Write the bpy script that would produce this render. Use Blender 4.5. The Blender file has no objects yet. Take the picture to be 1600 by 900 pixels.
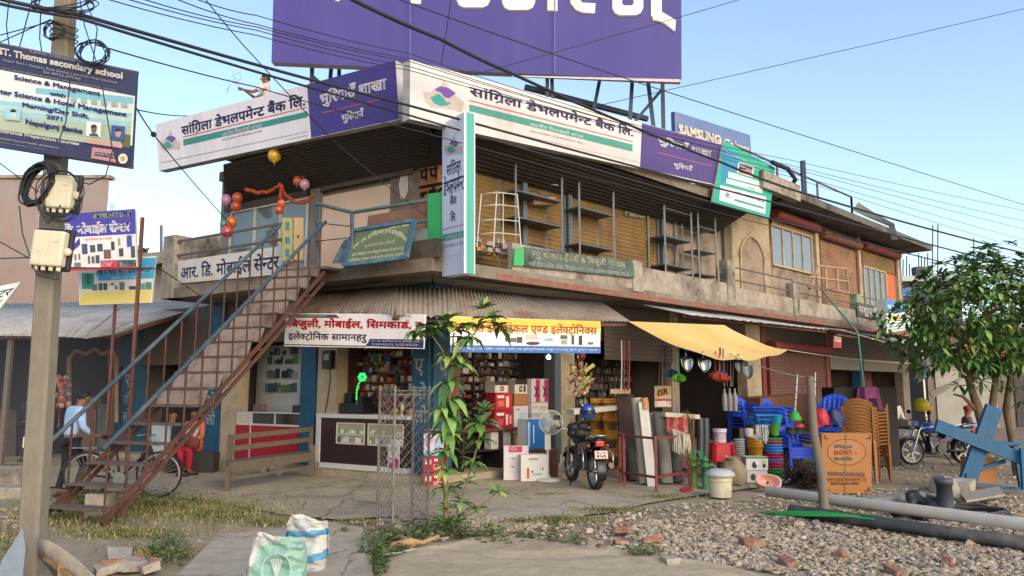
import bpy, bmesh, math, random
from mathutils import Vector as V, Matrix as MX
from math import sin, cos, pi, radians as rad
random.seed(7)
SC = bpy.context.scene
COL = SC.collection
# ---------------------------------------------------------------- camera, sky, sun, exposure
CH, CT, CF = 1.7, 7.5, 1200.0
cam = bpy.data.objects.new('camera', bpy.data.cameras.new('camera')); COL.objects.link(cam)
cam.location = (0, 0, CH); cam.rotation_euler = (rad(90 + CT), 0, 0)
cam.data.sensor_width = 36; cam.data.lens = 36 * CF / 1600; cam.data.clip_end = 3000; cam.data.clip_start = .05
SC.camera = cam
wd = bpy.data.worlds.new('World'); SC.world = wd; wd.use_nodes = True
wn = wd.node_tree; bg = wn.nodes['Background']
sky = wn.nodes.new('ShaderNodeTexSky'); sky.sky_type = 'NISHITA'; sky.sun_disc = False
SUN_EL, SUN_AZ = 27, 148            # azimuth from +Y (the view) towards +X; hazy sun, behind on the right
sky.sun_elevation = rad(SUN_EL); sky.sun_rotation = rad(SUN_AZ)
sky.air_density = 1.0; sky.dust_density = 2.2; sky.ozone_density = 1.0
wn.links.new(sky.outputs[0], bg.inputs[0]); bg.inputs[1].default_value = .15
sl = bpy.data.lights.new('sun', 'SUN'); sl.energy = .4; sl.angle = rad(70); sl.color = (1, .95, .89)
so = bpy.data.objects.new('sun', sl); COL.objects.link(so)
so.rotation_euler = V((sin(rad(SUN_AZ)) * cos(rad(SUN_EL)), cos(rad(SUN_AZ)) * cos(rad(SUN_EL)), sin(rad(SUN_EL)))).to_track_quat('Z', 'Y').to_euler()
SC.view_settings.view_transform = 'Standard'; SC.view_settings.look = 'None'
SC.view_settings.gamma = 1; SC.view_settings.use_curve_mapping = False
SC.view_settings.exposure = 1.18
SC.cycles.use_denoising = True; SC.cycles.max_bounces = 6; SC.cycles.diffuse_bounces = 3
# ---------------------------------------------------------------- where things stand: site plan read off the photograph
def ray(x, y):
    u, v = (x - 800) / CF, (450 - y) / CF
    s, c = sin(rad(CT)), cos(rad(CT))
    return V((u, c - v * s, s + v * c))
def hit(x, y, p, n):
    d = ray(x, y); o = V((0, 0, CH)); n = V(n)
    return o + d * ((V(p) - o).dot(n) / d.dot(n))
def at(x, y, Y): return hit(x, y, (0, Y, 0), (0, 1, 0))
def gd(x, y, z=0): return hit(x, y, (0, 0, z), (0, 0, 1))
CR = V((-1.55, 14.7, 0)); Q = math.sqrt(.5)
DR, NR = V((Q, Q, 0)), V((Q, -Q, 0))
LA = rad(33); DL, NL = V((-cos(LA), sin(LA), 0)), V((-sin(LA), -cos(LA), 0))      # the two street fronts meet at an open angle
def onR(x, y, o=0): return hit(x, y, CR + NR * o, NR)
def onL(x, y, o=0): return hit(x, y, CR + NL * o, NL)
def PR(s, o, z): return CR + DR * s + NR * o + V((0, 0, z))
def PL(s, o, z): return CR + DL * s + NL * o + V((0, 0, z))
Z3 = V((0, 0, 1))
# ---------------------------------------------------------------- materials
def hx(h):
    r = []
    for i in (0, 2, 4):
        c = int(h[i:i + 2], 16) / 255
        r.append(c / 12.92 if c <= .04045 else ((c + .055) / 1.055) ** 2.4)
    return r
MATS = {}
def mat(name, col, rough=.75, n=.15, sc=6, metal=0, stain=None, ss=1.2, sa=.5, bump=0, bs=40, isl=None, emit=0, spec=.3, alpha=None, stretch=None, trans=0, crack=0):
    """procedural material: base colour broken by fine noise, an optional broad stain, an optional tint per loose piece"""
    if name in MATS: return MATS[name]
    if isinstance(col, str): col = hx(col)
    m = bpy.data.materials.new(name); m.use_nodes = True; nt = m.node_tree; N, L = nt.nodes, nt.links
    b = N['Principled BSDF']; b.inputs['Roughness'].default_value = rough; b.inputs['Metallic'].default_value = metal
    b.inputs['Specular IOR Level'].default_value = spec
    if trans: b.inputs['Transmission Weight'].default_value = trans
    tc = N.new('ShaderNodeTexCoord'); vec = tc.outputs['Object']
    if stretch:
        mp = N.new('ShaderNodeMapping'); mp.inputs['Scale'].default_value = stretch; L.new(vec, mp.inputs[0]); vec = mp.outputs[0]
    def noise(s, d=4, r=.6):
        t = N.new('ShaderNodeTexNoise'); t.inputs['Scale'].default_value = s; t.inputs['Detail'].default_value = d
        t.inputs['Roughness'].default_value = r; L.new(vec, t.inputs['Vector']); return t
    def mix(fac, a, bb, typ='MIX'):
        x = N.new('ShaderNodeMix'); x.data_type = 'RGBA'; x.blend_type = typ
        for s, val in ((x.inputs[0], fac), (x.inputs[6], a), (x.inputs[7], bb)):
            if hasattr(val, 'is_linked'): L.new(val, s)
            else: s.default_value = val if not isinstance(val, (tuple, list)) else (*val[:3], 1)
        return x.outputs[2]
    c4 = tuple(col[:3])
    cur = c4
    if isl:
        g = N.new('ShaderNodeNewGeometry'); rp = N.new('ShaderNodeValToRGB'); rp.color_ramp.interpolation = 'CONSTANT'
        L.new(g.outputs['Random Per Island'], rp.inputs[0]); e = rp.color_ramp.elements
        cs = [hx(k) if isinstance(k, str) else k for k in isl]
        e[0].color = (*cs[0], 1); e[0].position = 0
        e[1].color = (*cs[-1], 1); e[1].position = (len(cs) - 1) / len(cs)
        for i in range(1, len(cs) - 1):
            q = e.new(i / len(cs)); q.color = (*cs[i], 1)
        cur = rp.outputs[0]
    if n:
        t = noise(sc); rp = N.new('ShaderNodeMapRange'); rp.inputs[1].default_value = .3; rp.inputs[2].default_value = .7
        rp.inputs[3].default_value = 1 - n; rp.inputs[4].default_value = 1 + n; L.new(t.outputs[0], rp.inputs[0])
        cb = N.new('ShaderNodeCombineColor'); [L.new(rp.outputs[0], cb.inputs[i]) for i in range(3)]
        cur = mix(1.0, cur, cb.outputs[0], 'MULTIPLY')
    if stain:
        st = hx(stain) if isinstance(stain, str) else stain
        t = noise(ss, 6, .7); rp = N.new('ShaderNodeMapRange'); rp.inputs[1].default_value = .48; rp.inputs[2].default_value = .66
        rp.inputs[3].default_value = 0; rp.inputs[4].default_value = sa; L.new(t.outputs[0], rp.inputs[0])
        cur = mix(rp.outputs[0], cur, st)
    if crack:
        vo = N.new('ShaderNodeTexVoronoi'); vo.feature = 'DISTANCE_TO_EDGE'; vo.inputs['Scale'].default_value = crack
        wn_ = noise(2.2, 3); va = N.new('ShaderNodeVectorMath'); va.operation = 'MULTIPLY_ADD'; va.inputs[1].default_value = (.5, .5, 0); L.new(wn_.outputs['Color'], va.inputs[0]); L.new(vec, va.inputs[2]); L.new(va.outputs[0], vo.inputs['Vector'])
        rp = N.new('ShaderNodeMapRange'); rp.inputs[1].default_value = 0; rp.inputs[2].default_value = .012; rp.inputs[3].default_value = .75; rp.inputs[4].default_value = 0; L.new(vo.outputs['Distance'], rp.inputs[0])
        cur = mix(rp.outputs[0], cur, (.06, .05, .035))
    if hasattr(cur, 'is_linked'): L.new(cur, b.inputs['Base Color'])
    else: b.inputs['Base Color'].default_value = (*cur, 1)
    if bump:
        t = noise(bs, 5, .65); bp = N.new('ShaderNodeBump'); bp.inputs['Strength'].default_value = bump; bp.inputs['Distance'].default_value = .03
        L.new(t.outputs[0], bp.inputs['Height']); L.new(bp.outputs[0], b.inputs['Normal'])
    if emit:
        b.inputs['Emission Color'].default_value = (*c4, 1); b.inputs['Emission Strength'].default_value = emit
    if alpha is not None: b.inputs['Alpha'].default_value = alpha
    MATS[name] = m
    return m
def pm(h, rough=.5):        # printed or painted flat colour, a little uneven
    return mat('paint_' + h, h, rough, .07, 5, stain=[c * .55 + .03 for c in hx(h)], ss=1.3, sa=.45, bump=.15, bs=2.2, stretch=(1, 1, .3))
# ---------------------------------------------------------------- mesh builder
class MB:
    def __init__(s, M=None):
        s.v, s.f, s.m, s.s, s.M = [], [], [], [], M
    def add(s, vs, fs, mi=0, sm=False):
        k = len(s.v)
        s.v += [(s.M @ V(p)) if s.M else V(p) for p in vs]
        for f in fs:
            s.f.append([i + k for i in f]); s.m.append(mi); s.s.append(sm)
        return s
    def box(s, c, d, mi=0, rot=None, taper=1):
        x, y, z = d[0] / 2, d[1] / 2, d[2] / 2
        vs = [V((a * x * (taper if cc > 0 else 1), b * y * (taper if cc > 0 else 1), cc * z)) for cc in (-1, 1) for a, b in ((-1, -1), (1, -1), (1, 1), (-1, 1))]
        if rot is not None: vs = [rot @ p for p in vs]
        c = V(c)
        return s.add([p + c for p in vs], [(3, 2, 1, 0), (4, 5, 6, 7), (0, 1, 5, 4), (1, 2, 6, 5), (2, 3, 7, 6), (3, 0, 4, 7)], mi)
    def slab(s, tl, tr, br, bl, t, mi=0):
        tl, tr, br, bl = map(V, (tl, tr, br, bl)); n = (tr - tl).cross(tl - bl).normalized() * t
        vs = [tl, tr, br, bl, tl - n, tr - n, br - n, bl - n]
        return s.add(vs, [(3, 2, 1, 0), (4, 5, 6, 7), (0, 1, 5, 4), (1, 2, 6, 5), (2, 3, 7, 6), (3, 0, 4, 7)], mi)
    def quad(s, *p, mi=0): return s.add(p, [tuple(range(len(p)))], mi)
    def bar(s, a, b, w, h=None, mi=0, up=Z3):      # square bar a->b
        a, b = V(a), V(b); h = h or w; d = (b - a).normalized(); x = d.cross(up)
        if x.length < 1e-3: x = d.cross(V((0, 1, 0)))
        x.normalize(); y = x.cross(d) * (h / 2); x = x * (w / 2)
        vs = [p + q for p in (a, b) for q in (-x - y, x - y, x + y, -x + y)]
        return s.add(vs, [(3, 2, 1, 0), (4, 5, 6, 7), (0, 1, 5, 4), (1, 2, 6, 5), (2, 3, 7, 6), (3, 0, 4, 7)], mi)
    def tube(s, pts, r, n=8, mi=0, closed=False, cap=True):
        pts = [V(p) for p in pts]; k = len(pts); rr = r if hasattr(r, '__len__') else [r] * k
        prev = None; vs = []
        for i, p in enumerate(pts):
            a = pts[(i - 1) % k] if closed or i else p; b = pts[(i + 1) % k] if closed or i < k - 1 else p
            d = (b - a); d = d.normalized() if d.length > 1e-9 else V((0, 0, 1))
            if prev is None:
                prev = d.cross(Z3 if abs(d.z) < .9 else V((1, 0, 0)))
            x = (prev - d * prev.dot(d)).normalized(); prev = x; y = d.cross(x)
            vs += [p + (x * cos(2 * pi * j / n) + y * sin(2 * pi * j / n)) * rr[i] for j in range(n)]
        fs = []
        for i in range(k if closed else k - 1):
            a, b = i * n, ((i + 1) % k) * n
            fs += [(a + j, a + (j + 1) % n, b + (j + 1) % n, b + j) for j in range(n)]
        s.add(vs, fs, mi, n > 4)
        if cap and not closed:
            s.add(vs[:n], [tuple(range(n))[::-1]], mi); s.add(vs[-n:], [tuple(range(n))], mi)
        return s
    def cyl(s, a, b, r, r2=None, n=14, mi=0): return s.tube([a, b], [r, r if r2 is None else r2], n, mi)
    def lathe(s, prof, c=(0, 0, 0), n=18, mi=0, ax=None):
        c = V(c); vs = []; k = len(prof)
        for r, z in prof: vs += [V((r * cos(2 * pi * j / n), r * sin(2 * pi * j / n), z)) for j in range(n)]
        if ax is not None:
            q = V(ax).to_track_quat('Z', 'Y'); vs = [q @ p for p in vs]
        fs = [(i * n + j, i * n + (j + 1) % n, (i + 1) * n + (j + 1) % n, (i + 1) * n + j) for i in range(k - 1) for j in range(n)]
        vs = [p + c for p in vs]
        s.add(vs, fs, mi, True)
        if prof[0] == prof[-1]: return s
        if prof[0][0] > 1e-4: s.add(vs[:n], [tuple(range(n))[::-1]], mi)
        if prof[-1][0] > 1e-4: s.add(vs[-n:], [tuple(range(n))], mi)
        return s
    def prism(s, pts, o, x, y, t, mi=0):           # outline pts (2-D) on plane o + x*u + y*v, thickness t backwards
        o, x, y = V(o), V(x), V(y); n = x.cross(y).normalized() * t; k = len(pts)
        a = [o + x * p[0] + y * p[1] for p in pts]; b = [p - n for p in a]
        return s.add(a + b, [tuple(range(k)), tuple(range(2 * k - 1, k - 1, -1))] + [(i, k + i, k + (i + 1) % k, (i + 1) % k) for i in range(k)], mi)
    def ball(s, c, r, n=10, mi=0, sq=(1, 1, 1)):
        c = V(c); pr = [(sin(pi * i / (n // 2 + 1)), -cos(pi * i / (n // 2 + 1))) for i in range(n // 2 + 2)]
        vs, k = [], len(pr)
        for q, z in pr: vs += [c + V((r * sq[0] * q * cos(2 * pi * j / n), r * sq[1] * q * sin(2 * pi * j / n), r * sq[2] * z)) for j in range(n)]
        return s.add(vs, [(i * n + j, i * n + (j + 1) % n, (i + 1) * n + (j + 1) % n, (i + 1) * n + j) for i in range(k - 1) for j in range(n)], mi, True)
    def corr(s, a, b, c, d, wl=.076, amp=.012, mi=0, t=0, jit=0, seg=1):   # corrugated sheet; waves run across a->b, a,b one edge, d,c the other
        a, b, c, d = map(V, (a, b, c, d)); L = max((b - a).length, (c - d).length); k = max(4, int(L / wl)) * 4
        nn = (b - a).cross(d - a).normalized(); vs = []
        for i in range(k + 1):
            u = i / k; off = nn * (amp * sin(i * pi / 2))
            for j in range(seg + 1):
                w = j / seg; p = (a.lerp(b, u)).lerp(d.lerp(c, u), w)
                vs.append(p + off + (d - a).normalized() * (jit * sin(i * 12.9898 // 8 * 3.1) if j == seg else 0))
        q = seg + 1
        return s.add(vs, [(i * q + j, i * q + j + 1, (i + 1) * q + j + 1, (i + 1) * q + j) for i in range(k) for j in range(seg)], mi, True)
    def ob(s, name, mats, parent=None, bev=0, loc=None, kind=None, subd=0):
        off = V((0, 0, 0))
        if parent is not None and loc is None:
            p = parent
            while p is not None: off += p.location; p = p.parent
            if any(q for q in [parent.get('_local')]): off = V((0, 0, 0))
        if loc is not None: off = V(loc)
        me = bpy.data.meshes.new(name); me.from_pydata([tuple(p - off) for p in s.v], [], s.f)
        if not isinstance(mats, (list, tuple)): mats = [mats]
        for m in mats: me.materials.append(m)
        me.polygons.foreach_set('material_index', s.m); me.polygons.foreach_set('use_smooth', s.s)
        me.update()
        o = bpy.data.objects.new(name, me); COL.objects.link(o)
        if parent is not None:
            o.parent = parent
            if parent.get('_local'): o['_local'] = 1
        elif loc is not None: o.location = loc
        if bev:
            md = o.modifiers.new('bevel', 'BEVEL'); md.width = bev; md.segments = 2; md.limit_method = 'ANGLE'; md.angle_limit = rad(40)
        if subd:
            md = o.modifiers.new('subdivision', 'SUBSURF'); md.levels = md.render_levels = subd
        if kind: o['kind'] = kind
        return o
def tag(o, label, cat, group=None, kind=None):
    o['label'] = label; o['category'] = cat
    if group: o['group'] = group
    if kind: o['kind'] = kind
    return o
def thing(name, label, cat, loc=(0, 0, 0), rz=0, group=None, local=False):
    o = bpy.data.objects.new(name, None); COL.objects.link(o); o.location = loc; o.rotation_euler = (0, 0, rz); o.empty_display_size = .1
    if local: o['_local'] = 1        # parts are given in the thing's own axes
    return tag(o, label, cat, group)
def dup(o, loc=None, rz=None, label=None, parent=None, scale=None, name=None):
    c = o.copy(); COL.objects.link(c)
    if parent is not None: c.parent = parent
    if loc is not None: c.location = loc
    if rz is not None: c.rotation_euler = (0, 0, rz)
    if scale is not None: c.scale = (scale,) * 3 if not hasattr(scale, '__len__') else scale
    if label: c['label'] = label
    for ch in o.children: dup(ch, parent=c)
    return c
def face(d):  # rotation about Z that turns local -Y to direction d
    return math.atan2(d[0], -d[1])
# ---------------------------------------------------------------- lettering (glyph outlines shaped by hand into conjuncts)
GC = {}
def _raw(t, bold):
    c = bpy.data.curves.new('glyph', 'FONT'); c.body = t; c.resolution_u = 2; c.offset = bold
    o = bpy.data.objects.new('glyph', c); COL.objects.link(o)
    dg = bpy.context.evaluated_depsgraph_get(); me = bpy.data.meshes.new_from_object(o.evaluated_get(dg))
    vs = [(v.co.x, v.co.y) for v in me.vertices]; fs = [tuple(p.vertices) for p in me.polygons]
    bpy.data.objects.remove(o); bpy.data.curves.remove(c); bpy.data.meshes.remove(me)
    return vs, fs
def glyph(ch, bold=0, half=False):
    k = (ch, bold, half)
    if k in GC: return GC[k]
    if half:
        vs, fs, ad = glyph(ch, bold); cut = ad - .2 if ch not in 'कफ' else ad * .72
        bm = bmesh.new(); bv = [bm.verts.new((*p, 0)) for p in vs]
        for f in fs:
            try: bm.faces.new([bv[i] for i in f])
            except ValueError: pass
        bmesh.ops.bisect_plane(bm, geom=bm.verts[:] + bm.edges[:] + bm.faces[:], plane_co=(cut, 0, 0), plane_no=(1, 0, 0), clear_outer=True)
        bm.verts.index_update()
        r = ([(v.co.x, v.co.y) for v in bm.verts], [tuple(v.index for v in f.verts) for f in bm.faces], cut); bm.free()
    else:
        v0, f0 = ([], []) if ch == ' ' else _raw(ch, 0)
        if '|' not in GC: GC['|'] = 1; GC['bw'] = max(p[0] for p in _raw('|', 0)[0])
        ad = max(p[0] for p in _raw(ch + '|', 0)[0]) - GC['bw']; vs, fs = [], []
        for dx, dy in ([(-bold, -bold), (bold, -bold), (bold, bold), (-bold, bold)] if bold else [(0, 0)]):      # a heavier hand: the glyph drawn again a little aside
            k0 = len(vs); vs += [(p[0] + dx, p[1] + dy) for p in v0]; fs += [tuple(i + k0 for i in f) for f in f0]
        r = (vs, fs, ad)
    if ch == 'ि': r = (r[0], r[1], .259)
    GC[k] = r
    return r
def line(t, bold=0):
    """returns verts, faces of one line of writing"""
    out, fs, x, i = [], [], 0.0, 0
    if any('\u0900' <= c <= '\u097f' for c in t): bold *= 1.35
    def put(g, dx=0, dy=0, z=0):
        k = len(out); out.extend((p[0] + x + dx, p[1] + dy, z) for p in g[0]); fs.extend(tuple(j + k for j in f) for f in g[1])
    def stroke(pts, w=.055):
        k = len(out)
        for a, b in zip(pts, pts[1:]):
            d = V((b[0] - a[0], b[1] - a[1])); n = V((-d.y, d.x)).normalized() * w / 2; k = len(out)
            out.extend([(x + a[0] - n.x, a[1] - n.y, 1), (x + a[0] + n.x, a[1] + n.y, 1), (x + b[0] + n.x, b[1] + n.y, 1), (x + b[0] - n.x, b[1] - n.y, 1)]); fs.append((k, k + 1, k + 2, k + 3)[::-1])
    n = len(t); par = 0
    while i < n:
        c = t[i]
        if not ('\u0900' <= c <= '\u097f'):
            g = glyph(c, bold); put(g); x += g[2]; i += 1; continue
        cl = [c]; i += 1; reph = rakar = False; marks = []
        if '\u0915' <= c <= '\u0939':
            while i + 1 < n and t[i] == '\u094d' and '\u0915' <= t[i + 1] <= '\u0939':
                cl.append(t[i + 1]); i += 2
            if len(cl) > 1 and cl[0] == 'र': reph = True; cl = cl[1:]
            if len(cl) > 1 and cl[-1] == 'र': rakar = True; cl = cl[:-1]
            while i < n and ('\u093e' <= t[i] <= '\u094c' or '\u0900' <= t[i] <= '\u0903'):
                marks.append(t[i]); i += 1
            if 'ि' in marks:
                g = glyph('ि', bold); put(g, z=par); x += g[2]; par ^= 1; marks.remove('ि')
        for j, h in enumerate(cl):
            g = glyph(h, bold, j < len(cl) - 1); put(g, z=par); par ^= 1; x += g[2]
        if rakar:
            if cl[-1] in 'टडठ': stroke([(-g[2] * .72, -.2), (-g[2] * .48, -.06), (-g[2] * .24, -.2)], .06)
            else: stroke([(-.44, -.1), (-.1, .22)], .1)
        for mk in marks:
            g2 = glyph(mk, bold); put(g2, z=par); par ^= 1; x += g2[2]
        if reph: stroke([(-.14, .64), (-.2, .76), (-.1, .84), (0, .78)], .055)
    return out, fs
class Sign:
    """a board given by its four corners; u runs left to right, v top to bottom"""
    def __init__(s, name, label, cat, tl, tr, br, bl, face_m, t=.04, group=None, side=None, part='board', thing_=None):
        s.c = [V(p) for p in (tl, tr, br, bl)]; base = (s.c[2] + s.c[3]) / 2
        s.o = thing_ or thing(name, label, cat, base, 0, group)
        s.n = (s.c[1] - s.c[0]).cross(s.c[0] - s.c[3]).normalized()
        b = MB(); b.slab(*s.c, t, 1 if side else 0); b.m[0] = 0
        s.board = b.ob(part, [face_m] + ([side] if side else []), s.o)
        s.art, s.let, s.am, s.lm, s.k = MB(), MB(), [], [], 0
    def P(s, u, v, o=0):
        a = s.c[0].lerp(s.c[1], u); b = s.c[3].lerp(s.c[2], u)
        return a.lerp(b, v) + s.n * o
    def uv(s, x, y):
        p = hit(x, y, s.c[3], s.n); u = v = .5
        for _ in range(6):
            q = s.P(u, v); du = (s.P(u + .01, v) - q) * 100; dv = (s.P(u, v + .01) - q) * 100; r = p - q
            a, b, c = du.dot(du), du.dot(dv), dv.dot(dv); e, f = r.dot(du), r.dot(dv); D = a * c - b * b
            u += (e * c - f * b) / D; v += (a * f - b * e) / D
        return u, v
    def pp(s, pts, m): return s.poly([s.uv(*p) for p in pts], m)
    def tx(s, t, x0, y0, x1, y1, m, bold=0, **k): return s.text(t, *s.uv(x0, y0), *s.uv(x1, y1), m, bold, **k)
    def _i(s, l, m):
        if m not in l: l.append(m)
        return l.index(m)
    def poly(s, pts, m):
        s.k += 1; s.art.add([s.P(u, v, .002 + s.k * .0008) for u, v in pts], [tuple(range(len(pts)))[::-1]], s._i(s.am, m)); return s
    def rect(s, u0, v0, u1, v1, m): return s.poly([(u0, v0), (u1, v0), (u1, v1), (u0, v1)], m)
    def disc(s, u, v, ru, rv, m, n=16): return s.poly([(u + ru * cos(2 * pi * i / n), v + rv * sin(2 * pi * i / n)) for i in range(n)], m)
    def text(s, t, u0, v0, u1, v1, m, bold=.0, arc=0, slant=0, off=.0):
        vs, fs = line(t, bold)
        if not vs: return s
        xs, ys = [p[0] for p in vs], [p[1] for p in vs]; a, b, c, d = min(xs), max(xs), min(ys), max(ys)
        r = []
        for x, y, z in vs:
            fu = (x - a) / (b - a); fv = (d - y) / (d - c)
            r.append(s.P(u0 + (u1 - u0) * fu, v0 + (v1 - v0) * fv + slant * fu - arc * 4 * fu * (1 - fu), .003 + off + s.k * .0008 + z * .0007))
        s.let.add(r, fs, s._i(s.lm, m)); return s
    def done(s, bev=0):
        if s.art.f: s.art.ob('artwork', s.am, s.o)
        if s.let.f: s.let.ob('lettering', s.lm, s.o)
        if bev:
            md = s.board.modifiers.new('bevel', 'BEVEL'); md.width = bev; md.segments = 2
        return s.o
# ================================================================ ground
M_dirt = mat('dirt', '8f8069', .95, .22, 3, stain='6f6552', ss=.5, sa=.6, bump=.5, bs=14)
M_sand = mat('sand', 'a3937b', .97, .16, 5, stain='8a7b64', ss=.9, sa=.5, bump=.6, bs=9)
M_conc = mat('concrete', '988b75', .9, .16, 5, stain='6e6450', ss=.7, sa=.8, bump=.3, bs=30, crack=.45)
M_slab = mat('pale_concrete', '9c917f', .9, .12, 6, stain='77705f', ss=1.1, sa=.7, bump=.3, bs=30, crack=.8)
M_road = mat('road_dust', '7d7263', .95, .2, 2, stain='5c5448', ss=.3, sa=.5)
def sheet(name, px, m, z=0, bulge=0, cuts=0):
    pts = [gd(x, y, z) for x, y in px]; bm = bmesh.new()
    f = bm.faces.new([bm.verts.new(p) for p in pts])
    if cuts:
        bmesh.ops.triangulate(bm, faces=[f]); bmesh.ops.subdivide_edges(bm, edges=bm.edges[:], cuts=cuts, use_grid_fill=True)
        rnd = random.Random(3)
        for v in bm.verts:
            if not v.is_boundary: v.co.z += bulge * rnd.random()
    me = bpy.data.meshes.new(name); bm.normal_update(); bm.to_mesh(me); bm.free(); me.materials.append(m)
    for p in me.polygons: p.use_smooth = True
    o = bpy.data.objects.new(name, me); COL.objects.link(o); o['kind'] = 'structure'; return o
b = MB(); b.quad((-900, -60, -.03), (900, -60, -.03), (900, 1500, -.03), (-900, 1500, -.03)); b.ob('ground', M_dirt, kind='structure')
sheet('sandy_path', [(560, 1100), (585, 880), (640, 852), (800, 838), (960, 856), (1130, 880), (1290, 930), (1500, 1100)], M_sand, -.012, .05, 7)
sheet('concrete_apron', [(-60, 712), (230, 706), (345, 700), (700, 705), (1000, 712), (1420, 716), (1330, 742), (1180, 762), (1075, 776), (1012, 786), (960, 799), (880, 809), (793, 822), (740, 820), (620, 806), (530, 812), (440, 803), (330, 782), (240, 772), (100, 762), (-60, 752)], M_conc, 0)
sheet('concrete_path', [(765, 800), (844, 778), (878, 781), (950, 796), (880, 804), (793, 817), (755, 817)], M_slab, .004)
sheet('concrete_path', [(882, 780), (922, 770), (1008, 783), (958, 795)], M_slab, .004)
b = MB()
fs_ = [gd(x, y, .03) for x, y in [(340, 836), (520, 816), (566, 824), (580, 870), (590, 960), (600, 1050), (120, 1050)]]
k = len(fs_); b.add(fs_ + [p - V((0, 0, .09)) for p in fs_], [tuple(range(k))[::-1]] + [(i, (i + 1) % k, k + (i + 1) % k, k + i) for i in range(k)]); b.ob('pavement', M_slab, kind='structure')
sheet('road', [(1395, 716), (1700, 700), (1900, 660), (1700, 640), (1500, 655), (1440, 690)], M_road, -.012)
# gravel: broken stone and brick, one mass
def stones(name, n, polys, r0, r1, cols, seed, z0=-.01, bias=1.0):
    rnd = random.Random(seed); b = MB(); bb = [(min(p[0] for p in q), max(p[0] for p in q), min(p[1] for p in q), max(p[1] for p in q)) for q in polys]
    def inside(p, q):
        c = False; j = len(q) - 1
        for i in range(len(q)):
            if (q[i][1] > p[1]) != (q[j][1] > p[1]) and p[0] < (q[j][0] - q[i][0]) * (p[1] - q[i][1]) / (q[j][1] - q[i][1]) + q[i][0]: c = not c
            j = i
        return c
    G = [[tuple(gd(x, y)[:2]) for x, y in q] for q in polys]
    t = 0
    while t < n:
        q = rnd.choice(G); x0, x1 = min(p[0] for p in q), max(p[0] for p in q); y0, y1 = min(p[1] for p in q), max(p[1] for p in q)
        p = (rnd.uniform(x0, x1), rnd.uniform(y0, y1))
        if not inside(p, q): continue
        t += 1; r = r0 + (r1 - r0) * rnd.random() ** 2.5; a = rnd.random() * 6.3
        sx, sy, sz = r * rnd.uniform(.7, 1.5), r * rnd.uniform(.6, 1.1), r * rnd.uniform(.16, .5)
        vs = []
        for zz, m in ((-1, .75), (.15, 1), (1, .55)):
            for i in range(5):
                th = a + i * 2 * pi / 5 + rnd.uniform(-.35, .35); k = m * rnd.uniform(.75, 1.15)
                vs.append((p[0] + cos(th) * sx * k * cos(a) - sin(th) * sy * k * sin(a), p[1] + cos(th) * sx * k * sin(a) + sin(th) * sy * k * cos(a), z0 + sz * (zz + .5) * rnd.uniform(.75, 1.2)))
        fs = [(i, (i + 1) % 5, 5 + (i + 1) % 5, 5 + i) for i in range(5)] + [(5 + i, 5 + (i + 1) % 5, 10 + (i + 1) % 5, 10 + i) for i in range(5)] + [(10, 11, 12, 13, 14)]
        b.add(vs, fs, 0)
    o = b.ob(name, mat(name + '_stone', '8a7d6d', .9, .18, 30, isl=cols, bump=.3, bs=80)); return o
gcol = ['a39481', '94856f', '857663', 'ab9c86', '99896f', '8b7b66', 'a3927a', '7d6d5a', 'a89780', '968470', 'a09080', '93806f', '8a7f72', '8a7963', 'a59480', 'b5a792', '9c8b78', 'a39a8c', '8c8680']
g = stones('gravel', 27000, [[(800, 830), (1000, 792), (1250, 772), (1420, 760), (1640, 790), (1640, 960), (1330, 920), (1150, 880), (960, 856)], [(960, 856), (1150, 880), (1330, 920), (1640, 960), (1640, 820), (1200, 800), (1000, 815)], [(640, 822), (700, 806), (860, 812), (800, 840)], [(1000, 815), (1640, 850), (1640, 960), (1000, 860)]], .004, .045, gcol, 5, -.012)
g3 = stones('loose_stones', 150, [[(800, 830), (1000, 800), (1640, 800), (1640, 960), (1330, 920), (1150, 880), (960, 856)]], .03, .085, gcol, 78, -.004); tag(g3, 'larger flat stones lying loose on top of the gravel', 'stones', kind='stuff'); g2 = stones('rubble', 1500, [[(1330, 745), (1420, 718), (1640, 730), (1640, 790), (1420, 765)], [(1150, 775), (1400, 765), (1640, 790), (1640, 800), (1250, 785)]], .006, .05, gcol, 77, -.012); tag(g2, 'sparse stones and scraps on the dusty ground before the parked blue motorcycle', 'rubble', kind='stuff')
tag(g, 'grey and pinkish broken stone spread over the yard in front of the hardware shop', 'gravel', kind='stuff')
g = stones('rubble', 420, [[(535, 812), (610, 806), (700, 812), (760, 812), (690, 845), (600, 836)], [(0, 790), (90, 790), (60, 840), (0, 860)], [(800, 830), (960, 856), (860, 850)]], .012, .06, ['a58d77', '9a8d7c', 'b59a84', '8d7f70', 'a8998a'], 9)
tag(g, 'pale crushed brick and stone chips scattered round the wire tree guard', 'rubble', kind='stuff')
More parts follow.
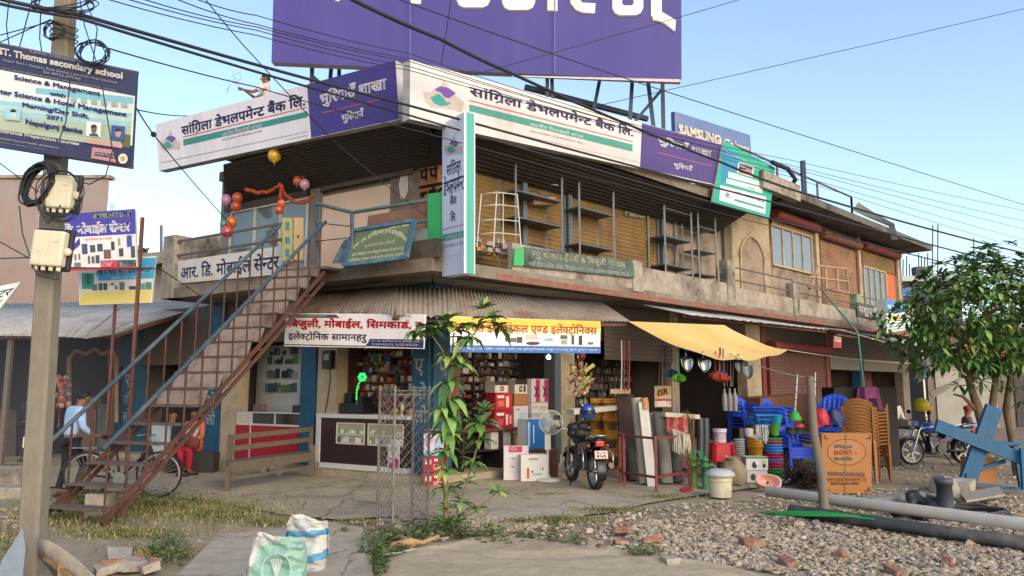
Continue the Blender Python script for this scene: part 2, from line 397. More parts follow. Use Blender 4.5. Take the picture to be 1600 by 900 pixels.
# bigger pieces one can count
M_brick = mat('broken_brick', '86604e', .95, .25, 20, stain='b39c8a', ss=9, sa=.5, bump=.4)
M_chunk = mat('concrete_chunk', '948b7e', .95, .2, 14, bump=.4)
def chunk(p, sx, sy, sz, m, name, label, cat, group, seed):
    rnd = random.Random(seed); b = MB(); b.box((0, 0, sz * .42), (sx, sy, sz), 0, MX.Rotation(rnd.uniform(-.3, .3), 3, 'X') @ MX.Rotation(rnd.uniform(-.25, .25), 3, 'Y'))
    b.v = [v + V((rnd.uniform(-1, 1) * sx, rnd.uniform(-1, 1) * sy, rnd.uniform(-1, 1) * sz)) * .16 for v in b.v]
    o = b.ob(name, m, bev=.006); o.location = p; o.rotation_euler = (0, 0, rnd.random() * 6); tag(o, label, cat, group); return o
for i, (x, y, s) in enumerate([(973, 834, .2), (968, 850, .13), (1015, 848, .18), (938, 857, .1), (868, 832, .1), (1175, 853, .22), (1230, 884, .18), (1395, 896, .16), (1310, 870, .14), (1480, 880, .17), (905, 838, .1)]):
    chunk(gd(x, y), s, s * .55, s * .42, M_brick, 'broken_brick', 'broken red brick lying among the grey gravel', 'brick', 'broken bricks in the gravel', i)
for i, (x, y, s) in enumerate([(185, 880, .3), (205, 890, .26), (170, 893, .22), (232, 893, .2), (1048, 880, .16), (1300, 812, .1)]):
    lb = 'lump of broken concrete in the rubble heap beside the concrete path' if i < 4 else ['pale lump of concrete at the edge of the sandy path', 'small lump of concrete at the foot of the wooden stake'][i - 4]
    chunk(gd(x, y), s, s * .7, s * .4, M_chunk, 'concrete_lump', lb, 'rubble', 'lumps of broken concrete', 40 + i)
for i, (x, y, s) in enumerate([(180, 885, .18), (215, 878, .14), (242, 885, .16)]):
    chunk(gd(x, y, .04), s, s * .6, s * .42, M_brick, 'broken_brick', 'broken pink brick in the rubble heap beside the concrete path', 'brick', 'broken bricks in the heap', 60 + i)
# grass
def grass(name, label, patches, cols, seed, cat='grass'):
    rnd = random.Random(seed); b = MB()
    for (x, y, rx, ry, n, h) in patches:
        for _ in range(int(n * 4.2)):
            a, r = rnd.random() * 6.3, min(1.7, abs(rnd.gauss(0, .62))); p = gd(x + cos(a) * r * rx, y + sin(a) * r * ry)
            hh = h * .62 * rnd.uniform(.25, 1.2); th = rnd.random() * 6.3; w = rnd.uniform(.004, .009); d = V((cos(th), sin(th), 0)); q = V((-d.y, d.x, 0)) * w
            ln = d * hh * rnd.uniform(.2, .9)
            p = p - V((0, 0, .01)); m = p + ln * .4 + Z3 * hh * .6; t = p + ln + Z3 * hh * rnd.uniform(.7, 1)
            b.add([p - q, p + q, m + q * .8, m - q * .8, t], [(0, 1, 2, 3), (3, 2, 4)], 0)
    o = b.ob(name, mat(name + '_blades', '55602f', .85, .25, 3, isl=cols)); tag(o, label, cat, kind='stuff'); return o
gc = ['5f6838', '515c30', '706f3c', '6b6d38', '7f7548', '8f8258', '4c5630', '978a62', '857a50']
grass('grass', 'patchy green and dry grass growing along the edge of the shop apron', [(230, 788, 180, 14, 1500, .13), (330, 802, 110, 14, 900, .12), (150, 800, 70, 20, 700, .13), (420, 815, 50, 7, 260, .08), (60, 812, 60, 14, 200, .1), (190, 832, 120, 10, 500, .09),
      (560, 815, 30, 4, 120, .06), (875, 812, 70, 5, 420, .09), (950, 797, 60, 4, 420, .08), (815, 815, 30, 4, 200, .08), (1030, 776, 60, 4, 200, .06), (860, 772, 40, 3, 100, .05), (250, 862, 60, 10, 220, .08), (20, 850, 40, 40, 150, .1)], gc, 21)
def weeds(name, label, patches, cols, seed, lw=.05):
    rnd = random.Random(seed); b = MB()
    for (x, y, rx, ry, n, h) in patches:
        for _ in range(n):
            a, r = rnd.random() * 6.3, math.sqrt(rnd.random()); p = gd(x + cos(a) * r * rx, y + sin(a) * r * ry) + Z3 * rnd.random() ** 1.3 * h
            th = rnd.random() * 6.3; L = lw * rnd.uniform(.6, 1.4); d = V((cos(th), sin(th), rnd.uniform(-.4, .6))) * L; q = V((-sin(th), cos(th), rnd.uniform(-.3, .3))) * L * .32
            b.add([p, p + d * .5 + q, p + d, p + d * .5 - q], [(0, 1, 2, 3)], 0)
    o = b.ob(name, mat(name + '_leaf', '46562c', .7, .2, 3, isl=cols)); tag(o, label, 'weeds', kind='stuff'); return o
weeds('weeds', 'low green broad-leaved weeds round the foot of the tree guard and stairs', [(600, 856, 40, 20, 520, .1), (640, 842, 40, 9, 420, .13), (690, 832, 45, 10, 480, .2), (755, 838, 45, 8, 330, .13), (592, 880, 14, 22, 320, .07), (540, 832, 10, 4, 50, .05), (265, 862, 32, 22, 420, .12), (865, 848, 12, 7, 110, .2), (895, 848, 22, 6, 110, .1), (1010, 866, 28, 6, 140, .09), (130, 790, 40, 12, 420, .22), (250, 788, 70, 10, 500, .16), (570, 868, 20, 2, 50, .04), (790, 848, 60, 4, 70, .05), (820, 836, 20, 5, 90, .08)], ['46582c', '3c5028', '55662f', '4a6130', '5f6d38', '3b4a26'], 33)
# ================================================================ the corner building
M_wallg = mat('grey_plaster', '6f655a', .9, .15, 4, stain='4a433b', ss=1.4, sa=.5)
M_cream = mat('cream_plaster', 'a39379', .85, .1, 4, stain='75674f', ss=1.6, sa=.75)
M_beige = mat('beige_plaster', '8d7d6d', .88, .12, 5, stain='574b40', ss=1.3, sa=.8)
M_mossy = mat('mossy_concrete', '91887a', .95, .22, 5, stain='3c382f', ss=1.1, sa=.85, bump=.3, bs=25)
M_soffit = mat('stained_soffit', '7a7064', .95, .2, 3, stain='4c3f36', ss=.8, sa=.6)
M_redband = mat('red_band', '7c5546', .92, .2, 6, stain='6b645a', ss=1.5, sa=.7)
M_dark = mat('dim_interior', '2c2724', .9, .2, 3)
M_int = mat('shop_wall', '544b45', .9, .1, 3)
M_blue = mat('blue_paint', '1f4a63', .55, .1, 5, stain='15323f', ss=3, sa=.5)
M_shyel = mat('yellow_shutter', '765c35', .6, .15, 3, stain='5a4526', ss=1.1, sa=.85, metal=.1)
M_shbrn = mat('brown_shutter', '6f4a3c', .55, .12, 3, stain='4a332b', ss=1.2, sa=.5)
M_shtan = mat('tan_shutter', '86654a', .6, .15, 3, stain='5a4436', ss=1.2, sa=.7)
M_shgry = mat('dark_shutter', '4b4039', .6, .12, 3)
M_red = mat('red_oxide', '6e3430', .6, .15, 6)
M_rail = mat('iron_rail', '5c5049', .7, .2, 9)
M_steel = mat('grey_steel', '5f6468', .5, .12, 8, metal=.3)
M_glass = mat('window_glass', '5a6468', .08, 0, spec=.8)
M_alu = mat('aluminium', 'b9b4aa', .45, .08, 8, metal=.2)
BL = thing('corner_building', 'two storey corner building with balcony slab, bank boards above and open shops below', 'building', CR + V((0, 0, 0)))
def W(b, P, s0, s1, o0, o1, z0, z1, mi=0):
    vs = [P(s, o, z) for z in (z0, z1) for s, o in ((s0, o0), (s1, o0), (s1, o1), (s0, o1))]
    b.add(vs, [(3, 2, 1, 0), (4, 5, 6, 7), (0, 1, 5, 4), (1, 2, 6, 5), (2, 3, 7, 6), (3, 0, 4, 7)], mi)
def KC(o):       # the corner point of a line o outside both fronts
    d = NR.x * NL.y - NR.y * NL.x; return CR + V((o * (NL.y - NR.y) / d, o * (NR.x - NL.x) / d, 0))
def wing_poly(o0, sL, sR, oi):
    """plan outline of an L-shaped band that follows both wings, o0 out to oi in"""
    k = KC
    return [PL(sL, o0, 0), k(o0), PR(sR, o0, 0), PR(sR, oi, 0), k(oi), PL(sL, oi, 0)]
def Lband(b, o0, oi, sL, sR, z0, z1, mi=0):
    p = wing_poly(o0, sL, sR, oi); vs = [q + V((0, 0, z)) for z in (z0, z1) for q in p]
    b.add(vs, [(0, 1, 4, 5), (1, 2, 3, 4), (6, 7, 10, 11), (7, 8, 9, 10)] + [(i, (i + 1) % 6, 6 + (i + 1) % 6, 6 + i) for i in range(6)], mi)
# balcony slab, plinth, floors, roofs
b = MB(); Lband(b, 1.2, -9, 6.95, 26.5, 3.74, 3.97); b.ob('balcony_slab', M_soffit, BL)
b = MB(); W(b, PR, .6, 26.5, 1.2, 1.215, 3.735, 3.86); b.ob('painted_edge', M_redband, BL)
b = MB(); Lband(b, .45, -9, 17, 26.5, -.02, .12); b.ob('plinth', M_conc, BL)
b = MB(); Lband(b, 1.15, -9, 5.0, 10.6, 6.72, 6.95); W(b, PL, 5.005, 6.6, .1, -9, 6.72, 6.95); b.ob('roof', M_soffit, BL)
b = MB(); W(b, PR, 10.6, 26.6, 1.25, -9, 7.62, 7.85); b.ob('roof', mat('roof_concrete', '5f5a54', .95, .25, 4, stain='2f2b28', ss=.9, sa=.7), BL)
# upper walls
b = MB()
W(b, PR, 0, 10.6, 0, -.2, 3.97, 6.72); W(b, PR, 10.6, 26.4, 0, -.2, 3.97, 7.62)
W(b, PL, .0, 6.6, 0, -.2, 3.97, 6.72); W(b, PL, 6.4, 6.6, -.2, -8, 3.97, 6.72); W(b, PR, 26.2, 26.4, -.2, -8, 3.97, 7.62)
W(b, PR, 10.4, 10.6, -.2, -8.5, 6.95, 7.62)
b.ob('wall', M_wallg, BL)
# ground-floor piers and partition walls (shops open between them)
def pier(P, s0, s1, m, o0=.02, o1=-.3, z1=3.74, nm='pier'): 
    b = MB(); W(b, P, s0, s1, o0, o1, .12, z1); return b.ob(nm, m, BL)
pier(PL, 2.48, 3.04, M_cream); pier(PL, 3.06, 3.5, M_blue, .06, -.25); pier(PL, 6.2, 6.75, M_blue, .06, -.25); pier(PL, 9.6, 10.3, M_blue, .06, -.25); pier(PL, -.02, .38, M_blue, .08, -.25); pier(PR, .02, .5, M_blue, .06, -.25)
pier(PR, 3.72, 4.2, M_cream); pier(PR, 3.5, 3.7, M_steel, .04); pier(PR, 8.15, 8.5, M_beige); pier(PR, 12.2, 13.1, M_cream); pier(PR, 13.2, 13.45, M_red); pier(PR, 17.9, 18.25, M_red, .03); pier(PR, 21.0, 21.4, M_blue); pier(PR, 25.6, 26.4, M_wallg)
for P, s in ((PL, 6.4), (PL, 9.9), (PR, 4.0), (PR, 8.3), (PR, 13.2), (PR, 17.95), (PR, 21.2), (PR, 26.3), (PL, 2.9)):
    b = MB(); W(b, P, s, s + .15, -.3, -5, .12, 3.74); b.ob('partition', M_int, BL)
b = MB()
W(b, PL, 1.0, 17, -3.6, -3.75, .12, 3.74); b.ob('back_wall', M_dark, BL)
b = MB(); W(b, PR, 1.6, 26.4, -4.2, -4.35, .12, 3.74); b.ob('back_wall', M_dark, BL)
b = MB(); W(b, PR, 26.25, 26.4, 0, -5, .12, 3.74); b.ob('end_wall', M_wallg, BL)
# lintels over the ground-floor shops
b = MB(); W(b, PL, .38, 6.8, .0, -.2, 2.75, 3.74); W(b, PR, .5, 26.3, .0, -.2, 2.85, 3.74); b.ob('lintel', M_shgry, BL)
def shutter(P, s0, s1, z0, z1, o, m, box=True, parent=BL, bm_=None, rails=True, bz=.34):
    b = MB(); b.corr(P(s0 + .04, o, z0), P(s0 + .04, o, z1), P(s1 - .04, o, z1), P(s1 - .04, o, z0), .1, .014); r = b.ob('rolling_shutter', m, parent)
    if rails:
        c = MB(); W(c, P, s0, s0 + .06, o + .05, o - .05, z0, z1); W(c, P, s1 - .06, s1, o + .05, o - .05, z0, z1); c.ob('guide_rail', bm_ or M_steel, r)
    if box:
        c = MB(); c.cyl(P(s0, o + .14, z1 + bz / 2 - .02), P(s1, o + .14, z1 + bz / 2 - .02), bz / 2, n=10); c.ob('roller_box', bm_ or m, r)
    return r
# right wing, upper floor
shutter(PR, 1.0, 3.85, 3.98, 6.6, .05, M_shyel, False); shutter(PR, 4.05, 7.6, 3.98, 6.6, .05, M_shyel, False)
for s in (2.45, 3.95, 7.75): 
    b = MB(); W(b, PR, s - .07, s + .07, .16, .02, 3.97, 6.72); b.ob('steel_post', M_steel, BL)
b = MB(); W(b, PR, 8.0, 10.9, .03, .0, 3.97, 6.72); b.ob('beige_wall', M_beige, BL)
b = MB(); W(b, PR, 11.0, 11.45, .1, .0, 3.97, 7.62); b.ob('dark_pier', M_wallg, BL)
b = MB(); W(b, PR, 11.5, 14.0, .035, .0, 3.97, 7.6); a0 = b.ob('cream_wall', M_cream, BL)
arch = [(0, 0), (1.5, 0), (1.5, 1.9), (1.35, 2.15), (1.1, 2.35), (.75, 2.45), (.4, 2.35), (.15, 2.15), (0, 1.9)]
b = MB(); b.prism([(12.0 + x, 4.0 + y) for x, y in arch], CR + NR * .05, DR, Z3, .015, 0); b.ob('blind_arch', M_beige, a0)
b = MB(); pts = [PR(12.0 + x, .07, 4.0 + y) for x, y in arch[1:] + arch[:1]]; b.tube(pts, .05, 5); b.ob('arch_moulding', M_cream, a0)
b = MB(); W(b, PR, 14.0, 17.4, .03, 0, 3.97, 6.3); b.ob('beige_wall', M_beige, BL)
def window(P, s0, s1, z0, z1, o, n, fm, gm, parent=BL, t=.07):
    f = MB()
    for i in range(n + 1): s = s0 + (s1 - s0) * i / n; W(f, P, s - t / 2, s + t / 2, o + .05, o - .02, z0, z1)
    W(f, P, s0, s1, o + .055, o - .02, z0 - t, z0); W(f, P, s0, s1, o + .055, o - .02, z1, z1 + t)
    r = f.ob('window', fm, parent); g = MB(); W(g, P, s0, s1, o + .012, o, z0, z1); g.ob('pane', gm, r); return r
window(PR, 14.1, 17.1, 5.75, 7.0, .05, 4, M_cream, mat('pale_glass', '6c7a80', .06, .1, 1, spec=.9))
shutter(PR, 14.05, 17.3, 6.98, 7.2, .1, M_shtan, True, bm_=M_red, rails=False)
shutter(PR, 17.75, 21.2, 3.98, 7.1, .05, M_shtan, True, bm_=M_shbrn)
shutter(PR, 21.6, 25.4, 6.55, 7.2, .08, M_shyel, True, bm_=M_red)
window(PR, 21.8, 24.2, 4.3, 6.5, .05, 4, M_cream, M_glass)
b = MB(); W(b, PR, 24.3, 25.3, .04, 0, 4.0, 6.55); b.ob('door', pm('c2591f'), BL)
for s in (17.5, 21.4, 25.7): 
    b = MB(); W(b, PR, s - .13, s + .13, .12, 0, 3.97, 7.62); b.ob('pilaster', M_cream, BL)
# soft pale canopy slab under the roof on the right wing and a downpipe bend
b = MB(); W(b, PR, 10.8, 13.2, 1.5, 1.25, 7.4, 7.9); b.ob('roof_beam', M_mossy, BL)
b = MB(); b.tube([PR(13.0, .3, 7.3), PR(12.9, 1.0, 7.5), PR(12.8, 1.55, 8.0), PR(12.2, 1.6, 8.2), PR(11.4, 1.5, 8.25)], .07, 8); b.ob('drain_pipe', mat('black_pipe', '2c2c2e', .5, .1, 8), BL)
# parapets and railings, right wing
b = MB(); W(b, PR, 1.0, 9.2, 1.2, 1.08, 3.97, 4.5); b.ob('parapet', M_mossy, BL)
b = MB(); W(b, PR, 13.4, 14.4, 1.2, 1.08, 3.97, 4.45); W(b, PR, 9.4, 18.0, 1.19, 1.08, 3.97, 4.42); W(b, PR, 18.3, 21, 1.19, 1.08, 3.97, 4.42); b.ob('parapet', mat('pale_parapet', '958a7c', .95, .2, 5, stain='5f5549', ss=1.2, sa=.7), BL)
for i, (s, z, m) in enumerate([(9.3, 5.15, M_mossy), (13.2, 4.9, M_mossy), (18.1, 5.0, mat('green_post', '7f8f78', .9, .2, 6, stain='55594b', ss=3, sa=.6)), (25.3, 5.2, M_mossy), (5.05, 4.62, M_mossy)]):
    b = MB(); W(b, PR, s - .2, s + .2, 1.23, .98, 3.9, z); b.ob('balcony_post', m, BL, bev=.012)
b = MB()
for z in (4.65, 5.0): b.bar(PR(9.3, 1.12, z), PR(13.2, 1.12, z), .035)
for z in (4.65, 4.95): b.bar(PR(13.2, 1.12, z), PR(18.1, 1.12, z), .035); b.bar(PR(18.1, 1.12, z), PR(25.3, 1.12, z), .035)
b.ob('railing', M_rail, BL)
# left wing, upper floor
M_dkst = mat('dark_striped_tin', '38322d', .7, .15, 3, stain='2f2b28', ss=1, sa=.5)
b = MB(); W(b, PL, 3.05, 3.36, .12, 0, 3.97, 6.72); b.ob('column', mat('bluish_pillar', '6c6a68', .8, .1, 4), BL)
b = MB(); W(b, PL, 1.0, 3.03, .05, 0, 3.97, 5.85); b.ob('plywood_panel', mat('pale_panel', 'c7ad95', .8, .06, 2, stain='a58d78', ss=1, sa=.4), BL)
b = MB(); W(b, PL, .3, 1.06, .065, .0, 3.97, 6.3); b.ob('plaster_patch', mat('brown_plaster', '6c5d52', .9, .15, 4, stain='8c7c6c', ss=2, sa=.4), BL)
b = MB(); b.add([PL(s, .075, z) for s, z in [(.74, 6.15), (.6, 6.1), (.58, 5.65), (.66, 5.45), (.78, 5.5), (.82, 5.8)]], [(0, 1, 2, 3, 4, 5)]); b.ob('bare_patch', mat('patch_white', 'b5ab9f', .9), BL)
b = MB(); W(b, PL, -.2, .28, .1, 0, 3.97, 6.6); cp = b.ob('corner_pier', mat('orange_pier', '8a5a30', .8, .2, 3, stain='4a3a2c', ss=1.1, sa=.8), BL)
def wall_text(P, t, s0, z0, h, o, m, parent, bold=.01, flip=-1, w=None):
    v_, f_ = line(t, bold); xs = [p[0] for p in v_]; ys = [p[1] for p in v_]; k = h / (max(ys) - min(ys)); kx = k if not w else w / (max(xs) - min(xs))
    b = MB(); b.add([P(s0 + flip * (p[0] - min(xs)) * kx, o + p[2] * .0007, z0 + (p[1] - min(ys)) * k) for p in v_], f_); return b.ob('lettering', m, parent)
for i, t in enumerate(['पे', 'न्ट', 'पे', 'न्ट']): wall_text(PL, t, .26 if i < 2 else .02, 5.75 - (i % 2) * .42, .34, .105, mat('black_letters', '221d19', .8), cp, .02)
b = MB(); b.corr(PL(-.6, .08, 6.02), PL(-.6, 1.16, 6.62), PL(5.0, 1.16, 6.62), PL(6.35, .08, 6.02), .11, .014); b.ob('shutter_housing', M_dkst, BL)
b = MB(); b.corr(PR(-.6, .1, 6.12), PR(-.6, 1.16, 6.6), PR(10.5, 1.16, 6.66), PR(10.5, .1, 6.2), .11, .014); b.ob('shutter_housing', M_dkst, BL)
b = MB(); b.corr(PL(.4, .14, 5.95), PL(.4, .14, 6.35), PL(3.0, .14, 6.35), PL(3.0, .14, 5.95), .09, .012); b.ob('rolling_shutter', M_shgry, BL)
b = MB(); b.corr(PL(3.4, .14, 5.9), PL(3.4, .14, 6.4), PL(6.3, .14, 6.4), PL(6.3, .14, 5.9), .09, .012); b.ob('rolling_shutter', M_shgry, BL)
w_ = window(PL, 3.45, 6.1, 4.0, 5.85, .05, 3, M_alu, mat('door_glass', '64706e', .07, .15, 1.5, spec=.9))
b = MB(); W(b, PL, 6.15, 6.4, .12, 0, 3.97, 6.72); b.ob('column', mat('grey_blue_pillar', '6d787c', .7, .1, 4), BL)
# left balcony parapet with its painted board, end post
b = MB(); W(b, PL, 2.55, 6.7, 1.2, 1.08, 3.97, 4.5); b.ob('parapet', M_cream, BL)
b = MB(); W(b, PL, 6.5, 6.95, 1.24, .8, 3.74, 5.2); b.ob('balcony_post', M_mossy, BL, bev=.015)
b = MB(); W(b, PL, 5.3, 6.9, 1.0, .9, 3.97, 5.1); b.ob('parapet', M_mossy, BL)
b = MB(); b.bar(PL(6.6, 1.15, 5.05), PL(2.6, 1.15, 5.05), .045); b.bar(PL(6.6, 1.15, 4.72), PL(2.6, 1.15, 4.72), .045); b.ob('railing', M_rail, BL)
b = MB(); W(b, PL, -1.1, .0, 1.2, 1.08, 3.97, 4.3); b.ob('parapet', mat('dark_parapet', '4d463e', .95, .2, 5, stain='2d2a26', ss=1.5, sa=.7), BL)
# ================================================================ bank boards along the eaves, blade board, billboard, shop boards
W_, PU, TE, RE, GY, NV = pm('cdc8cc'), pm('4b3f86'), pm('2f7f72'), pm('c23a3a'), pm('b3a79c'), pm('3d3560')
M_side = mat('board_side', 'a7a39c', .6, .15, 6, stain='716c66', ss=2, sa=.5)
def logo(s, x0, y0, x1, y1, sl=0):
    f = lambda q: [(x0 + (x1 - x0) * a, y0 + (y1 - y0) * b + sl * (a - .5)) for a, b in q]
    s.pp(f([(.5, 0), (.58, .26), (.72, .4), (.8, .55), (.98, .7), (.94, 1), (.6, .92), (.2, .92), (.05, .75), (0, .45), (.17, .5), (.28, .36), (.44, .25)]), GY)
    s.pp(f([(.26, .4), (.4, .28), (.58, .3), (.78, .44), (.68, .56), (.6, .62), (.5, .58), (.42, .46)]), pm('6a4a94'))
    s.pp(f([(.16, .64), (.28, .56), (.38, .5), (.48, .62), (.56, .74), (.68, .74), (.56, .84), (.4, .87), (.26, .8)]), pm('3a8f86'))
def px4(k, x, y): return [(x0, y0) for x0, y0 in [k(x, y)]][0]
k3 = lambda x, y: (230 + x / 3.902, 90 + y / 3.902)
k4 = lambda x, y: (630 + x / 4.21, 90 + y / 4.21)
k5 = lambda x, y: (990 + x / 5, 170 + y / 5)
def T(s, k, t, x0, y0, x1, y1, m, bold=0, **q): return s.tx(t, *k(x0, y0), *k(x1, y1), m, bold, **q)
def PPs(s, k, pts, m): return s.pp([k(*p) for p in pts], m)
# left board
oL = 1.3
s = Sign('bank_board', 'long white and purple bank board over the left front, balloons beneath it', 'signboard', onL(243, 194, oL), onL(619, 95, oL), onL(623, 187, oL), onL(248, 267, oL), W_, .2, side=M_side)
PPs(s, k3, [(975, 164), (1514, 18), (1536, 375), (1000, 490)], pm('3b2f70'))
T(s, k3, 'सांग्रिला डेभलपमेन्ट बैंक लि.', 205, 402, 966, 300, NV, .022)
PPs(s, k3, [(218, 482), (975, 300), (975, 306), (218, 488)], RE)
PPs(s, k3, [(220, 500), (978, 328), (980, 362), (222, 538)], TE)
T(s, k3, 'स्थानीय विकासको आधार', 455, 452, 702, 428, W_, .015)
T(s, k3, '(नेपाल राष्ट्र बैंकबाट “ख” वर्गको इजाजत प्राप्त संस्था)', 456, 494, 704, 457, pm('6a6570'))
PPs(s, k3, [(85, 640), (985, 448), (985, 451), (85, 644)], pm('8a8688'))
T(s, k3, 'www.shangriladevelopmentbank.com', 850, 495, 985, 478, pm('8a8688'))
x0, y0 = k3(78, 440); x1, y1 = k3(205, 570); logo(s, x0, y0, x1, y1, -6)
T(s, k3, 'भुरिगाउँ शाखा', 1052, 205, 1464, 215, W_, .022)
PPs(s, k3, [(1070, 336), (1420, 254), (1420, 258), (1070, 341)], pm('c04a64'))
T(s, k3, 'भुरिगाउँ', 1185, 335, 1325, 378, W_, .02); s.done()
# right board
s = Sign('bank_board', 'long white and purple bank board over the right front, above the yellow shutters', 'signboard', onR(641, 93, oL), onR(1128, 226, oL), onR(1125, 291, oL), onR(640, 186, oL), pm('c6c1bc'), .2, side=M_side)
PPs(s, k5, [(65, 112), (691, 282), (677, 600), (50, 458)], pm('4a3a70'))
T(s, k4, 'सांग्रिला डेभलपमेन्ट बैंक लि.', 434, 168, 1512, 528, pm('4d4560'), .022)
PPs(s, k4, [(433, 278), (1510, 550), (1510, 556), (433, 286)], pm('cc4a44'))
PPs(s, k4, [(433, 308), (1508, 572), (1508, 618), (435, 352)], pm('4a8f80'))
T(s, k4, 'स्थानीय विकासको आधार', 835, 422, 1184, 532, pm('e6f0ea'), .01)
T(s, k4, '(नेपाल राष्ट्र बैंकबाट “ख” वर्गको इजाजत प्राप्त संस्था)', 832, 474, 1180, 572, pm('7a7480'))
PPs(s, k4, [(480, 440), (1560, 690), (1560, 693), (480, 443)], pm('a09a9a'))
x0, y0 = k4(130, 130); x1, y1 = k4(405, 350); logo(s, x0, y0, x1, y1, 5)
T(s, k5, 'भुरिगाउँ शाखा', 190, 205, 605, 392, W_, .022)
PPs(s, k5, [(190, 340), (605, 445), (605, 449), (190, 345)], pm('c05a74'))
T(s, k5, 'भुरिगाउँ', 315, 412, 456, 500, W_, .02); s.done()
# blade board
s = Sign('blade_board', 'tall upright white bank board with green side, fixed at the balcony corner', 'signboard', at(691, 193, 13.35), at(727, 174, 12.6), at(727, 427, 12.6), at(691, 432, 13.35), pm('c8ccdc'), .02, side=pm('c8ccdc'))
g = MB(); a_, b_, c_, d_ = at(727, 174, 12.6), at(741.5, 179, 12.75), at(741.5, 428, 12.75), at(727, 427, 12.6)
bl_ = at(691, 193, 13.35), at(691, 432, 13.35); e_ = b_ - a_
vs = [a_, b_, c_, d_, bl_[0] + e_, bl_[1] + e_]; g.add(vs, [(0, 1, 2, 3)], 0); g.add([a_, b_, bl_[0] + e_, bl_[0]], [(0, 1, 2, 3)], 1); g.add([d_, c_, bl_[1] + e_, bl_[1]], [(0, 1, 2, 3)], 1); g.add([b_, c_, bl_[1] + e_, bl_[0] + e_], [(0, 1, 2, 3)], 1)
g.ob('side_panel', [pm('4f9f8e'), pm('c8ccdc')], s.o)
g = MB(); g.bar(a_ + V((-.01, -.012, 0)), d_ + V((-.01, -.012, 0)), .022); g.bar(b_ + V((0, -.01, 0)), c_ + V((0, -.01, 0)), .02); g.ob('edge_strip', pm('dde6e2'), s.o)
k6 = lambda x, y: (400 + x / 4, 225 + y / 4)
for t, x0, y0, x1, y1 in [('सांग्रिला', 1192, 112, 1282, 178), ('डेभलपमेन्ट', 1172, 205, 1306, 285), ('बैंक', 1214, 318, 1256, 372), ('लि.', 1216, 420, 1252, 478)]: T(s, k6, t, x0, y0, x1, y1, NV, .008)
PPs(s, k6, [(1168, 532), (1306, 500), (1306, 504), (1168, 536)], RE); PPs(s, k6, [(1168, 568), (1308, 540), (1308, 580), (1168, 608)], pm('3f8c84'))
T(s, k6, 'स्थानीय विकासको आधार', 1185, 572, 1292, 580, W_, 0); T(s, k6, '(नेपाल राष्ट्र बैंकबाट “ख” वर्गको)', 1172, 628, 1300, 634, pm('8a88a0')); T(s, k6, 'इजाजत प्राप्त संस्था', 1180, 705, 1290, 690, pm('8a88a0'))
logo(s, 694, 210, 724, 243, -6); s.done()
# green money transfer board
s = Sign('transfer_board', 'teal money transfer and bank board hanging at the right end of the purple board', 'signboard', onR(1131, 219, 1.38), onR(1211, 262, 1.38), onR(1202, 342, 1.38), onR(1113, 316, 1.38), pm('2f9a80'), .05, side=M_side)
PPs(s, k5, [(693, 292), (830, 365), (812, 480), (725, 560), (680, 595)], pm('2f7fa0'))
T(s, k5, 'हामी कहाँ विश्वभर रेमिट्यान्स भुक्तानी उपलब्ध छ ।', 700, 328, 1062, 492, W_, .012)
PPs(s, k5, [(818, 415), (940, 450), (930, 535), (808, 500)], W_); PPs(s, k5, [(826, 428), (930, 458), (926, 492), (822, 468)], pm('2a2a30')); PPs(s, k5, [(822, 470), (926, 496), (924, 524), (818, 498)], pm('c0262c')); T(s, k5, 'IME', 834, 438, 920, 492, W_, .03)
for q, c in [([(738, 490), (1002, 575), (1000, 605), (736, 535)], 0), ([(724, 545), (1006, 620), (1005, 660), (722, 580)], 0), ([(676, 596), (1034, 690), (1026, 822), (668, 715)], 0)]: PPs(s, k5, q, pm('d8dcda'))
for t, x0, y0, x1, y1, c in [('prabhu', 742, 500, 796, 530, 'b03a40'), ('himal remit', 822, 526, 896, 558, 'c03a4a'), ('CITY', 910, 548, 990, 592, 'c07a30'), ('money transfer', 730, 556, 880, 620, 'c05058'), ('RELIANCE', 895, 602, 945, 640, '6a5a9a')]: T(s, k5, t, x0, y0, x1, y1, pm(c), .02)
x0, y0 = k5(705, 640); x1, y1 = k5(760, 700); logo(s, x0, y0, x1, y1, 2)
T(s, k5, 'सांग्रिला डेभलपमेन्ट बैंक लि.', 795, 640, 1022, 745, pm('5a5570'), .012); PPs(s, k5, [(786, 702), (1016, 768), (1014, 786), (784, 720)], pm('4a9080')); T(s, k5, 'स्थानीय विकासको आधार', 815, 735, 985, 792, pm('8a8a90')); s.done()
# phone-maker board on the roof
s = Sign('phone_board', 'slate blue board with raised cream lettering, standing on the roof behind the purple board', 'signboard', onR(1054, 174, .3), onR(1172, 211, .3), onR(1175, 262, .3), onR(1056, 240, .3), mat('slate_blue', '5d6f98', .6, .08, 3, stain='7a7f94', ss=1, sa=.5), .12, side=pm('3f5790'))
cr_ = pm('d9cfb8')
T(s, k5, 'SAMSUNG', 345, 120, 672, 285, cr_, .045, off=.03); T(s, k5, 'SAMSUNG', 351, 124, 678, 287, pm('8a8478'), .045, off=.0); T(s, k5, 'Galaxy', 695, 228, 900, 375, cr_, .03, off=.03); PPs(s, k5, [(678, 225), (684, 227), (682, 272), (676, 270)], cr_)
s.done()
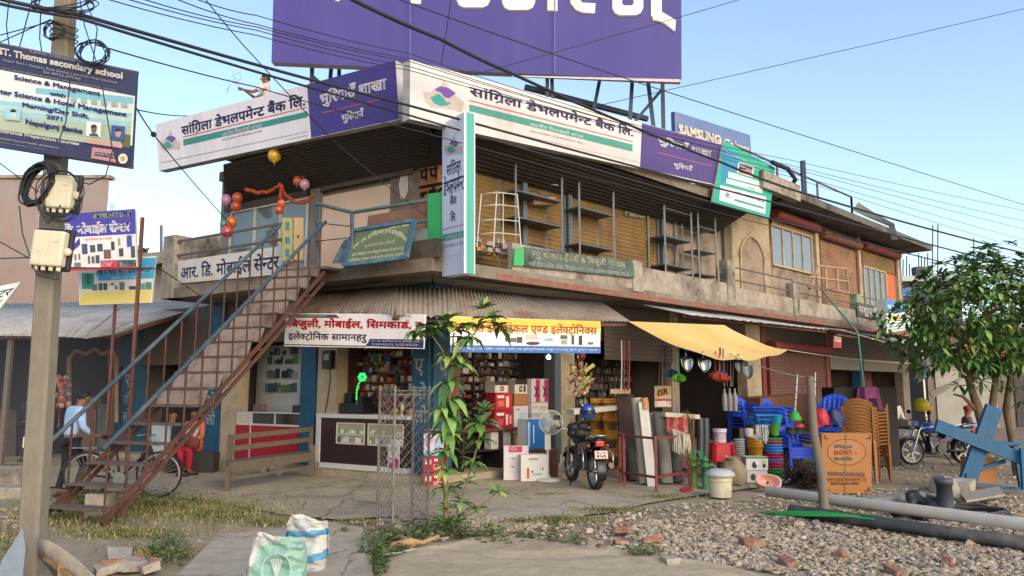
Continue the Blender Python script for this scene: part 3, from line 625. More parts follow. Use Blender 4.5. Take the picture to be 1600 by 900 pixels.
# great purple billboard
s = Sign('billboard', 'huge violet billboard cloth with big cream letters, on steel legs above the roof', 'billboard', at(432, -170, 18.5), at(1064, -170, 18.2), at(1065, 126, 18.2), at(424, 97, 18.5), mat('violet_cloth', '423c7c', .6, .05, 3, stain='4c4484', ss=.7, sa=.5, stretch=(1, 1, .2), bump=.25, bs=1.2), .25, side=mat('cloth_edge', 'cbb9b4', .7, .1, 5), part='cloth')
cl = pm('e6d6cc'); dk = pm('6a5a62')
def letter(pts): s.pp([(x - 1.5, y + 2.5) for x, y in pts], dk); s.pp(pts, cl)
k2 = lambda x, y: (400 + x / 4, y / 4); k2b = lambda x, y: (800 + x / 4, y / 4)
def bowl(f, x0, x1, yb, w, r=45):      # a U-shaped letter foot
    letter([f(x0, -400), f(x0, yb - r), f(x0 + r * .35, yb - r * .3), f(x0 + r, yb), f(x1 - r, yb), f(x1 - r * .35, yb - r * .3), f(x1, yb - r), f(x1, -400), f(x1 - w, -400), f(x1 - w, yb - w - 12), f(x1 - w - 12, yb - w), f(x0 + w + 12, yb - w), f(x0 + w, yb - w - 12), f(x0 + w, -400)])
letter([k2(968, -400), k2(1032, -400), k2(1032, 24), k2(968, 20)])
letter([k2(520, -60), k2(580, -60), k2(520, 6), k2(495, 2)])
bowl(k2, 1255, 1465, 46, 60)
bowl(k2, 1540, 1745, 62, 62)
letter([k2b(222, -400), k2b(285, -400), k2b(284, 70), k2b(222, 64)])
letter([k2b(362, -400), k2b(425, -400), k2b(425, 0), k2b(440, 18), k2b(522, 22), k2b(518, 84), k2b(440, 78), k2b(400, 62), k2b(366, 20)])
bowl(k2b, 628, 820, 96, 60)
letter([k2b(868, -400), k2b(935, -400), k2b(935, 75), k2b(1024, 128), k2b(1018, 196), k2b(960, 150), k2b(915, 130), k2b(880, 126), k2b(880, 104), k2b(870, 102)])
s.done()
s = Sign('x', 'x', 'x', at(800, 117.6, 18.2), at(1064, 124, 18.15), at(1064, 128.5, 18.15), at(800, 119.5, 18.2), mat('hem', 'bdb0b0', .7), .02, part='hem', thing_=s.o)
for u_ in (866, 640): s2 = Sign('x', 'x', 'x', at(u_, -100, 18.18), at(u_ + 2, -100, 18.18), at(u_ + 2, 114, 18.18), at(u_, 114, 18.18), mat('cloth_seam', '5a529a', .6), .004, part='seam', thing_=s.o)
leg_m = mat('billboard_steel', '3a4350', .6, .15, 6)
def leg(x0, y0, x1, y1, Y0, w=.09):
    b = MB(); p, q = at(x0, y0, Y0), at(x1, y1, Y0); q = V((q.x, q.y, min(q.z, 7.0) if q.z > 6.9 else q.z)); b.bar(p, q, w); b.ob('leg', leg_m, s.o)
for a in [(488, 96, 488, 140, 18.9), (518, 100, 508, 140, 19.6), (530, 100, 534, 140, 19.6), (855, 112, 855, 170, 18.6), (862, 112, 866, 175, 18.7), (938, 120, 905, 175, 19), (988, 122, 978, 200, 18.8), (1012, 124, 1030, 230, 19), (1035, 124, 1037, 230, 19.2)]: leg(*a)
b = MB(); b.bar(at(1034, 140, 19), at(992, 190, 19), .07); b.bar(at(820, 136, 18.9), at(1012, 186, 19.8), .12); b.bar(at(488, 118, 18.9), at(504, 132, 18.9), .06); b.ob('brace', leg_m, s.o)
# shop boards at the corner awning
k7 = lambda x, y: (430 + x / 3.019, 480 + y / 3.019)
k8 = lambda x, y: (400 + x / 4, 450 + y / 4); k9 = lambda x, y: (800 + x / 4, 450 + y / 4)
s = Sign('shop_board', 'white electrical shop board with red and dark blue lettering under the tin awning', 'signboard', at(447, 489, 14.3), at(664, 491, 13.0), at(661, 545, 13.0), at(444, 541, 14.3), pm('d2ccc8'), .05)
PPs(s, k8, [(188, 164), (500, 166), (525, 188), (188, 184)], pm('4a4a4c')); T(s, k8, 'श्री मकारी इलेक्ट्रिक सेन्टर', 215, 166, 440, 182, pm('b8b4b0'))
T(s, k8, 'बिजुली, मोबाईल, सिमकार्ड, र', 203, 186, 1035, 272, pm('b3262c'), .028)
T(s, k8, 'इलेक्ट्रोनिक सामानहरु', 203, 268, 692, 345, pm('2b2a50'), .014)
PPs(s, k8, [(712, 318), (1050, 322), (1048, 376), (682, 364), (700, 345)], pm('2b2a50')); PPs(s, k8, [(180, 350), (690, 362), (688, 368), (180, 356)], pm('2b2a50'))
T(s, k8, 'एस एस इलेक्ट्रिकल & इलेक्ट्रोनिक्स', 720, 322, 1028, 342, W_, .008); T(s, k8, '९८४८०६१०८२, ९८२४५४२८२०', 725, 344, 1012, 366, W_, .008); s.done()
s = Sign('shop_board', 'yellow to white electrical shop board with orange lettering and blue foot, behind the young tree', 'signboard', at(703, 494, 13.0), at(938, 502, 13.5), at(938, 552, 13.5), at(704, 550, 13.0), pm('d9d6cc'), .05)
PPs(s, k7, [(825, 46), (1535, 66), (1535, 98), (825, 88)], pm('d8ae3e')); PPs(s, k7, [(825, 88), (1535, 98), (1535, 124), (825, 116)], pm('dcc878')); PPs(s, k7, [(825, 178), (1535, 186), (1535, 218), (825, 212)], pm('2f5f9c'))
T(s, k7, 'एस एस इलेक्ट्रिकल एण्ड इलेक्ट्रोनिक्स', 845, 62, 1518, 138, pm('c4501f'), .02)
T(s, k7, 'हाम्रो यहाँ विद्युत जडान सहित मोबाईल पार्टस तथा इलेक्ट्रोनिक्सका सम्पुर्ण सामानहरु सुपथ मुल्यमा पाइन्छ ।', 835, 186, 1528, 210, pm('dfe6ee'), .006)
for x0, y0, x1, y1, c in [(1085, 142, 1098, 162, '3a3a3e'), (1110, 145, 1138, 165, '55605a'), (1140, 140, 1166, 168, '3f4038'), (1180, 128, 1240, 150, 'd8a89a'), (1270, 145, 1310, 160, '7aa0b8'), (1345, 132, 1378, 150, '3f5a3c'), (1350, 155, 1378, 175, '8a8a80'), (1398, 132, 1410, 176, '4a3a38'), (1432, 134, 1448, 178, '2e2e30'), (1475, 165, 1500, 176, '4a5a58')]: PPs(s, k7, [(x0, y0), (x1, y0), (x1, y1), (x0, y1)], pm(c))
PPs(s, k7, [(1184 + 32 + 34 * cos(a * pi / 6), 170 + 8 * sin(a * pi / 6)) for a in range(12)], pm('4a2a2c')); s.done()
# painted boards on the balcony
s = Sign('painted_board', 'weathered dark green board with cream hand lettering along the right parapet', 'signboard', onR(820, 386, 1.26), onR(989, 408, 1.26), onR(992, 434, 1.26), onR(820, 416, 1.26), mat('weathered_green', '515f58', .85, .2, 5, stain='2c2b28', ss=2.2, sa=.85), .03)
k9b = lambda x, y: (800 + x / 4, 225 + y / 4)
wc_ = mat('worn_letters', 'b3aa92', .85, .15, 20, stain='6a6658', ss=6, sa=.7)
T(s, k9b, 'न्यु थोकार ट्रेडर्स & बिजुली भण्डार', 125, 655, 712, 785, wc_, .012); T(s, k9b, 'यहाँ मोटरपार्टस, ग्रील, बिजुली सामान तथा हार्डवेयर सामानहरु पाइन्छ ।', 105, 728, 745, 832, mat('worn_white', 'b9bdb8', .85, .1, 20, stain='6a6658', ss=6, sa=.6), .006); s.done()
s = Sign('painted_board', 'green hand lettered board in a blue frame, leaning on the landing rail above the stairs', 'signboard', at(553, 361, 13.7), at(648, 345, 13.1), at(635, 403, 12.9), at(538, 415, 13.5), mat('board_green', '56634a', .8, .12, 6), .03)
fr = MB()
for a, b2 in zip(s.c, s.c[1:] + s.c[:1]): fr.bar(a + s.n * .005, b2 + s.n * .005, .07, .06, up=s.n)
fr.ob('frame', mat('frame_blue', '34566a', .7, .15, 8, stain='6f8088', ss=4, sa=.5), s.o)
pw = mat('hand_paint', 'cfcdb0', .85, .1, 12)
s.text('एस. एस. इलेक्ट्रिकल एण्ड इलेक्ट्रोनिक्स', .07, .42, .94, .6, pw, .012, arc=.36); s.text('न्यु बसपार्क रोड भुरिगाउँ', .25, .45, .75, .57, pw, .005); s.text('यहाँ मोबाईल तथा बिजुली सम्बन्धी सामानहरु', .08, .66, .92, .78, pw, .008); s.text('सर्भिसिङ गर्नका साथै सुपथ मुल्यमा पाइन्छ', .06, .82, .95, .94, pw, .008); s.text('भुरिगाउँ, बर्दिया', .6, .06, .93, .13, pw); s.done()
s = Sign('painted_board', 'long whitewashed board with blue hand lettering on the left parapet, behind the stair rails', 'signboard', onL(278, 408, 1.28), onL(442, 384, 1.28), onL(442, 428, 1.28), onL(278, 443, 1.28), mat('whitewash', 'b9b6ae', .85, .1, 4, stain='8d8478', ss=2, sa=.5), .03)
s.text('आर. डि. मोबाईल सेन्टर', .03, .16, .97, .88, pm('2c2f66'), .014); s.done()
s = Sign('painted_board', 'bare green sheet fixed upright beside the blade board', 'signboard', at(668, 303, 13.5), at(691, 300, 13.4), at(691, 387, 13.4), at(668, 389, 13.5), pm('2f8f52'), .03); s.done()
s = Sign('painted_board', 'bright green chip of board at the left end of the weathered parapet board', 'signboard', onR(804, 388, 1.26), onR(819, 388, 1.26), onR(819, 415, 1.26), onR(803, 415, 1.26), pm('3f9a5c'), .03); s.done()
s = Sign('painted_board', 'white painted words on a dark panel of the far right parapet', 'signboard', onR(1340, 472, 1.27), onR(1373, 479, 1.27), onR(1373, 500, 1.27), onR(1340, 493, 1.27), mat('dark_panel', '55524a', .9, .2, 5), .02); s.text('पशुपती', .06, .08, .95, .95, pm('b5b8b4'), .02); s.done()
s = Sign('sweet_shop_board', 'blue and white sweet shop lightbox board at the far right end of the balcony', 'signboard', at(1384, 467, 24), at(1437, 478, 26), at(1437, 512, 26), at(1386, 520, 24), pm('ccd0d0'), .3, side=pm('a9a9a6'))
s.rect(0, 0, 1, .42, pm('3f7fb0')); s.text('न्यू पशुपति मिष्ठान भण्डार', .04, .1, .96, .36, pm('e0e6ea'), .02); s.rect(.6, .0, 1, .09, pm('c4523f')); s.rect(.08, .47, .4, .66, pm('b8a83a')); s.rect(.42, .47, .7, .66, pm('c0a890'))
for i in range(3): s.rect(.05, .72 + i * .09, .8, .76 + i * .09, pm('6f9a74'))
s.done()
# sheets of thin board leaning at the landing, drawn face sheet
b = MB(); b.slab(at(575, 337, 14.6), at(666, 322, 13.7), at(667, 366, 13.6), at(573, 360, 14.5), .06); o = b.ob('old_door_leaf', mat('old_wood', '7d5a48', .8, .2, 4, stain='5f463a', ss=1.4, sa=.6)); tag(o, 'old brown wooden door leaf propped behind the leaning green board', 'door')
b = MB(); b.prism([(0, 0), (.52, 0), (.62, .55), (.42, .5), (.2, .42), (.08, .2)], at(519, 411, 13.9), (1, -.2, 0), (0, .1, 1), .02); o = b.ob('tin_sheet', mat('scrap_blue', '5d727a', .7, .25, 8, stain='2e3438', ss=4, sa=.8)); tag(o, 'torn grey blue tin sheet with a dark painted ring, left of the leaning board', 'sheet')
b = MB(); b.slab(at(640, 361, 13.5), at(668, 357, 13.4), at(668, 391, 13.35), at(640, 392, 13.45), .02); o = b.ob('tin_sheet', mat('scrap_grey', '6a777a', .7, .2, 8, stain='333a3e', ss=4, sa=.7)); tag(o, 'grey tin sheet between the leaning board and the green sheet', 'sheet')
# ================================================================ tin awnings, tarpaulin, left shed
M_tin = mat('rusty_tin', '80766a', .75, .15, 4, metal=0, spec=.2, stain='6b4331', ss=1.3, sa=.75, stretch=(1, 1, .5))
M_tin2 = mat('grey_tin', 'a8a49e', .7, .12, 4, metal=0, spec=.2, stain='6f665c', ss=1.1, sa=.5)
M_pole = mat('rust_pole', '5f3d31', .75, .2, 8)
def tin(parent, a, b, c, d, m=M_tin, jit=.03, name='tin_sheet'):
    q = MB(); q.corr(a, b, c, d, .085, .013, jit=jit, seg=2); o = q.ob(name, m, parent); md = o.modifiers.new('sheet', 'SOLIDIFY'); md.thickness = .003; return o
aw = thing('tin_awning', 'rusty corrugated tin awning round the building corner above the two shop boards', 'awning', at(700, 560, 13.6))
E_ = [at(430, 487, 15.3), at(530, 489.5, 14.2), at(618, 492, 13.15), at(704, 497, 13.05), at(845, 500, 13.7), at(985, 502, 14.5)]
T_ = [at(478, 456, 16.0), at(560, 451, 15.2), at(622, 447, 14.3), at(702, 450, 14.1), at(815, 460, 15.3), at(938, 471, 16.8)]
for i in range(5): tin(aw, T_[i] + Z3 * (.012 * (i % 2)), T_[i + 1] + Z3 * (.012 * (i % 2)), E_[i + 1] + Z3 * (.012 * (i % 2)), E_[i] + Z3 * (.012 * (i % 2)))
b = MB()
for i in range(5): b.bar(E_[i] - Z3 * .06 + V((0, .1, 0)), E_[i + 1] - Z3 * .06 + V((0, .1, 0)), .05)
b.ob('eave_beam', M_pole, aw)
b = MB()
for e, t in zip(E_, T_): b.bar(e - Z3 * .05, t - Z3 * .05, .045)
b.ob('rafter', M_pole, aw)
aw2 = thing('tin_awning', 'thin grey tin awning along the right shops, behind the yellow tarpaulin', 'awning', PR(9, 2, 0))
tin(aw2, PR(5.2, 1.22, 3.62), PR(8.6, 1.22, 3.62), PR(8.6, 2.5, 3.33), PR(5.2, 2.5, 3.3), M_tin2, .05); tin(aw2, PR(8.5, 1.22, 3.64), PR(12.6, 1.22, 3.62), PR(12.6, 2.4, 3.38), PR(8.5, 2.45, 3.34), M_tin2, .05)
b = MB(); b.bar(PR(5.2, 2.3, 3.28), PR(12.6, 2.3, 3.32), .05); b.ob('eave_beam', M_pole, aw2)
aw3 = thing('tin_awning', 'bent grey tin awning at the far right shops, its torn edge drooping', 'awning', PR(17, 2, 0))
tin(aw3, PR(13.6, 1.22, 3.62), PR(17.6, 1.22, 3.6), PR(17.4, 2.6, 3.1), PR(13.8, 2.3, 3.45), M_tin2, .08); tin(aw3, PR(18.0, 1.22, 3.62), PR(26, 1.22, 3.6), PR(26, 2.5, 3.25), PR(18.0, 2.6, 3.2), M_tin2, .05)
b = MB(); b.bar(PR(13.6, 2.2, 3.3), PR(26, 2.4, 3.2), .05); b.ob('eave_beam', M_pole, aw3)
b = MB(); b.bar(PR(20.8, 2.3, 0), PR(20.8, 2.3, 3.2), .06); b.ob('post', M_alu, aw3)
# yellow tarpaulin
P1, P2, P3, P4 = at(982, 502, 14.4), at(1132, 508, 16.4), at(1232, 547, 16.0), at(1108, 558, 13.0)
N_ = 14; vs, fs = [], []
rn = random.Random(4)
for i in range(N_ + 1):
    for j in range(N_ + 1):
        u, w = i / N_, j / N_; p = P1.lerp(P2, u).lerp(P4.lerp(P3, u), w)
        p = p - Z3 * (.22 * 4 * u * (1 - u) * w * .55 + .1 * 4 * w * (1 - w) * (.6 + .4 * sin(u * 9))) + Z3 * .02 * sin(u * 17 + w * 9) * w
        vs.append(p)
for i in range(N_):
    for j in range(N_): a = i * (N_ + 1) + j; fs.append((a, a + N_ + 1, a + N_ + 2, a + 1))
b = MB(); b.add(vs, fs, 0, True); b.add([p - Z3 * .006 for p in vs], [f[::-1] for f in fs], 1, True)
o = b.ob('tarpaulin', [mat('yellow_tarp', 'cba862', .55, .06, 2, stain='d2ba80', ss=1, sa=.5), mat('blue_tarp', '23304f', .6, .1, 3)])
tag(o, 'yellow tarpaulin with blue underside stretched out over the hardware goods', 'tarpaulin')
def rope(pts, r, m, name, label, cat='rope', sag=0, group=None, n=5, res=14):
    out = []
    for a, c in zip(pts, pts[1:]):
        for i in range(res):
            t = i / res; out.append(V(a).lerp(V(c), t) - Z3 * (sag * 4 * t * (1 - t)))
    out.append(V(pts[-1])); b = MB(); b.tube(out, r, n); o = b.ob(name, m); return tag(o, label, cat, group)
M_rope = mat('white_rope', 'a8a49a', .8, .1, 9); M_grope = mat('green_rope', '4f7f66', .8, .1, 9); M_cable = mat('black_cable', '26272c', .6, .1, 5)
rope([P3, at(1430, 568, 21)], .008, M_rope, 'rope', 'long white rope from the tarpaulin tip to the far right', sag=.05)
rope([at(1140, 553, 14.2), at(1272, 592, 12.0)], .008, M_rope, 'rope', 'pale rope from the tarpaulin edge down to the wooden stake', sag=.06)
rope([onR(1283, 452, 1.3), at(1340, 520, 20), at(1350, 610, 20), at(1352, 625, 20)], .03, M_grope, 'rope', 'green rope hung from the right balcony rail down past the shop door')
# ---- left side: neighbouring shed, tall wall, signs on posts
sh = thing('tin_shed', 'low tin roofed shed shading the dark shops at the far left', 'shed', (-12, 18, 0))
e0, e1, e2, e3 = at(-120, 524, 17.2), at(60, 525, 17.2), at(130, 529, 17.1), at(182, 521, 17.2)
t0, t1, t2, t3 = at(-100, 474, 21.5), at(80, 474, 21.3), at(200, 472, 21.0), at(345, 470, 20.2)
tin(sh, t0, t1, e1, e0, M_tin2, .04); tin(sh, t1 + Z3 * .02, t2 + Z3 * .02, e2 + Z3 * .02, e1 + Z3 * .02, M_tin2, .04); tin(sh, t2, t3, e3, e2, M_tin2, .04)
b = MB(); b.bar(e0 - Z3 * .06 + V((0, .15, 0)), e3 - Z3 * .06 + V((0, .15, 0)), .06); b.bar(e3 - Z3 * .05, t3 - Z3 * .05, .06); b.ob('eave_beam', M_pole, sh)
for x in (-60, 18, 88):
    p = at(x, 524, 17.5); b = MB(); b.bar((p.x, p.y, 0), (p.x, p.y, p.z - .03), .06 if x > 100 else .1); b.ob('post', M_pole if x > 100 else mat('grey_wood', '5f564c', .9, .2, 6), sh)
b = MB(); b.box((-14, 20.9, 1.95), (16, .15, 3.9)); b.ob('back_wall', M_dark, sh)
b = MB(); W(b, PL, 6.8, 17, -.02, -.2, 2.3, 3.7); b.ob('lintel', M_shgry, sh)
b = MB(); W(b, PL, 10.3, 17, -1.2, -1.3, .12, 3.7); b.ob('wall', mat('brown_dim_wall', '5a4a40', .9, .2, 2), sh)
for x in (100, 132, 172):       # painted arch frame in the dim shed
    pass
ar = MB(); ar.tube([at(108, 660, 19.6), at(108, 560, 19.6), at(118, 548, 19.6), at(135, 553, 19.6), at(148, 545, 19.6), at(160, 553, 19.6), at(176, 548, 19.6), at(182, 560, 19.6), at(182, 660, 19.6)], .06, 6); ar.ob('arch_frame', mat('tan_frame', '7a6247', .85, .15, 5), sh)
bb = thing('plastered_building', 'tall blank pinkish plastered house behind the poles at the far left', 'building', (-21, 29, 0))
q0, q1 = at(-200, 262, 28), at(171, 279, 28)
b = MB(); f_ = lambda k, z: [V((q0.x * k, 28 * k, z)), V((q1.x * k - (k - 1) * 3, 28 * k, z))]; A_ = f_(1, 0) + f_(1.25, 0)[::-1]; b.add(A_ + [p + Z3 * q1.z for p in A_], [(0, 1, 2, 3), (4, 5, 6, 7), (0, 1, 5, 4), (1, 2, 6, 5), (2, 3, 7, 6), (3, 0, 4, 7)]); b.ob('wall', mat('pink_grey_plaster', '8d7a72', .92, .1, 1, stain='8a8682', ss=.3, sa=.9, bump=.3, bs=6), bb)
b = MB(); b.box(((q0.x + q1.x) / 2, 28.1, q1.z + .06), (q1.x - q0.x + .1, .4, .12)); b.ob('coping', M_mossy, bb)
b = MB()
for x in (172, 175, 178): b.tube([at(x, 345, 28.5), at(x, 318, 28.5)], .015, 4)
b.ob('rebar', M_pole, bb)
hs = thing('low_building', 'low concrete house with flat roof edge behind the phone shop boards', 'building', (-10.5, 24, 0))
q0, q1 = at(175, 402, 24), at(272, 396, 24)
b = MB(); b.box(((q0.x + q1.x) / 2, 26.5, q1.z / 2), (q1.x - q0.x, 5, q1.z)); b.ob('wall', mat('greyish_wall', '8a8078', .92, .15, 1), hs)
b = MB(); b.slab(at(210, 396, 23.4), at(275, 392, 22.6), at(275, 405, 22.6), at(212, 420, 23.4), .5); b.ob('roof', M_mossy, hs)
s = Sign('mobile_board', 'purple and white mobile shop board with phone pictures, on a rusty post', 'signboard', at(60, 337, 15.2), at(211, 327, 15.2), at(214, 417, 15.2), at(60, 422, 15.2), pm('c9c6c4'), .06)
ks = lambda x, y: (90 + x / 5.625, 320 + y / 5.625)
PPs(s, ks, [(-165, 100), (680, 35), (690, 255), (-165, 300)], pm('3f3a8c')); T(s, ks, 'आवश्यक परामर्श', 310, 70, 650, 105, pm('9ab04a'), .015)
T(s, ks, 'आर. डि. मोबाईल सेन्टर', -120, 175, 640, 245, W_, .028); PPs(s, ks, [(60, 440), (195, 290), (200, 350), (90, 450)], pm('3f3a8c')); T(s, ks, 'सम्पूर्ण मोबाईलका पार्टस र एसेसरिज', 235, 290, 480, 315, pm('b8604a'))
for x0, y0, x1, y1, c in [(212, 345, 262, 435, '3a4a6a'), (285, 355, 330, 420, '44464a'), (348, 345, 395, 412, '3a4654'), (405, 395, 468, 475, '6a4a50'), (470, 325, 500, 400, '3f3a3a'), (530, 295, 550, 360, '8a8474'), (608, 270, 652, 370, '2f4f8f'), (540, 385, 578, 455, '33404a'), (645, 365, 680, 465, '3f4454'), (60, 505, 90, 535, '5a6068'), (148, 510, 205, 545, '5f6a7a'), (268, 450, 285, 520, '7a3a3a'), (300, 455, 325, 515, '4a5a64'), (336, 445, 370, 515, '3f4a58'), (150, 435, 165, 490, '6a6a6a'), (185, 432, 200, 485, '6a6a6a')]: PPs(s, ks, [(x0, y0), (x1, y0 - 3), (x1 + 4, y1 - 3), (x0 + 4, y1)], pm(c))
PPs(s, ks, [(382, 490), (528, 486), (528, 550), (384, 552)], pm('b3344a')); PPs(s, ks, [(530, 486), (692, 484), (694, 546), (530, 550)], pm('2f4a44')); T(s, ks, 'फोटोकपी', 388, 500, 490, 542, W_, .01); T(s, ks, 'रिचार्ज कार्ड', 538, 498, 685, 540, W_, .01); s.done()
b = MB(); b.bar(s.P(-.02, 1.0, .01), s.P(1, 1.02, .01), .05); b.ob('base_strip', pm('b0303a'), s.o)
p = at(215, 430, 15.3); b = MB(); b.bar((p.x, p.y + .05, 0), (p.x, p.y + .05, p.z + 1.2), .06); b.ob('post', M_pole, s.o)
s = Sign('store_board', 'blue and white store board with a yellow foot, below the mobile shop board', 'signboard', at(122, 408, 16.2), at(243, 400, 16.2), at(237, 473, 16.2), at(124, 477, 16.2), pm('c9cdca'), .06)
PPs(s, ks, [(330, 590), (700, 470), (865, 465), (845, 645), (365, 668)], pm('3f97bf')); PPs(s, ks, [(210, 770), (830, 745), (815, 855), (190, 880)], pm('cdbb6a'))
T(s, ks, 'सञ्जय फुटवेयर स्टोर', 350, 560, 832, 610, W_, .02); T(s, ks, 'भुरिगाउँ न.पा. २, बर्दिया', 470, 628, 735, 652, W_)
for x0, y0, x1, y1, c in [(215, 600, 320, 740, '3f8a7a'), (255, 610, 290, 700, '2f6a64'), (305, 700, 350, 755, '5f6f68'), (360, 690, 398, 752, '44565f'), (404, 690, 438, 750, '3f4a50'), (468, 685, 500, 712, '7a8078'), (505, 710, 530, 745, '6a7468'), (545, 680, 590, 750, '5f686a'), (630, 715, 690, 745, '44484a'), (725, 690, 770, 742, '5f8f88'), (775, 680, 828, 742, '4a7f78')]: PPs(s, ks, [(x0, y0), (x1, y0), (x1, y1), (x0, y1)], pm(c))
s.done()
b = MB(); p = at(180, 477, 16.3); b.bar((p.x, p.y, 0), (p.x, p.y, p.z + .9), .05); b.ob('post', M_pole, s.o)
s = Sign('tilted_board', 'tilted white board with green writing at the left edge, behind the pole', 'signboard', at(-40, 455, 14.5), at(33, 440, 14.5), at(0, 482, 14.5), at(-60, 500, 14.5), pm('c2c8c4'), .04); s.text('सेन्टर', .35, .1, .95, .5, pm('5a9a88'), .01); s.text('भुरिगाउँ', .3, .6, .9, .9, pm('6a7a88')); s.done()
# ================================================================ steel stairs to the balcony
B0, T0 = V((-5.65, 10.15, .1)), V((-3.98, 14.3, 3.93)); d_ = T0 - B0; h_ = V((d_.x, d_.y, 0)).normalized(); w_ = V((h_.y, -h_.x, 0)); HW = .5
st = thing('staircase', 'steep rusty iron staircase with blue handrails climbing to the left balcony', 'staircase', (B0 + T0) / 2 - Z3 * 2)
M_rust = mat('rusty_iron', '52352b', .85, .22, 7, stain='3a2d29', ss=3, sa=.7); M_hand = mat('blue_rail', '34464f', .5, .15, 5, stain='5d6468', ss=1.2, sa=.7)
M_tread = mat('worn_tread', '5c5049', .85, .25, 6, stain='544a42', ss=5, sa=.6, stretch=(3, 3, 3)); M_riser = mat('pale_riser', '85756a', .8, .15, 3, stain='553e33', ss=2.2, sa=.85)
NT = 15
for i in range(NT):
    p = B0.lerp(T0, (i + .3) / NT); b = MB()
    if i < 6:
        for j in range(5): b.bar(p - w_ * HW + h_ * (.055 * j - .1), p + w_ * HW + h_ * (.055 * j - .1), .045, .03)
    else: b.bar(p - w_ * HW, p + w_ * HW, .26, .025)
    b.ob('tread', M_tread, st)
    if i >= 5:
        q = B0.lerp(T0, (i + 1.3) / NT); b = MB(); b.slab(q - w_ * (HW - .03) + h_ * -.11 - Z3 * .02, q + w_ * (HW - .03) + h_ * -.11 - Z3 * .02, p + w_ * (HW - .03) + h_ * .1 + Z3 * .02, p - w_ * (HW - .03) + h_ * .1 + Z3 * .02, .006); b.ob('riser', M_riser, st)
for sd in (-1, 1):
    o_ = w_ * (HW + .03) * sd
    b = MB(); b.bar(B0 + o_ - Z3 * .08, T0 + o_ - Z3 * .08, .04, .06); b.bar(B0 + o_ - Z3 * .02 + h_ * .22, T0 + o_ - Z3 * .26, .04, .05)
    for i in range(1, NT, 4): a = B0.lerp(T0, i / NT); c = B0.lerp(T0, min(1, (i + .8) / NT)); b.bar(a + o_ - Z3 * .09, c + o_ - Z3 * .24, .025) if i > 0 else None
    b.ob('stringer', M_rust, st)
    n = 15
    for i in range(n):
        p = B0.lerp(T0, (i + .1) / (n - .4)) + o_; b = MB(); b.tube([p - Z3 * .08, p + Z3 * .86], .016, 6); b.ob('baluster', M_rust, st)
    b = MB(); b.tube([B0 + o_ + Z3 * .84 - h_ * .06, B0 + o_ + Z3 * .88, T0 + o_ + Z3 * .88], .032, 8); b.ob('handrail', M_hand, st)
b = MB(); L0 = T0 + h_ * .35 - Z3 * .03; b.slab(T0 - w_ * .55 + h_ * -.05 - Z3 * .02, T0 + w_ * .6 - h_ * .05 - Z3 * .02, L0 + w_ * .7 + h_ * .5, L0 - w_ * .6 + h_ * .5, .05); b.ob('landing', M_tread, st)
ra = thing('landing_rail', 'blue pipe rail bent round the balcony landing above the leaning green board', 'railing', at(550, 400, 13.8))
b = MB(); a1, a2, a3 = at(494, 318, 14.3), at(550, 332, 13.6), at(668, 313, 13.2); b.tube([a1, a2, a3], .035, 8); b.tube([at(494, 348, 14.3), at(550, 354, 13.6)], .012, 5); b.tube([at(494, 377, 14.3), at(550, 371, 13.6)], .012, 5); b.tube([at(630, 352, 13.3), at(668, 344, 13.2)], .03, 6); b.ob('rail', mat('dull_blue_rail', '4a5a5c', .6, .2, 5), ra)
b = MB(); b.tube([a2, at(550, 405, 13.6)], .035, 8); b.ob('post', M_hand, ra)
b = MB(); b.tube([a1, at(496, 402, 14.3)], .03, 8); b.ob('post', M_hand, ra)
b = MB(); p = gd(155, 808); b.box((p.x, p.y, .15), (.3, .25, .34)); o = b.ob('concrete_block', M_mossy, bev=.02); tag(o, 'mossy concrete block at the foot of the iron stairs', 'block')
b = MB(); p = gd(18, 770); b.box((p.x, p.y, .2), (.55, .4, .5)); b.box((p.x - .1, p.y - .3, .05), (1.2, .5, .2)); o = b.ob('concrete_block', M_mossy, bev=.03); tag(o, 'worn concrete block left of the leaning utility pole', 'block')
# ================================================================ utility pole, school board, coils, boxes
p0, p1 = gd(48, 893), at(107, -60, 7.75)
up = thing('utility_pole', 'leaning concrete utility pole carrying the school board, at the left edge', 'pole', p0)
b = MB(); p0b = p0 - Z3 * .2; dq = (p1 - p0b).normalized(); xq = V((1, 0, -dq.x)).normalized(); yq = dq.cross(xq)
n_ = 12; vs = []
for i in range(n_ + 1):
    c_ = p0b.lerp(p1, i / n_); w = .1 - .014 * i / n_
    for a, e in ((-1, -.7), (-.75, -1), (.75, -1), (1, -.7), (1, .7), (.75, 1), (-.75, 1), (-1, .7)): vs.append(c_ + xq * a * w + yq * e * w)
b.add(vs, [(i * 8 + j, i * 8 + (j + 1) % 8, i * 8 + 8 + (j + 1) % 8, i * 8 + 8 + j) for i in range(n_) for j in range(8)]); b.ob('shaft', mat('pole_concrete', '756e61', .92, .15, 7, stain='6f6350', ss=2.6, sa=.6, bump=.35, bs=30, stretch=(1, 1, .4)), up)
PX = lambda t, dx=0, dy=0: p0.lerp(p1, t) + V((dx, dy, 0))
b = MB(); c_ = PX(.39); b.box((c_.x + .0, c_.y - .113, c_.z - 1.25), (.12, .006, .1)); b.ob('paper_scrap', pm('c8c0b0'), up)
b = MB()
for yy in (55, 63, 45): 
    c_ = at(100, yy, 7.7); b.tube([c_ + V((.13 * cos(a * pi / 6), .13 * sin(a * pi / 6), .02 * sin(a))) for a in range(12)], .006, 5, closed=True)
b.ob('tie_wire', M_cable, up)
s = Sign('school_board', 'dark blue secondary school board with portraits, fixed across the leaning pole', 'signboard', at(-75, 53, 7.5), at(214, 113, 7.35), at(206, 261, 7.35), at(-75, 216, 7.5), pm('2f3350'), .03)
k1 = lambda x, y: (x / 4.286, 60 + y / 4.286)
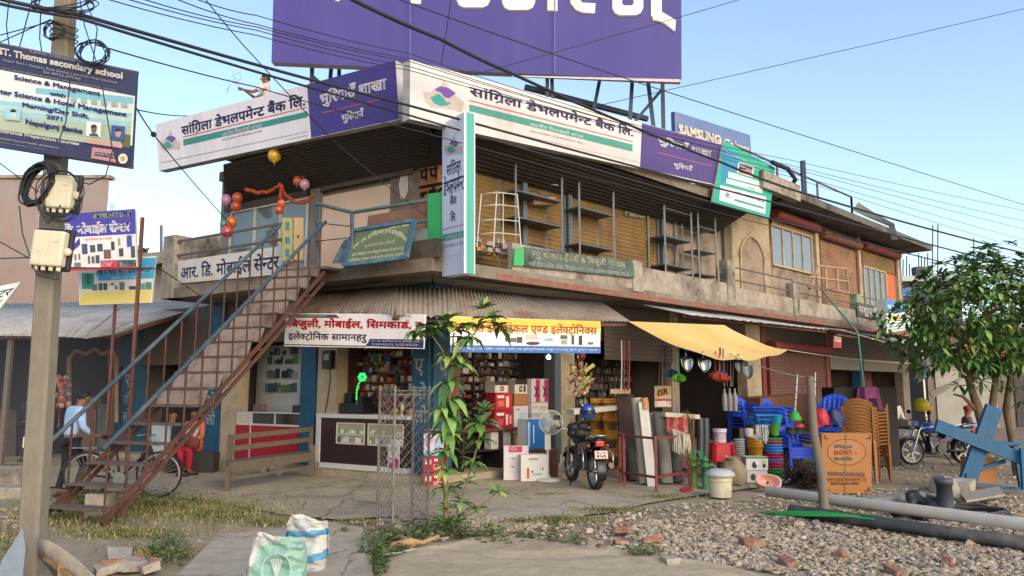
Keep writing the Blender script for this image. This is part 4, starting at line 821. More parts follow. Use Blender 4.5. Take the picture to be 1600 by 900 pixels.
PPs(s, k1, [(-330, 145), (905, 388), (888, 720), (560, 700), (-330, 560)], pm('cfccc6'))
def band(pts, c): PPs(s, k1, pts, pm(c))
band([(240, 330), (895, 395), (893, 440), (240, 372)], '6fa9b4'); band([(-330, 320), (890, 440), (888, 520), (-330, 400)], 'b9c6c2'); band([(-330, 385), (886, 505), (885, 528), (-330, 420)], '7fb4bc'); band([(-330, 420), (885, 528), (884, 575), (-330, 470)], 'a9b8b4'); band([(0, 480), (884, 560), (882, 600), (0, 520)], '8ab0b4'); band([(-330, 500), (882, 590), (878, 720), (560, 700), (-330, 570)], '98a48e'); band([(200, 560), (560, 610), (560, 660), (200, 610)], '8a9680'); band([(820, 640), (880, 650), (876, 745), (815, 735)], '55603f')
band([(500, 690), (880, 735), (872, 860), (300, 775), (-330, 690), (-330, 560)], '2f3350')
for i in range(6): band([(480 + i * 68, 395 + i * 7), (520 + i * 68, 400 + i * 7), (520 + i * 68, 432 + i * 7), (480 + i * 68, 427 + i * 7)], '8f9a98'); 
for t, x0, y0, x1, y1, c, bo in [('A Journey To Educational Excellence', 205, 78, 645, 192, 'b8b6b4', .004), ('ST. Thomas secondary school', -5, 62, 826, 290, 'dcd6cc', .035), ('Bhojpur Road-1, Nepalgunj, Banke (Seother a part of Jilla Paras Banjulawal)', 30, 140, 790, 312, 'b4b0ae', .01), ('Estd. 2047 B.S. (1990 AD)', 300, 218, 545, 290, 'b4b0ae', .01), ('NO-STRESS EASY LEARNING ENVIRONMENT WITH QUALITY EDUCATION AND CARE', 22, 198, 785, 362, 'a8a4a4', .01),
    ('Science & Management', 102, 246, 678, 398, '2c3a78', .035), ('with', 340, 356, 446, 402, '2c3a78', .035), ('Computer Science & Hotel Management', -175, 305, 855, 540, '2c3a78', .035), ('Morning/Day Shift.', 158, 430, 605, 552, '2c3a78', .035), ('2071', 318, 512, 425, 560, '2c3a78', .035), ('Nepalgunj Banke', 180, 542, 560, 655, '2c3a78', .035),
    ('For Entrance Preparation courses', -75, 596, 538, 728, 'd2cec8', .03), ('Nurse/Staff Nurse/Health Assistance', -60, 655, 402, 742, 'c2beba', .015), ('Last Week of Baisakh onwards.', -45, 688, 315, 750, 'c2beba', .02)]: T(s, k1, t, x0, y0, x1, y1, pm(c), bo)
for (x0, y0, x1, y1, c, sk, su) in [(588, 560, 686, 668, 'd2d2d0', '6a5548', '3f4048'), (755, 585, 846, 695, '2f4f8c', 'a88a78', '4a4a60'), (50, 465, 152, 560, '8ab4be', '9fc0c4', 'b89a94')]:
    band([(x0, y0), (x1, y0 + 10), (x1 - 6, y1), (x0 - 4, y1 - 12)], c); cx, cy = (x0 + x1) / 2, (y0 + y1) / 2
    band([(cx - 34, y1 - 12), (cx - 22, cy + 26), (cx + 20, cy + 28), (cx + 36, y1 - 4)], su); band([(cx + 20 * cos(a * pi / 7), cy - 2 + 30 * sin(a * pi / 7)) for a in range(14)], sk); band([(cx + 22 * cos(a * pi / 7), cy - 12 + 22 * sin(a * pi / 7)) for a in range(7, 15)], '2a2626')
band([(584, 680), (832, 718), (828, 742), (582, 704)], 'b88a84'); band([(630, 735), (768, 752), (790, 838), (622, 808)], 'b07a78'); band([(648, 765), (788, 785), (785, 812), (645, 790)], '20284a'); T(s, k1, 'Hostel Facility', 652, 768, 782, 808, W_, .02); band([(836 + 32 * cos(a * pi / 8), 812 + 34 * sin(a * pi / 8)) for a in range(16)], 'c8c2ac'); band([(836 + 18 * cos(a * pi / 4), 812 + 20 * sin(a * pi / 4)) for a in range(8)], '9a9470')
s.done()
b = MB(); b.bar(s.P(0, 0, -.02), s.P(1, 0, -.02), .03); b.bar(s.P(0, 1, -.02), s.P(1, 1, -.02), .03); b.ob('frame', M_rail, s.o)
def cable_box(x0, y0, x1, y1, Y, label):
    a, c = at(x0, y0, Y), at(x1, y1, Y); w, h = c.x - a.x, a.z - c.z; o = thing('cable_box', label, 'junction box', (a + c) / 2); o.rotation_euler = (0, rad(4), 0); o['_local'] = 1
    b = MB(); b.box((0, .04, 0), (w * 1.22, .05, h * 1.2)); b.ob('back_plate', M_cable, o, bev=.02)
    b = MB(); b.box((0, -.03, 0), (w, .1, h)); b.ob('cover', mat('cream_plastic', 'c2bba2', .55, .06, 5, stain='a0967c', ss=4, sa=.4), o, bev=.02)
    b = MB(); b.tube([(-w * .38, -.082, -h * .42), (-w * .38, -.082, h * .4)], .006, 5); b.tube([(w * .38, -.082, -h * .42), (w * .38, -.082, h * .2), (w * .2, -.082, h * .2)], .006, 5); b.tube([(-w * .38, -.082, -h * .1), (-w * .2, -.082, -h * .1), (-w * .15, -.082, -h * .2)], .005, 5); b.ob('rib', mat('cream_plastic', 'c2bba2'), o)
    b = MB(); b.lathe([(.0, -.02), (.04, -.02), (.04, .02), (.0, .02)], (w / 2 + .015, -.02, -.02), 12, ax=(0, 1, 0)); b.ob('latch', mat('cream_plastic', 'c2bba2'), o)
    b = MB()
    for i in range(4): b.cyl((-w * .35 + w * .24 * i, -.03, -h / 2 - .04), (-w * .35 + w * .24 * i, -.03, -h / 2), .022, n=8)
    b.ob('cable_gland', mat('cream_plastic', 'c2bba2'), o); return o
cable_box(76, 276, 117, 327, 7.38, 'cream cable box on the pole, upper of two, half wrapped in black loops'); cable_box(58, 362, 103, 417, 7.36, 'cream cable box on the pole, lower of two')
def coil(x, y, Y, rx, ry, tilt, n, r, label, seed, spread=.05):
    rnd = random.Random(seed); b = MB(); c_ = at(x, y, Y)
    for k in range(n):
        a0, sx, sy = rnd.uniform(-.12, .12) + tilt, rx * rnd.uniform(.82, 1.12), ry * rnd.uniform(.82, 1.12); o = V((rnd.uniform(-1, 1) * spread * .6, rnd.uniform(-1, 1) * spread, rnd.uniform(-1, 1) * spread * .5))
        b.tube([c_ + o + V((cos(t) * sx * cos(a0) - sin(t) * sy * sin(a0), .03 * sin(t * 2 + k), cos(t) * sx * sin(a0) + sin(t) * sy * cos(a0))) for t in [j * 2 * pi / 22 for j in range(22)]], r, 5, closed=True)
    return tag(b.ob('cable_coil', M_cable), label, 'cable')
coil(60, 287, 7.3, .13, .21, -.35, 22, .0085, 'thick hank of black cable hung beside the upper cable box', 1, .035)
coil(145, 82, 7.3, .155, .125, -.2, 6, .006, 'open ring of black cable just above the school board', 2, .012); coil(84, 48, 7.4, .1, .09, .3, 4, .006, 'small black cable ring left of the pole above the school board', 3, .015); coil(97, 2, 7.4, .3, .1, .05, 9, .006, 'wide sagging loops of black cable at the pole top', 5, .05)
coil(95, 305, 7.25, .2, .24, .1, 5, .005, 'loose black cable loops wrapped round the upper cable box', 6, .03)
def fr_(pts, Y, r=.006): return [at(x, y, Y) for x, y in pts]
def wire(pts, r, label, group=None, sag=0, res=10):      # pts: (x, y, distance)
    P_ = [at(*p) for p in pts]; return rope(P_, r, M_cable, 'overhead_cable', label, 'cable', sag, group, 5, res)
for pts, lb in [([(14, 0, 7.6), (10, 40, 7.6), (14, 70, 7.6)], 'hanging black cable dropping to the school board, farthest left'), ([(50, 0, 7.5), (38, 45, 7.5), (30, 75, 7.5)], 'hanging black cable curving down behind the left of the school board'), ([(64, 10, 7.5), (62, 60, 7.5), (66, 85, 7.5)], 'hanging black cable just left of the pole above the school board'), ([(125, 0, 7.4), (132, 40, 7.4), (150, 95, 7.4)], 'slack black cable between pole and cable ring'), ([(135, 5, 7.3), (152, 45, 7.3), (145, 100, 7.3)], 'slack black cable passing through the cable ring'),
    ([(110, 120, 7.2), (103, 190, 7.2), (94, 215, 7.2), (92, 240, 7.2)], 'black cable lying down the middle of the school board'), ([(158, 125, 7.2), (168, 185, 7.2), (176, 235, 7.2), (165, 275, 7.2), (140, 288, 7.3), (118, 282, 7.3)], 'black cable crossing the right part of the school board'),
    ([(30, 322, 7.3), (35, 365, 7.3), (50, 410, 7.3), (58, 430, 7.3), (90, 437, 7.3), (90, 428, 7.3)], 'black cable hanging left of the lower cable box'), ([(95, 320, 7.25), (75, 350, 7.25), (62, 330, 7.25), (60, 318, 7.25)], 'black cable looped between the two cable boxes')]: wire(pts, .006, lb, 'slack cables on the pole', res=6)
GR = 'overhead cables crossing the street'
for pts, r, lb in [([(-40, -12, 7.2), (118, 21, 7.4), (632, 163, 12.2), (1215, 318, 17.5), (1620, 425, 26)], .022, 'thick black cable across both bank boards, upper of a close pair'), ([(-40, -4, 7.2), (118, 27, 7.4), (632, 178, 12.2), (1215, 345, 17.5), (1620, 445, 26)], .018, 'thick black cable across both bank boards, lower of a close pair'),
    ([(548, -2, 9.5), (690, 62, 11), (800, 115, 12.5), (990, 198, 16), (1128, 254, 17.4), (1230, 294, 19), (1460, 360, 24), (1620, 400, 28)], .03, 'heavy twisted black cable slanting from the billboard down along the right front'), ([(620, -2, 10), (1000, 130, 14), (1620, 326, 28)], .01, 'thin cable from the billboard slanting to the right across open sky'), ([(735, 118, 15), (1160, -2, 16)], .008, 'thin cable rising to the right across the lower billboard'), ([(930, 166, 20), (1620, 9, 22)], .01, 'thin cable rising to the right across open sky'), ([(705, -2, 12), (689, 103, 12.4)], .008, 'thin upright cable hanging in front of the billboard'),
    ([(318, -5, 9), (400, 92, 10.5), (527, 225, 12.4), (665, 337, 13.2)], .008, 'thin cable slanting steeply down across the left bank board'), ([(212, 167, 7.4), (252, 225, 9), (362, 352, 14.5)], .008, 'thin stay from the school board to the balcony balloons'), ([(212, 171, 7.4), (292, 181, 11)], .007, 'thin cable from the school board to the left bank board'), ([(150, 70, 7.5), (400, 136, 10.5), (662, 207, 12.3), (1010, 300, 15), (1200, 352, 18)], .009, 'thin cable from the cable ring along the foot of the bank boards')]: wire(pts, r, lb, GR, .02)
for i, (x, y1, y2) in enumerate([(175, 55, 110), (207, 47, 104), (232, 42, 96), (290, 38, 92), (320, 24, 84)]): wire([(x - 30, -8, 7.6), (400, y1, 9.5), (640, y2, 12.2), (1010, y2 + 100 + i * 4, 16), (1230, y2 + 165, 19), (1620, y2 + 285 - i * 9, 28)], .007, 'thin overhead cable in the loose bundle running past the billboard foot', 'bundle of thin overhead cables', .03)
wire([(0, 55, 7.6), (75, 35, 7.6)], .006, 'thin cable from the left edge up to the pole ring, higher of two', GR); wire([(0, 66, 7.6), (80, 30, 7.6)], .006, 'thin cable from the left edge up to the pole ring, lower of two', GR); wire([(0, 255, 7.6), (60, 300, 7.5)], .006, 'thin cable from the left edge to the thick hank', GR)
wire([(0, 378, 7.6), (58, 410, 7.4)], .006, 'thin cable from the left edge to the lower cable box', GR); wire([(0, 404, 7.6), (60, 402, 7.4)], .006, 'level thin cable from the left edge to the lower cable box', GR); wire([(90, 418, 7.5), (250, 420, 12), (340, 480, 14)], .008, 'thin cable from the lower cable box past the mobile shop board', GR)
b = MB(); b.ball(at(240, 210, 8.6), .035, 8); tag(b.ob('cable_clamp', M_cable), 'small black clamp on the thin stay left of the bank board', 'clamp')
# dim things under the left shed
for k, (x0, y0, x1, y1, c, lb) in enumerate([(120, 640, 150, 690, '5a4a3c', 'brown wooden box standing deep in the dim shed'), (152, 632, 178, 690, '3f4a4a', 'grey green cupboard standing in the dim shed'), (0, 640, 26, 690, '4a3f3a', 'dark cabinet at the left end of the dim shed'), (120, 622, 146, 639, '6f5f4a', 'tan carton on the brown box in the dim shed')]):
    b = MB(); Yk = 20.0; A = [at(x0, y0, Yk), at(x1, y0, Yk), at(x1, y1, Yk), at(x0, y1, Yk)]
    if k != 3: A[2].z = A[3].z = 0
    b.slab(*A, .5); tag(b.ob('shed_box', mat('shed_' + c, c, .8, .2, 5)), lb, 'box')
b = MB(); rn = random.Random(9)
for i in range(60): q = at(98 + rn.gauss(0, 4), 590 + i * .75, 17.6) + V((0, rn.uniform(-.1, .1), 0)); b.ball(q, .07, 6, i % 3)
tag(b.ob('hanging_packets', [mat('dim_red', '7a3a34'), mat('dim_tan', '8a7456'), mat('dim_grey', '5a5450')]), 'long hanging string of small packets before the dim shed', 'packets')
# litter blown over the apron
b = MB(); rn = random.Random(17)
for i in range(520):
    q = gd(rn.uniform(100, 1330), rn.triangular(745, 880, 800), .006); s_ = rn.uniform(.01, .035); a = rn.random() * 6.3; d = V((cos(a), sin(a), rn.uniform(-.1, .3))) * s_; e = V((-sin(a), cos(a), rn.uniform(0, .3))) * s_ * rn.uniform(.2, .8); b.add([q - d, q - e, q + d, q + e], [(0, 1, 2, 3)])
o = b.ob('litter', mat('litter', '6a5a44', .9, .2, 20, isl=['6a5a44', '4f4232', '8a7858', 'a59a86', '5a4030', 'b8b2a4', '71603f', '463a2c'])); tag(o, 'dry leaves and scraps blown over the apron and path', 'litter', kind='stuff')
# ================================================================ shop fittings and goods
BX = {}
def crate(name, label, cat, x0, y0, x1, y1, m, t=.25, Y=None, sk=0, group=None, lean=0, part='carton', side=None):
    Y = Y or gd((x0 + x1) / 2, y1).y
    a, b, c, d = at(x0, y0, Y), at(x1, y0, Y), at(x1, y1, Y), at(x0, y1, Y); o = V((0, sk, 0)); l = V((0, lean, 0))
    b, c = b + o, c + o; a, b = a + l, b + l; z = (c.z + d.z) / 2; c.z = d.z = z
    return Sign(name, label, cat, a, b, c, d, m, t, group, side, part)
def marks(s, items):          # little printed fields: (u0, v0, u1, v1, colour)
    for u0, v0, u1, v1, c in items: s.rect(u0, v0, u1, v1, pm(c))
    return s
def goods(name, label, P, s0, s1, o, rows, cols, seed, kind='box', dens=.9, dep=.22):
    """packets crammed on dim shelves: nobody could count them"""
    rnd = random.Random(seed); b = MB()
    for (z, h) in rows:
        s = s0
        while s < s1 - .05:
            w = rnd.uniform(.035, .13); hh = h * rnd.uniform(.45, .95)
            if rnd.random() < dens:
                if kind == 'box' or rnd.random() < .5: W(b, P, s, s + w * .94, o + rnd.uniform(-.05, .03), o - dep, z + .012, z + hh)
                else: p = P(s + w / 2, o - .08, z + .012); b.cyl(p, p + Z3 * hh, w * .4, w * .36, 8)
            s += w
    m = mat(name + '_' + str(seed), '6a5a52', .6, .1, 9, isl=cols); return tag(b.ob('shop_goods', m), label, 'goods', kind='stuff')
def shelves(label, P, s0, s1, o, zs, nv, m, dep=.32):
    t = thing('shop_shelf', label, 'shelf', P((s0 + s1) / 2, o, .12)); b = MB()
    for z in zs: W(b, P, s0, s1, o, o - dep, z - .02, z)
    b.ob('shelf_board', m, t); b = MB()
    for i in range(nv + 1): s = s0 + (s1 - s0) * i / nv; W(b, P, s - .012, s + .012, o + .003, o - dep - .003, .13, zs[-1] + .03)
    b.ob('upright', m, t); b = MB(); W(b, P, s0, s1, o - dep - .01, o - dep - .03, .13, zs[-1]); b.ob('back_panel', mat('shelf_back', '8f8378', .8), t); return t
M_wshelf = mat('white_shelf', 'b5b0a8', .6, .08, 5)
c1 = ['b84a3c', '8c2f2c', 'c9beb2', '4a4a52', 'a8a29a', 'c0693c', '2f3a44', 'd0c8b8', '7a3a34', '5a5048']
c2 = ['2e3238', '3f454b', '565c60', '23262c', '6f7478', '394f46', '7a5a4a', '9a9a98', '2a3a56', '4a6a3a']
c3 = ['4a423c', '6a5c4e', '35302c', '7d6a58', '8f8070', '574a44', '40444a', '9a8c7a']
# left shop with the red counter
shelves('white shelf unit of spray cans and boxes behind the red counter', PL, 3.55, 4.55, -.9, [.9, 1.25, 1.6, 1.95, 2.3, 2.65], 2, M_wshelf)
goods('shelf_goods', 'small boxes and bottles lined up on the white shelves behind the red counter', PL, 3.6, 4.5, -.92, [(.9, .3), (1.25, .3), (1.6, .3), (1.95, .3), (2.3, .3)], c2, 1, 'mix')
b = MB(); W(b, PL, 4.65, 6.2, -.95, -1.05, .12, 2.75); o = b.ob('display_wall', mat('pale_wall', 'a8a49c', .8, .08, 3), BL)
goods('peg_goods', 'dark phone cases and packets hanging in rows on the pale shop wall', PL, 4.75, 5.75, -.88, [(1.62, .25), (1.95, .26), (2.28, .24), (2.5, .2)], c2, 2, dep=.06)
ct = thing('shop_counter', 'red shop counter with a glass top case behind the wooden bench', 'counter', PL(4.8, .2, .12))
b = MB(); W(b, PL, 3.55, 5.6, .05, -.5, .12, .9); b.ob('front', mat('red_panel', '951a26', .5, .1, 3), ct)
b = MB(); W(b, PL, 3.55, 5.1, .02, -.5, .94, 1.16); b.ob('glass_case', mat('case_glass', '2f2c30', .1, .2, 9, spec=.7), ct)
b = MB(); W(b, PL, 5.1, 5.6, .045, -.5, .94, 1.17); b.ob('end_panel', mat('cream_board', 'b7a995', .7), ct)
b = MB(); W(b, PL, 3.55, 5.6, .06, -.5, .9, .94); W(b, PL, 3.55, 5.6, .05, -.5, 1.17, 1.19); W(b, PL, 5.07, 5.11, .058, .0, .12, 1.17); W(b, PL, 4.3, 4.33, .04, .0, .94, 1.17); b.ob('trim', M_wshelf, ct)
for i, (s0, h, c, lb) in enumerate([(3.7, .16, '2a2a2e', 'small black box on the red counter beside the blue pier'), (5.0, .17, '6a4a48', 'little framed card standing on the red counter')]):
    b = MB(); W(b, PL, s0, s0 + .28, -.15, -.3, 1.19, 1.19 + h); o = b.ob('counter_box', pm(c), bev=.005); tag(o, lb, 'box')
s = Sign('notice', 'small printed notice pasted on the cream wall left of the red counter', 'notice', PL(6.15, .03, 1.75), PL(5.95, .03, 1.75), PL(5.95, .03, 1.58), PL(6.15, .03, 1.58), W_, .004); marks(s, [(.1, .2, .9, .35, '4a4a4a'), (.1, .5, .8, .62, '6a6a6a')]); s.done()
b = MB(); W(b, PL, 5.65, 6.2, .02, -.3, .12, 2.75); b.ob('pier', M_cream, BL)
# lettering painted on the blue piers
wt = mat('pier_letters', 'a9b3b6', .7, .15, 20, stain='4f6a78', ss=8, sa=.5)
for k, (P, s, z0, o, f) in enumerate([(PL, .33, 1.95, .085, -1), (PR, .14, 1.95, .065, 1), (PL, 6.68, 1.75, .065, -1), (PL, 10.15, 1.75, .065, -1)]):
    for i, t in enumerate(['ए', 'पो', 'लो']): wall_text(P, t, s, z0 - i * .44, .33, o, wt, BL, .015, f)
# the middle shop: white and dark counter
ct = thing('shop_counter', 'white framed dark brown counter with two lit display windows, left of the blue pier', 'counter', PL(1.3, .2, .12))
PLc = lambda s, o, z: PL(s, o, z)
b = MB(); W(b, PL, .4, 2.75, .16, -.5, .15, 1.12); b.ob('front', mat('dark_brown_board', '2e1c1d', .45, .15, 4, stretch=(1, 1, 6)), ct)
b = MB(); W(b, PL, .38, 2.85, .2, -.52, 1.12, 1.2); W(b, PL, .38, 2.85, .19, -.1, .122, .22); W(b, PL, 2.74, 2.85, .19, -.5, .12, 1.12); b.ob('frame', mat('white_laminate', 'b9b4b2', .5, .06, 5), ct)
for k, (s0, s1) in enumerate([(1.5, 2.28), (.5, 1.42)]):
    b = MB(); W(b, PL, s0, s1, .163, .16, .62, 1.02); b.ob('display_window', mat('window_back', '8d8672', .4, .15, 4, emit=0), ct)
    f = MB()
    for z in (.62, 1.02, .8): W(f, PL, s0, s1, .18, .162, z - .012, z + .012)
    W(f, PL, s0, s0 + .02, .18, .162, .62, 1.02); W(f, PL, s1 - .02, s1, .18, .162, .62, 1.02); f.ob('window_frame', pm('bdb59a'), ct)
    goods('counter_goods', 'small white and blue boxes in the ' + ('left' if k == 0 else 'right') + ' display window of the dark counter', PL, s0 + .03, s1 - .03, .172, [(.63, .16), (.81, .1)], ['b8b4ac', '9fb0b8', '6a8a5a', 'c8b8bc', '4a5058', 'a8b8bc'], 11 + k, dep=.008, dens=.8)
s = Sign('poster', 'white and magenta poster stuck on the dark counter behind the wire guard', 'poster', PL(.85, .21, .66), PL(.55, .21, .66), PL(.55, .21, .18), PL(.85, .21, .18), pm('c2b8bc'), .003); marks(s, [(.1, .55, .9, .95, '8a2f6a'), (.15, .6, .6, .75, 'c8a0b8'), (.15, .1, .8, .3, '9a9098')]); s.done()
shelves('brown shelf unit crammed with electrical packets behind the dark counter', PL, .2, 2.85, -.85, [.8 + .175 * k for k in range(11)], 3, mat('brown_shelf', '7a5240', .7, .15, 5))
goods('electrical_goods', 'red, white and grey packets crammed on the shelves of the middle shop', PL, .25, 2.82, -.87, [(.8 + .175 * k, .16) for k in range(11)], c1, 21)
goods('electrical_goods', 'small grey packets hanging in the dim top of the middle shop', PL, .5, 2.4, -.5, [(2.25, .25), (2.05, .2)], c3 + c2, 22, dep=.04, dens=.55)
t = thing('printer', 'black printer standing on the white counter top', 'printer', PL(2.1, -.1, 1.2)); b = MB(); W(b, PL, 1.75, 2.4, .0, -.4, 1.2, 1.42); b.ob('body', mat('black_plastic', '1c1c1f', .35, .1, 9), t, bev=.02); b = MB(); W(b, PL, 1.8, 2.0, -.05, -.35, 1.42, 1.55); W(b, PL, 2.2, 2.4, -.15, -.4, 1.42, 1.62); b.ob('paper_tray', mat('black_plastic', '1c1c1f'), t, bev=.01)
t = thing('led_lamp', 'green lit string of LEDs rising to a glowing flower on the counter', 'lamp', PL(1.75, -.3, 1.25)); led = mat('green_led', (.01, .8, .08), .4, 0, emit=1.6)
b = MB()
for i in range(9): b.ball(at(557 + 6 * (i / 8) ** 3, 623 - i * 3.4, 14.9), .013, 6)
b.ob('led_string', led, t); b = MB(); c_ = at(566, 589, 14.9)
for i in range(6): b.ball(c_ + V((.055 * cos(i * pi / 3), 0, .055 * sin(i * pi / 3))), .032, 6)
b.ob('led_flower', led, t); b = MB(); b.tube([at(557, 632, 14.92), at(557, 606, 14.92), at(560, 596, 14.92), c_ + V((0, .02, 0))], .012, 5); b.ob('stem', pm('3a5a3a'), t)
t = thing('electric_meter', 'black electric meter box on the cream pier above the counter', 'meter', PL(2.6, .02, 2.2)); b = MB(); W(b, PL, 2.52, 2.78, .16, .02, 2.12, 2.5); b.ob('case', mat('meter_black', '252427', .4, .1, 8), t, bev=.015); b = MB(); W(b, PL, 2.58, 2.72, .163, .16, 2.3, 2.42); b.ob('dial_window', pm('8f8f8c'), t); b = MB(); b.tube([PL(2.62, .08, 2.12), PL(2.6, .07, 1.9), PL(2.7, .05, 1.4), PL(2.75, .05, 1.22)], .012, 5); b.ob('wire', M_cable, t)
for i, (x, y, w, h, c, lb) in enumerate([(617, 640, .1, .16, 'a88a4a', 'amber trophy figure on the white counter'), (628, 640, .07, .22, 'a09878', 'pale glass trophy on the white counter'), (642, 641, .1, .14, '8a7444', 'brown carved ornament on the white counter')]):
    p = at(x, y, 14.4); b = MB(); b.lathe([(w * .5, 0), (w * .5, .02), (w * .2, .04), (w * .2, h * .4), (w * .55, h * .6), (w * .5, h * .85), (w * .2, h)], (p.x, p.y, 1.2), 10); tag(b.ob('trophy', pm(c)), lb, 'trophy')
# right shop: shelves, cartons
shelves('dark shelf unit of packets deep in the shop right of the blue pier', PR, .6, 3.45, -1.0, [.8 + .175 * k for k in range(11)], 4, mat('dark_shelf', '3f3430', .7, .15, 5))
goods('electrical_goods', 'dim packets crammed on the shelves right of the blue pier', PR, .65, 3.4, -1.02, [(.8 + .175 * k, .16) for k in range(11)], c1 + c3, 23)
dk_ = thing('shop_counter', 'dark low counter carrying red and white cartons right of the young tree', 'counter', PR(1.8, .1, .12)); dm = mat('dark_table', '28211f', .5, .2, 5)
b = MB(); W(b, PR, .7, 2.9, .15, -.6, .86, .92); b.ob('top', mat('red_brown_top', '5a2f26', .5, .15, 5), dk_)
b = MB(); W(b, PR, .7, 2.9, -.4, -.6, .12, .86); b.ob('back', dm, dk_)
for s_ in (.7, 1.75, 2.85): b = MB(); W(b, PR, s_, s_ + .05, .14, -.4, .12, .86); b.ob('side_panel', dm, dk_)
def pbox(label, s0, s1, o, z0, z1, c, mk=(), d=.3, group=None, P=PR, nm='carton'):
    s = Sign(nm, label, 'carton', P(s0, o, z1), P(s1, o, z1), P(s1, o, z0), P(s0, o, z0), pm(c), d, group, None, 'box'); marks(s, mk); return s
s = pbox('upper red carton printed with a white appliance on the dark counter', 1.62, 2.1, .1, 1.28, 1.62, '9c2026', [(.62, .2, .8, .85, 'c8b0a8'), (.1, .15, .5, .3, 'd0c0b8'), (.12, .45, .5, .8, 'b8603a')]); s.done()
s = pbox('lower red carton printed with white appliances on the dark counter', 1.6, 2.12, .1, .92, 1.27, '8f1a2a', [(.6, .25, .72, .85, 'c8b0b0'), (.1, .15, .5, .3, 'd0c0b8'), (.1, .5, .45, .85, 'a84a54'), (.78, .3, .92, .8, 'b87a80')]); s.done()
s = pbox('small white carton with a pan picture on the red cartons', 1.6, 1.98, .1, 1.63, 1.86, 'b8aea4', [(0, 0, 1, .35, '2a2422'), (.4, .45, .65, .85, '3a302c'), (.45, .55, .58, .75, 'c08040')]); s.done()
s = pbox('small white carton with a pan picture on the brown carton', 2.17, 2.55, .1, 1.6, 1.9, 'b8aea4', [(0, 0, 1, .35, '2a2422'), (.35, .45, .6, .85, '3a302c'), (.4, .55, .55, .75, 'c08040'), (.7, .4, .85, .85, '2a2a2a')]); s.done()
s = pbox('plain brown carton between white cartons on the dark counter', 2.16, 2.56, .1, 1.36, 1.59, '93633c'); s.done()
s = pbox('tall white carton with faint blue picture on the dark counter', 2.15, 2.57, .1, .8, 1.35, 'b5b3b4', [(.35, .25, .85, .75, '9aacb8'), (.1, .1, .4, .16, 'a86a6a'), (.1, .85, .7, .92, 'a0a0a4')]); s.done()
for k in range(2):
    s = pbox(['white and pink hair straightener box, left one of the pair', 'white and pink hair straightener box, right one of the pair'][k], 2.66 + k * .27, 2.92 + k * .27, .12, 1.42, 1.92, 'c2b4b2', [(.5, .02, 1, .98, 'a02f5a')], .15); s.poly([(.3, .35), (.4, .3), (.85, .75), (.75, .8)], pm('2a2226')); s.poly([(.75, .3), (.85, .35), (.4, .8), (.3, .75)], pm('2a2226')); s.done()
s = pbox('white carton under the pink straightener boxes', 2.66, 3.18, .12, 1.18, 1.41, 'c2beba', [(.5, .3, .95, .6, 'c89a84'), (.08, .3, .4, .5, 'a8a4a0')], .3); s.done()
s = pbox('white carton with dark gadget pictures low beside the fan', 2.66, 3.15, .12, .75, 1.17, 'a8a8a6', [(.08, .3, .5, .8, '4a5058'), (.55, .2, .9, .7, '55504c')], .3); s.done()
for k, (s0, s1, z0, z1, c, lb) in enumerate([(1.55, 1.75, .5, .84, 'bcb6ae', 'white packet on the lower shelf of the dark counter'), (1.82, 2.1, .5, .84, 'aaa6a0', 'white twin packet on the lower shelf of the dark counter'), (2.2, 2.5, .52, .82, '8a7a4a', 'olive packet with white label on the lower counter shelf')]): s = pbox(lb, s0, s1, .05, z0, z1, c, [(.2, .5, .8, .75, 'a8a29a')], .2); s.done()
b = MB(); W(b, PR, .76, 2.84, .14, -.4, .47, .5); b.ob('shelf_board', dm, dk_)
s = crate('carton', 'red and white flat appliance carton leaning against the counter', 'carton', 787, 697, 826, 750, pm('bfb5b3'), .14, lean=.12, side=pm('8f1c2c')); marks(s, [(.2, .02, .75, .2, 'a82a5a'), (.3, .35, .45, .4, '8a8a8a'), (.55, .5, .9, .8, 'a8a4a4'), (.3, .6, .42, .65, '7a7a7a')]); T(s, lambda x, y: (690 + x / 4.09, 540 + y / 4.09), 'WEGA', 435, 648, 480, 672, W_, .02); s.done()
s = crate('carton', 'open white fan carton standing on the apron before the fan', 'carton', 814, 711, 855, 752, pm('c4c0b8'), .34, sk=.06); marks(s, [(.22, .5, .32, .9, 'b05a30'), (.4, .6, .48, .68, '5a6a60'), (.3, .12, .65, .2, 'a07a74'), (.45, .72, .8, .77, '7a8fa0'), (.8, .5, .86, .58, '4a4a50')]); s.done()
s = crate('carton', 'blue and white fan carton behind the white pedestal fan', 'carton', 823, 655, 856, 703, pm('1f5f9c'), .3, Y=15.2, sk=.3, side=pm('bdbab4')); marks(s, [(.05, .1, .16, .9, '8fb0c8'), (.3, .2, .36, .8, 'a8c0d0')]); s.done()
b = MB(); b.slab(at(820, 700, 15.3), at(872, 702, 15.3), at(872, 752, 15.3), at(820, 750, 15.3), .35); tag(b.ob('wooden_chest', mat('brown_board', '4a2f25', .7, .2, 4)), 'brown wooden chest behind the fan and white carton', 'chest')
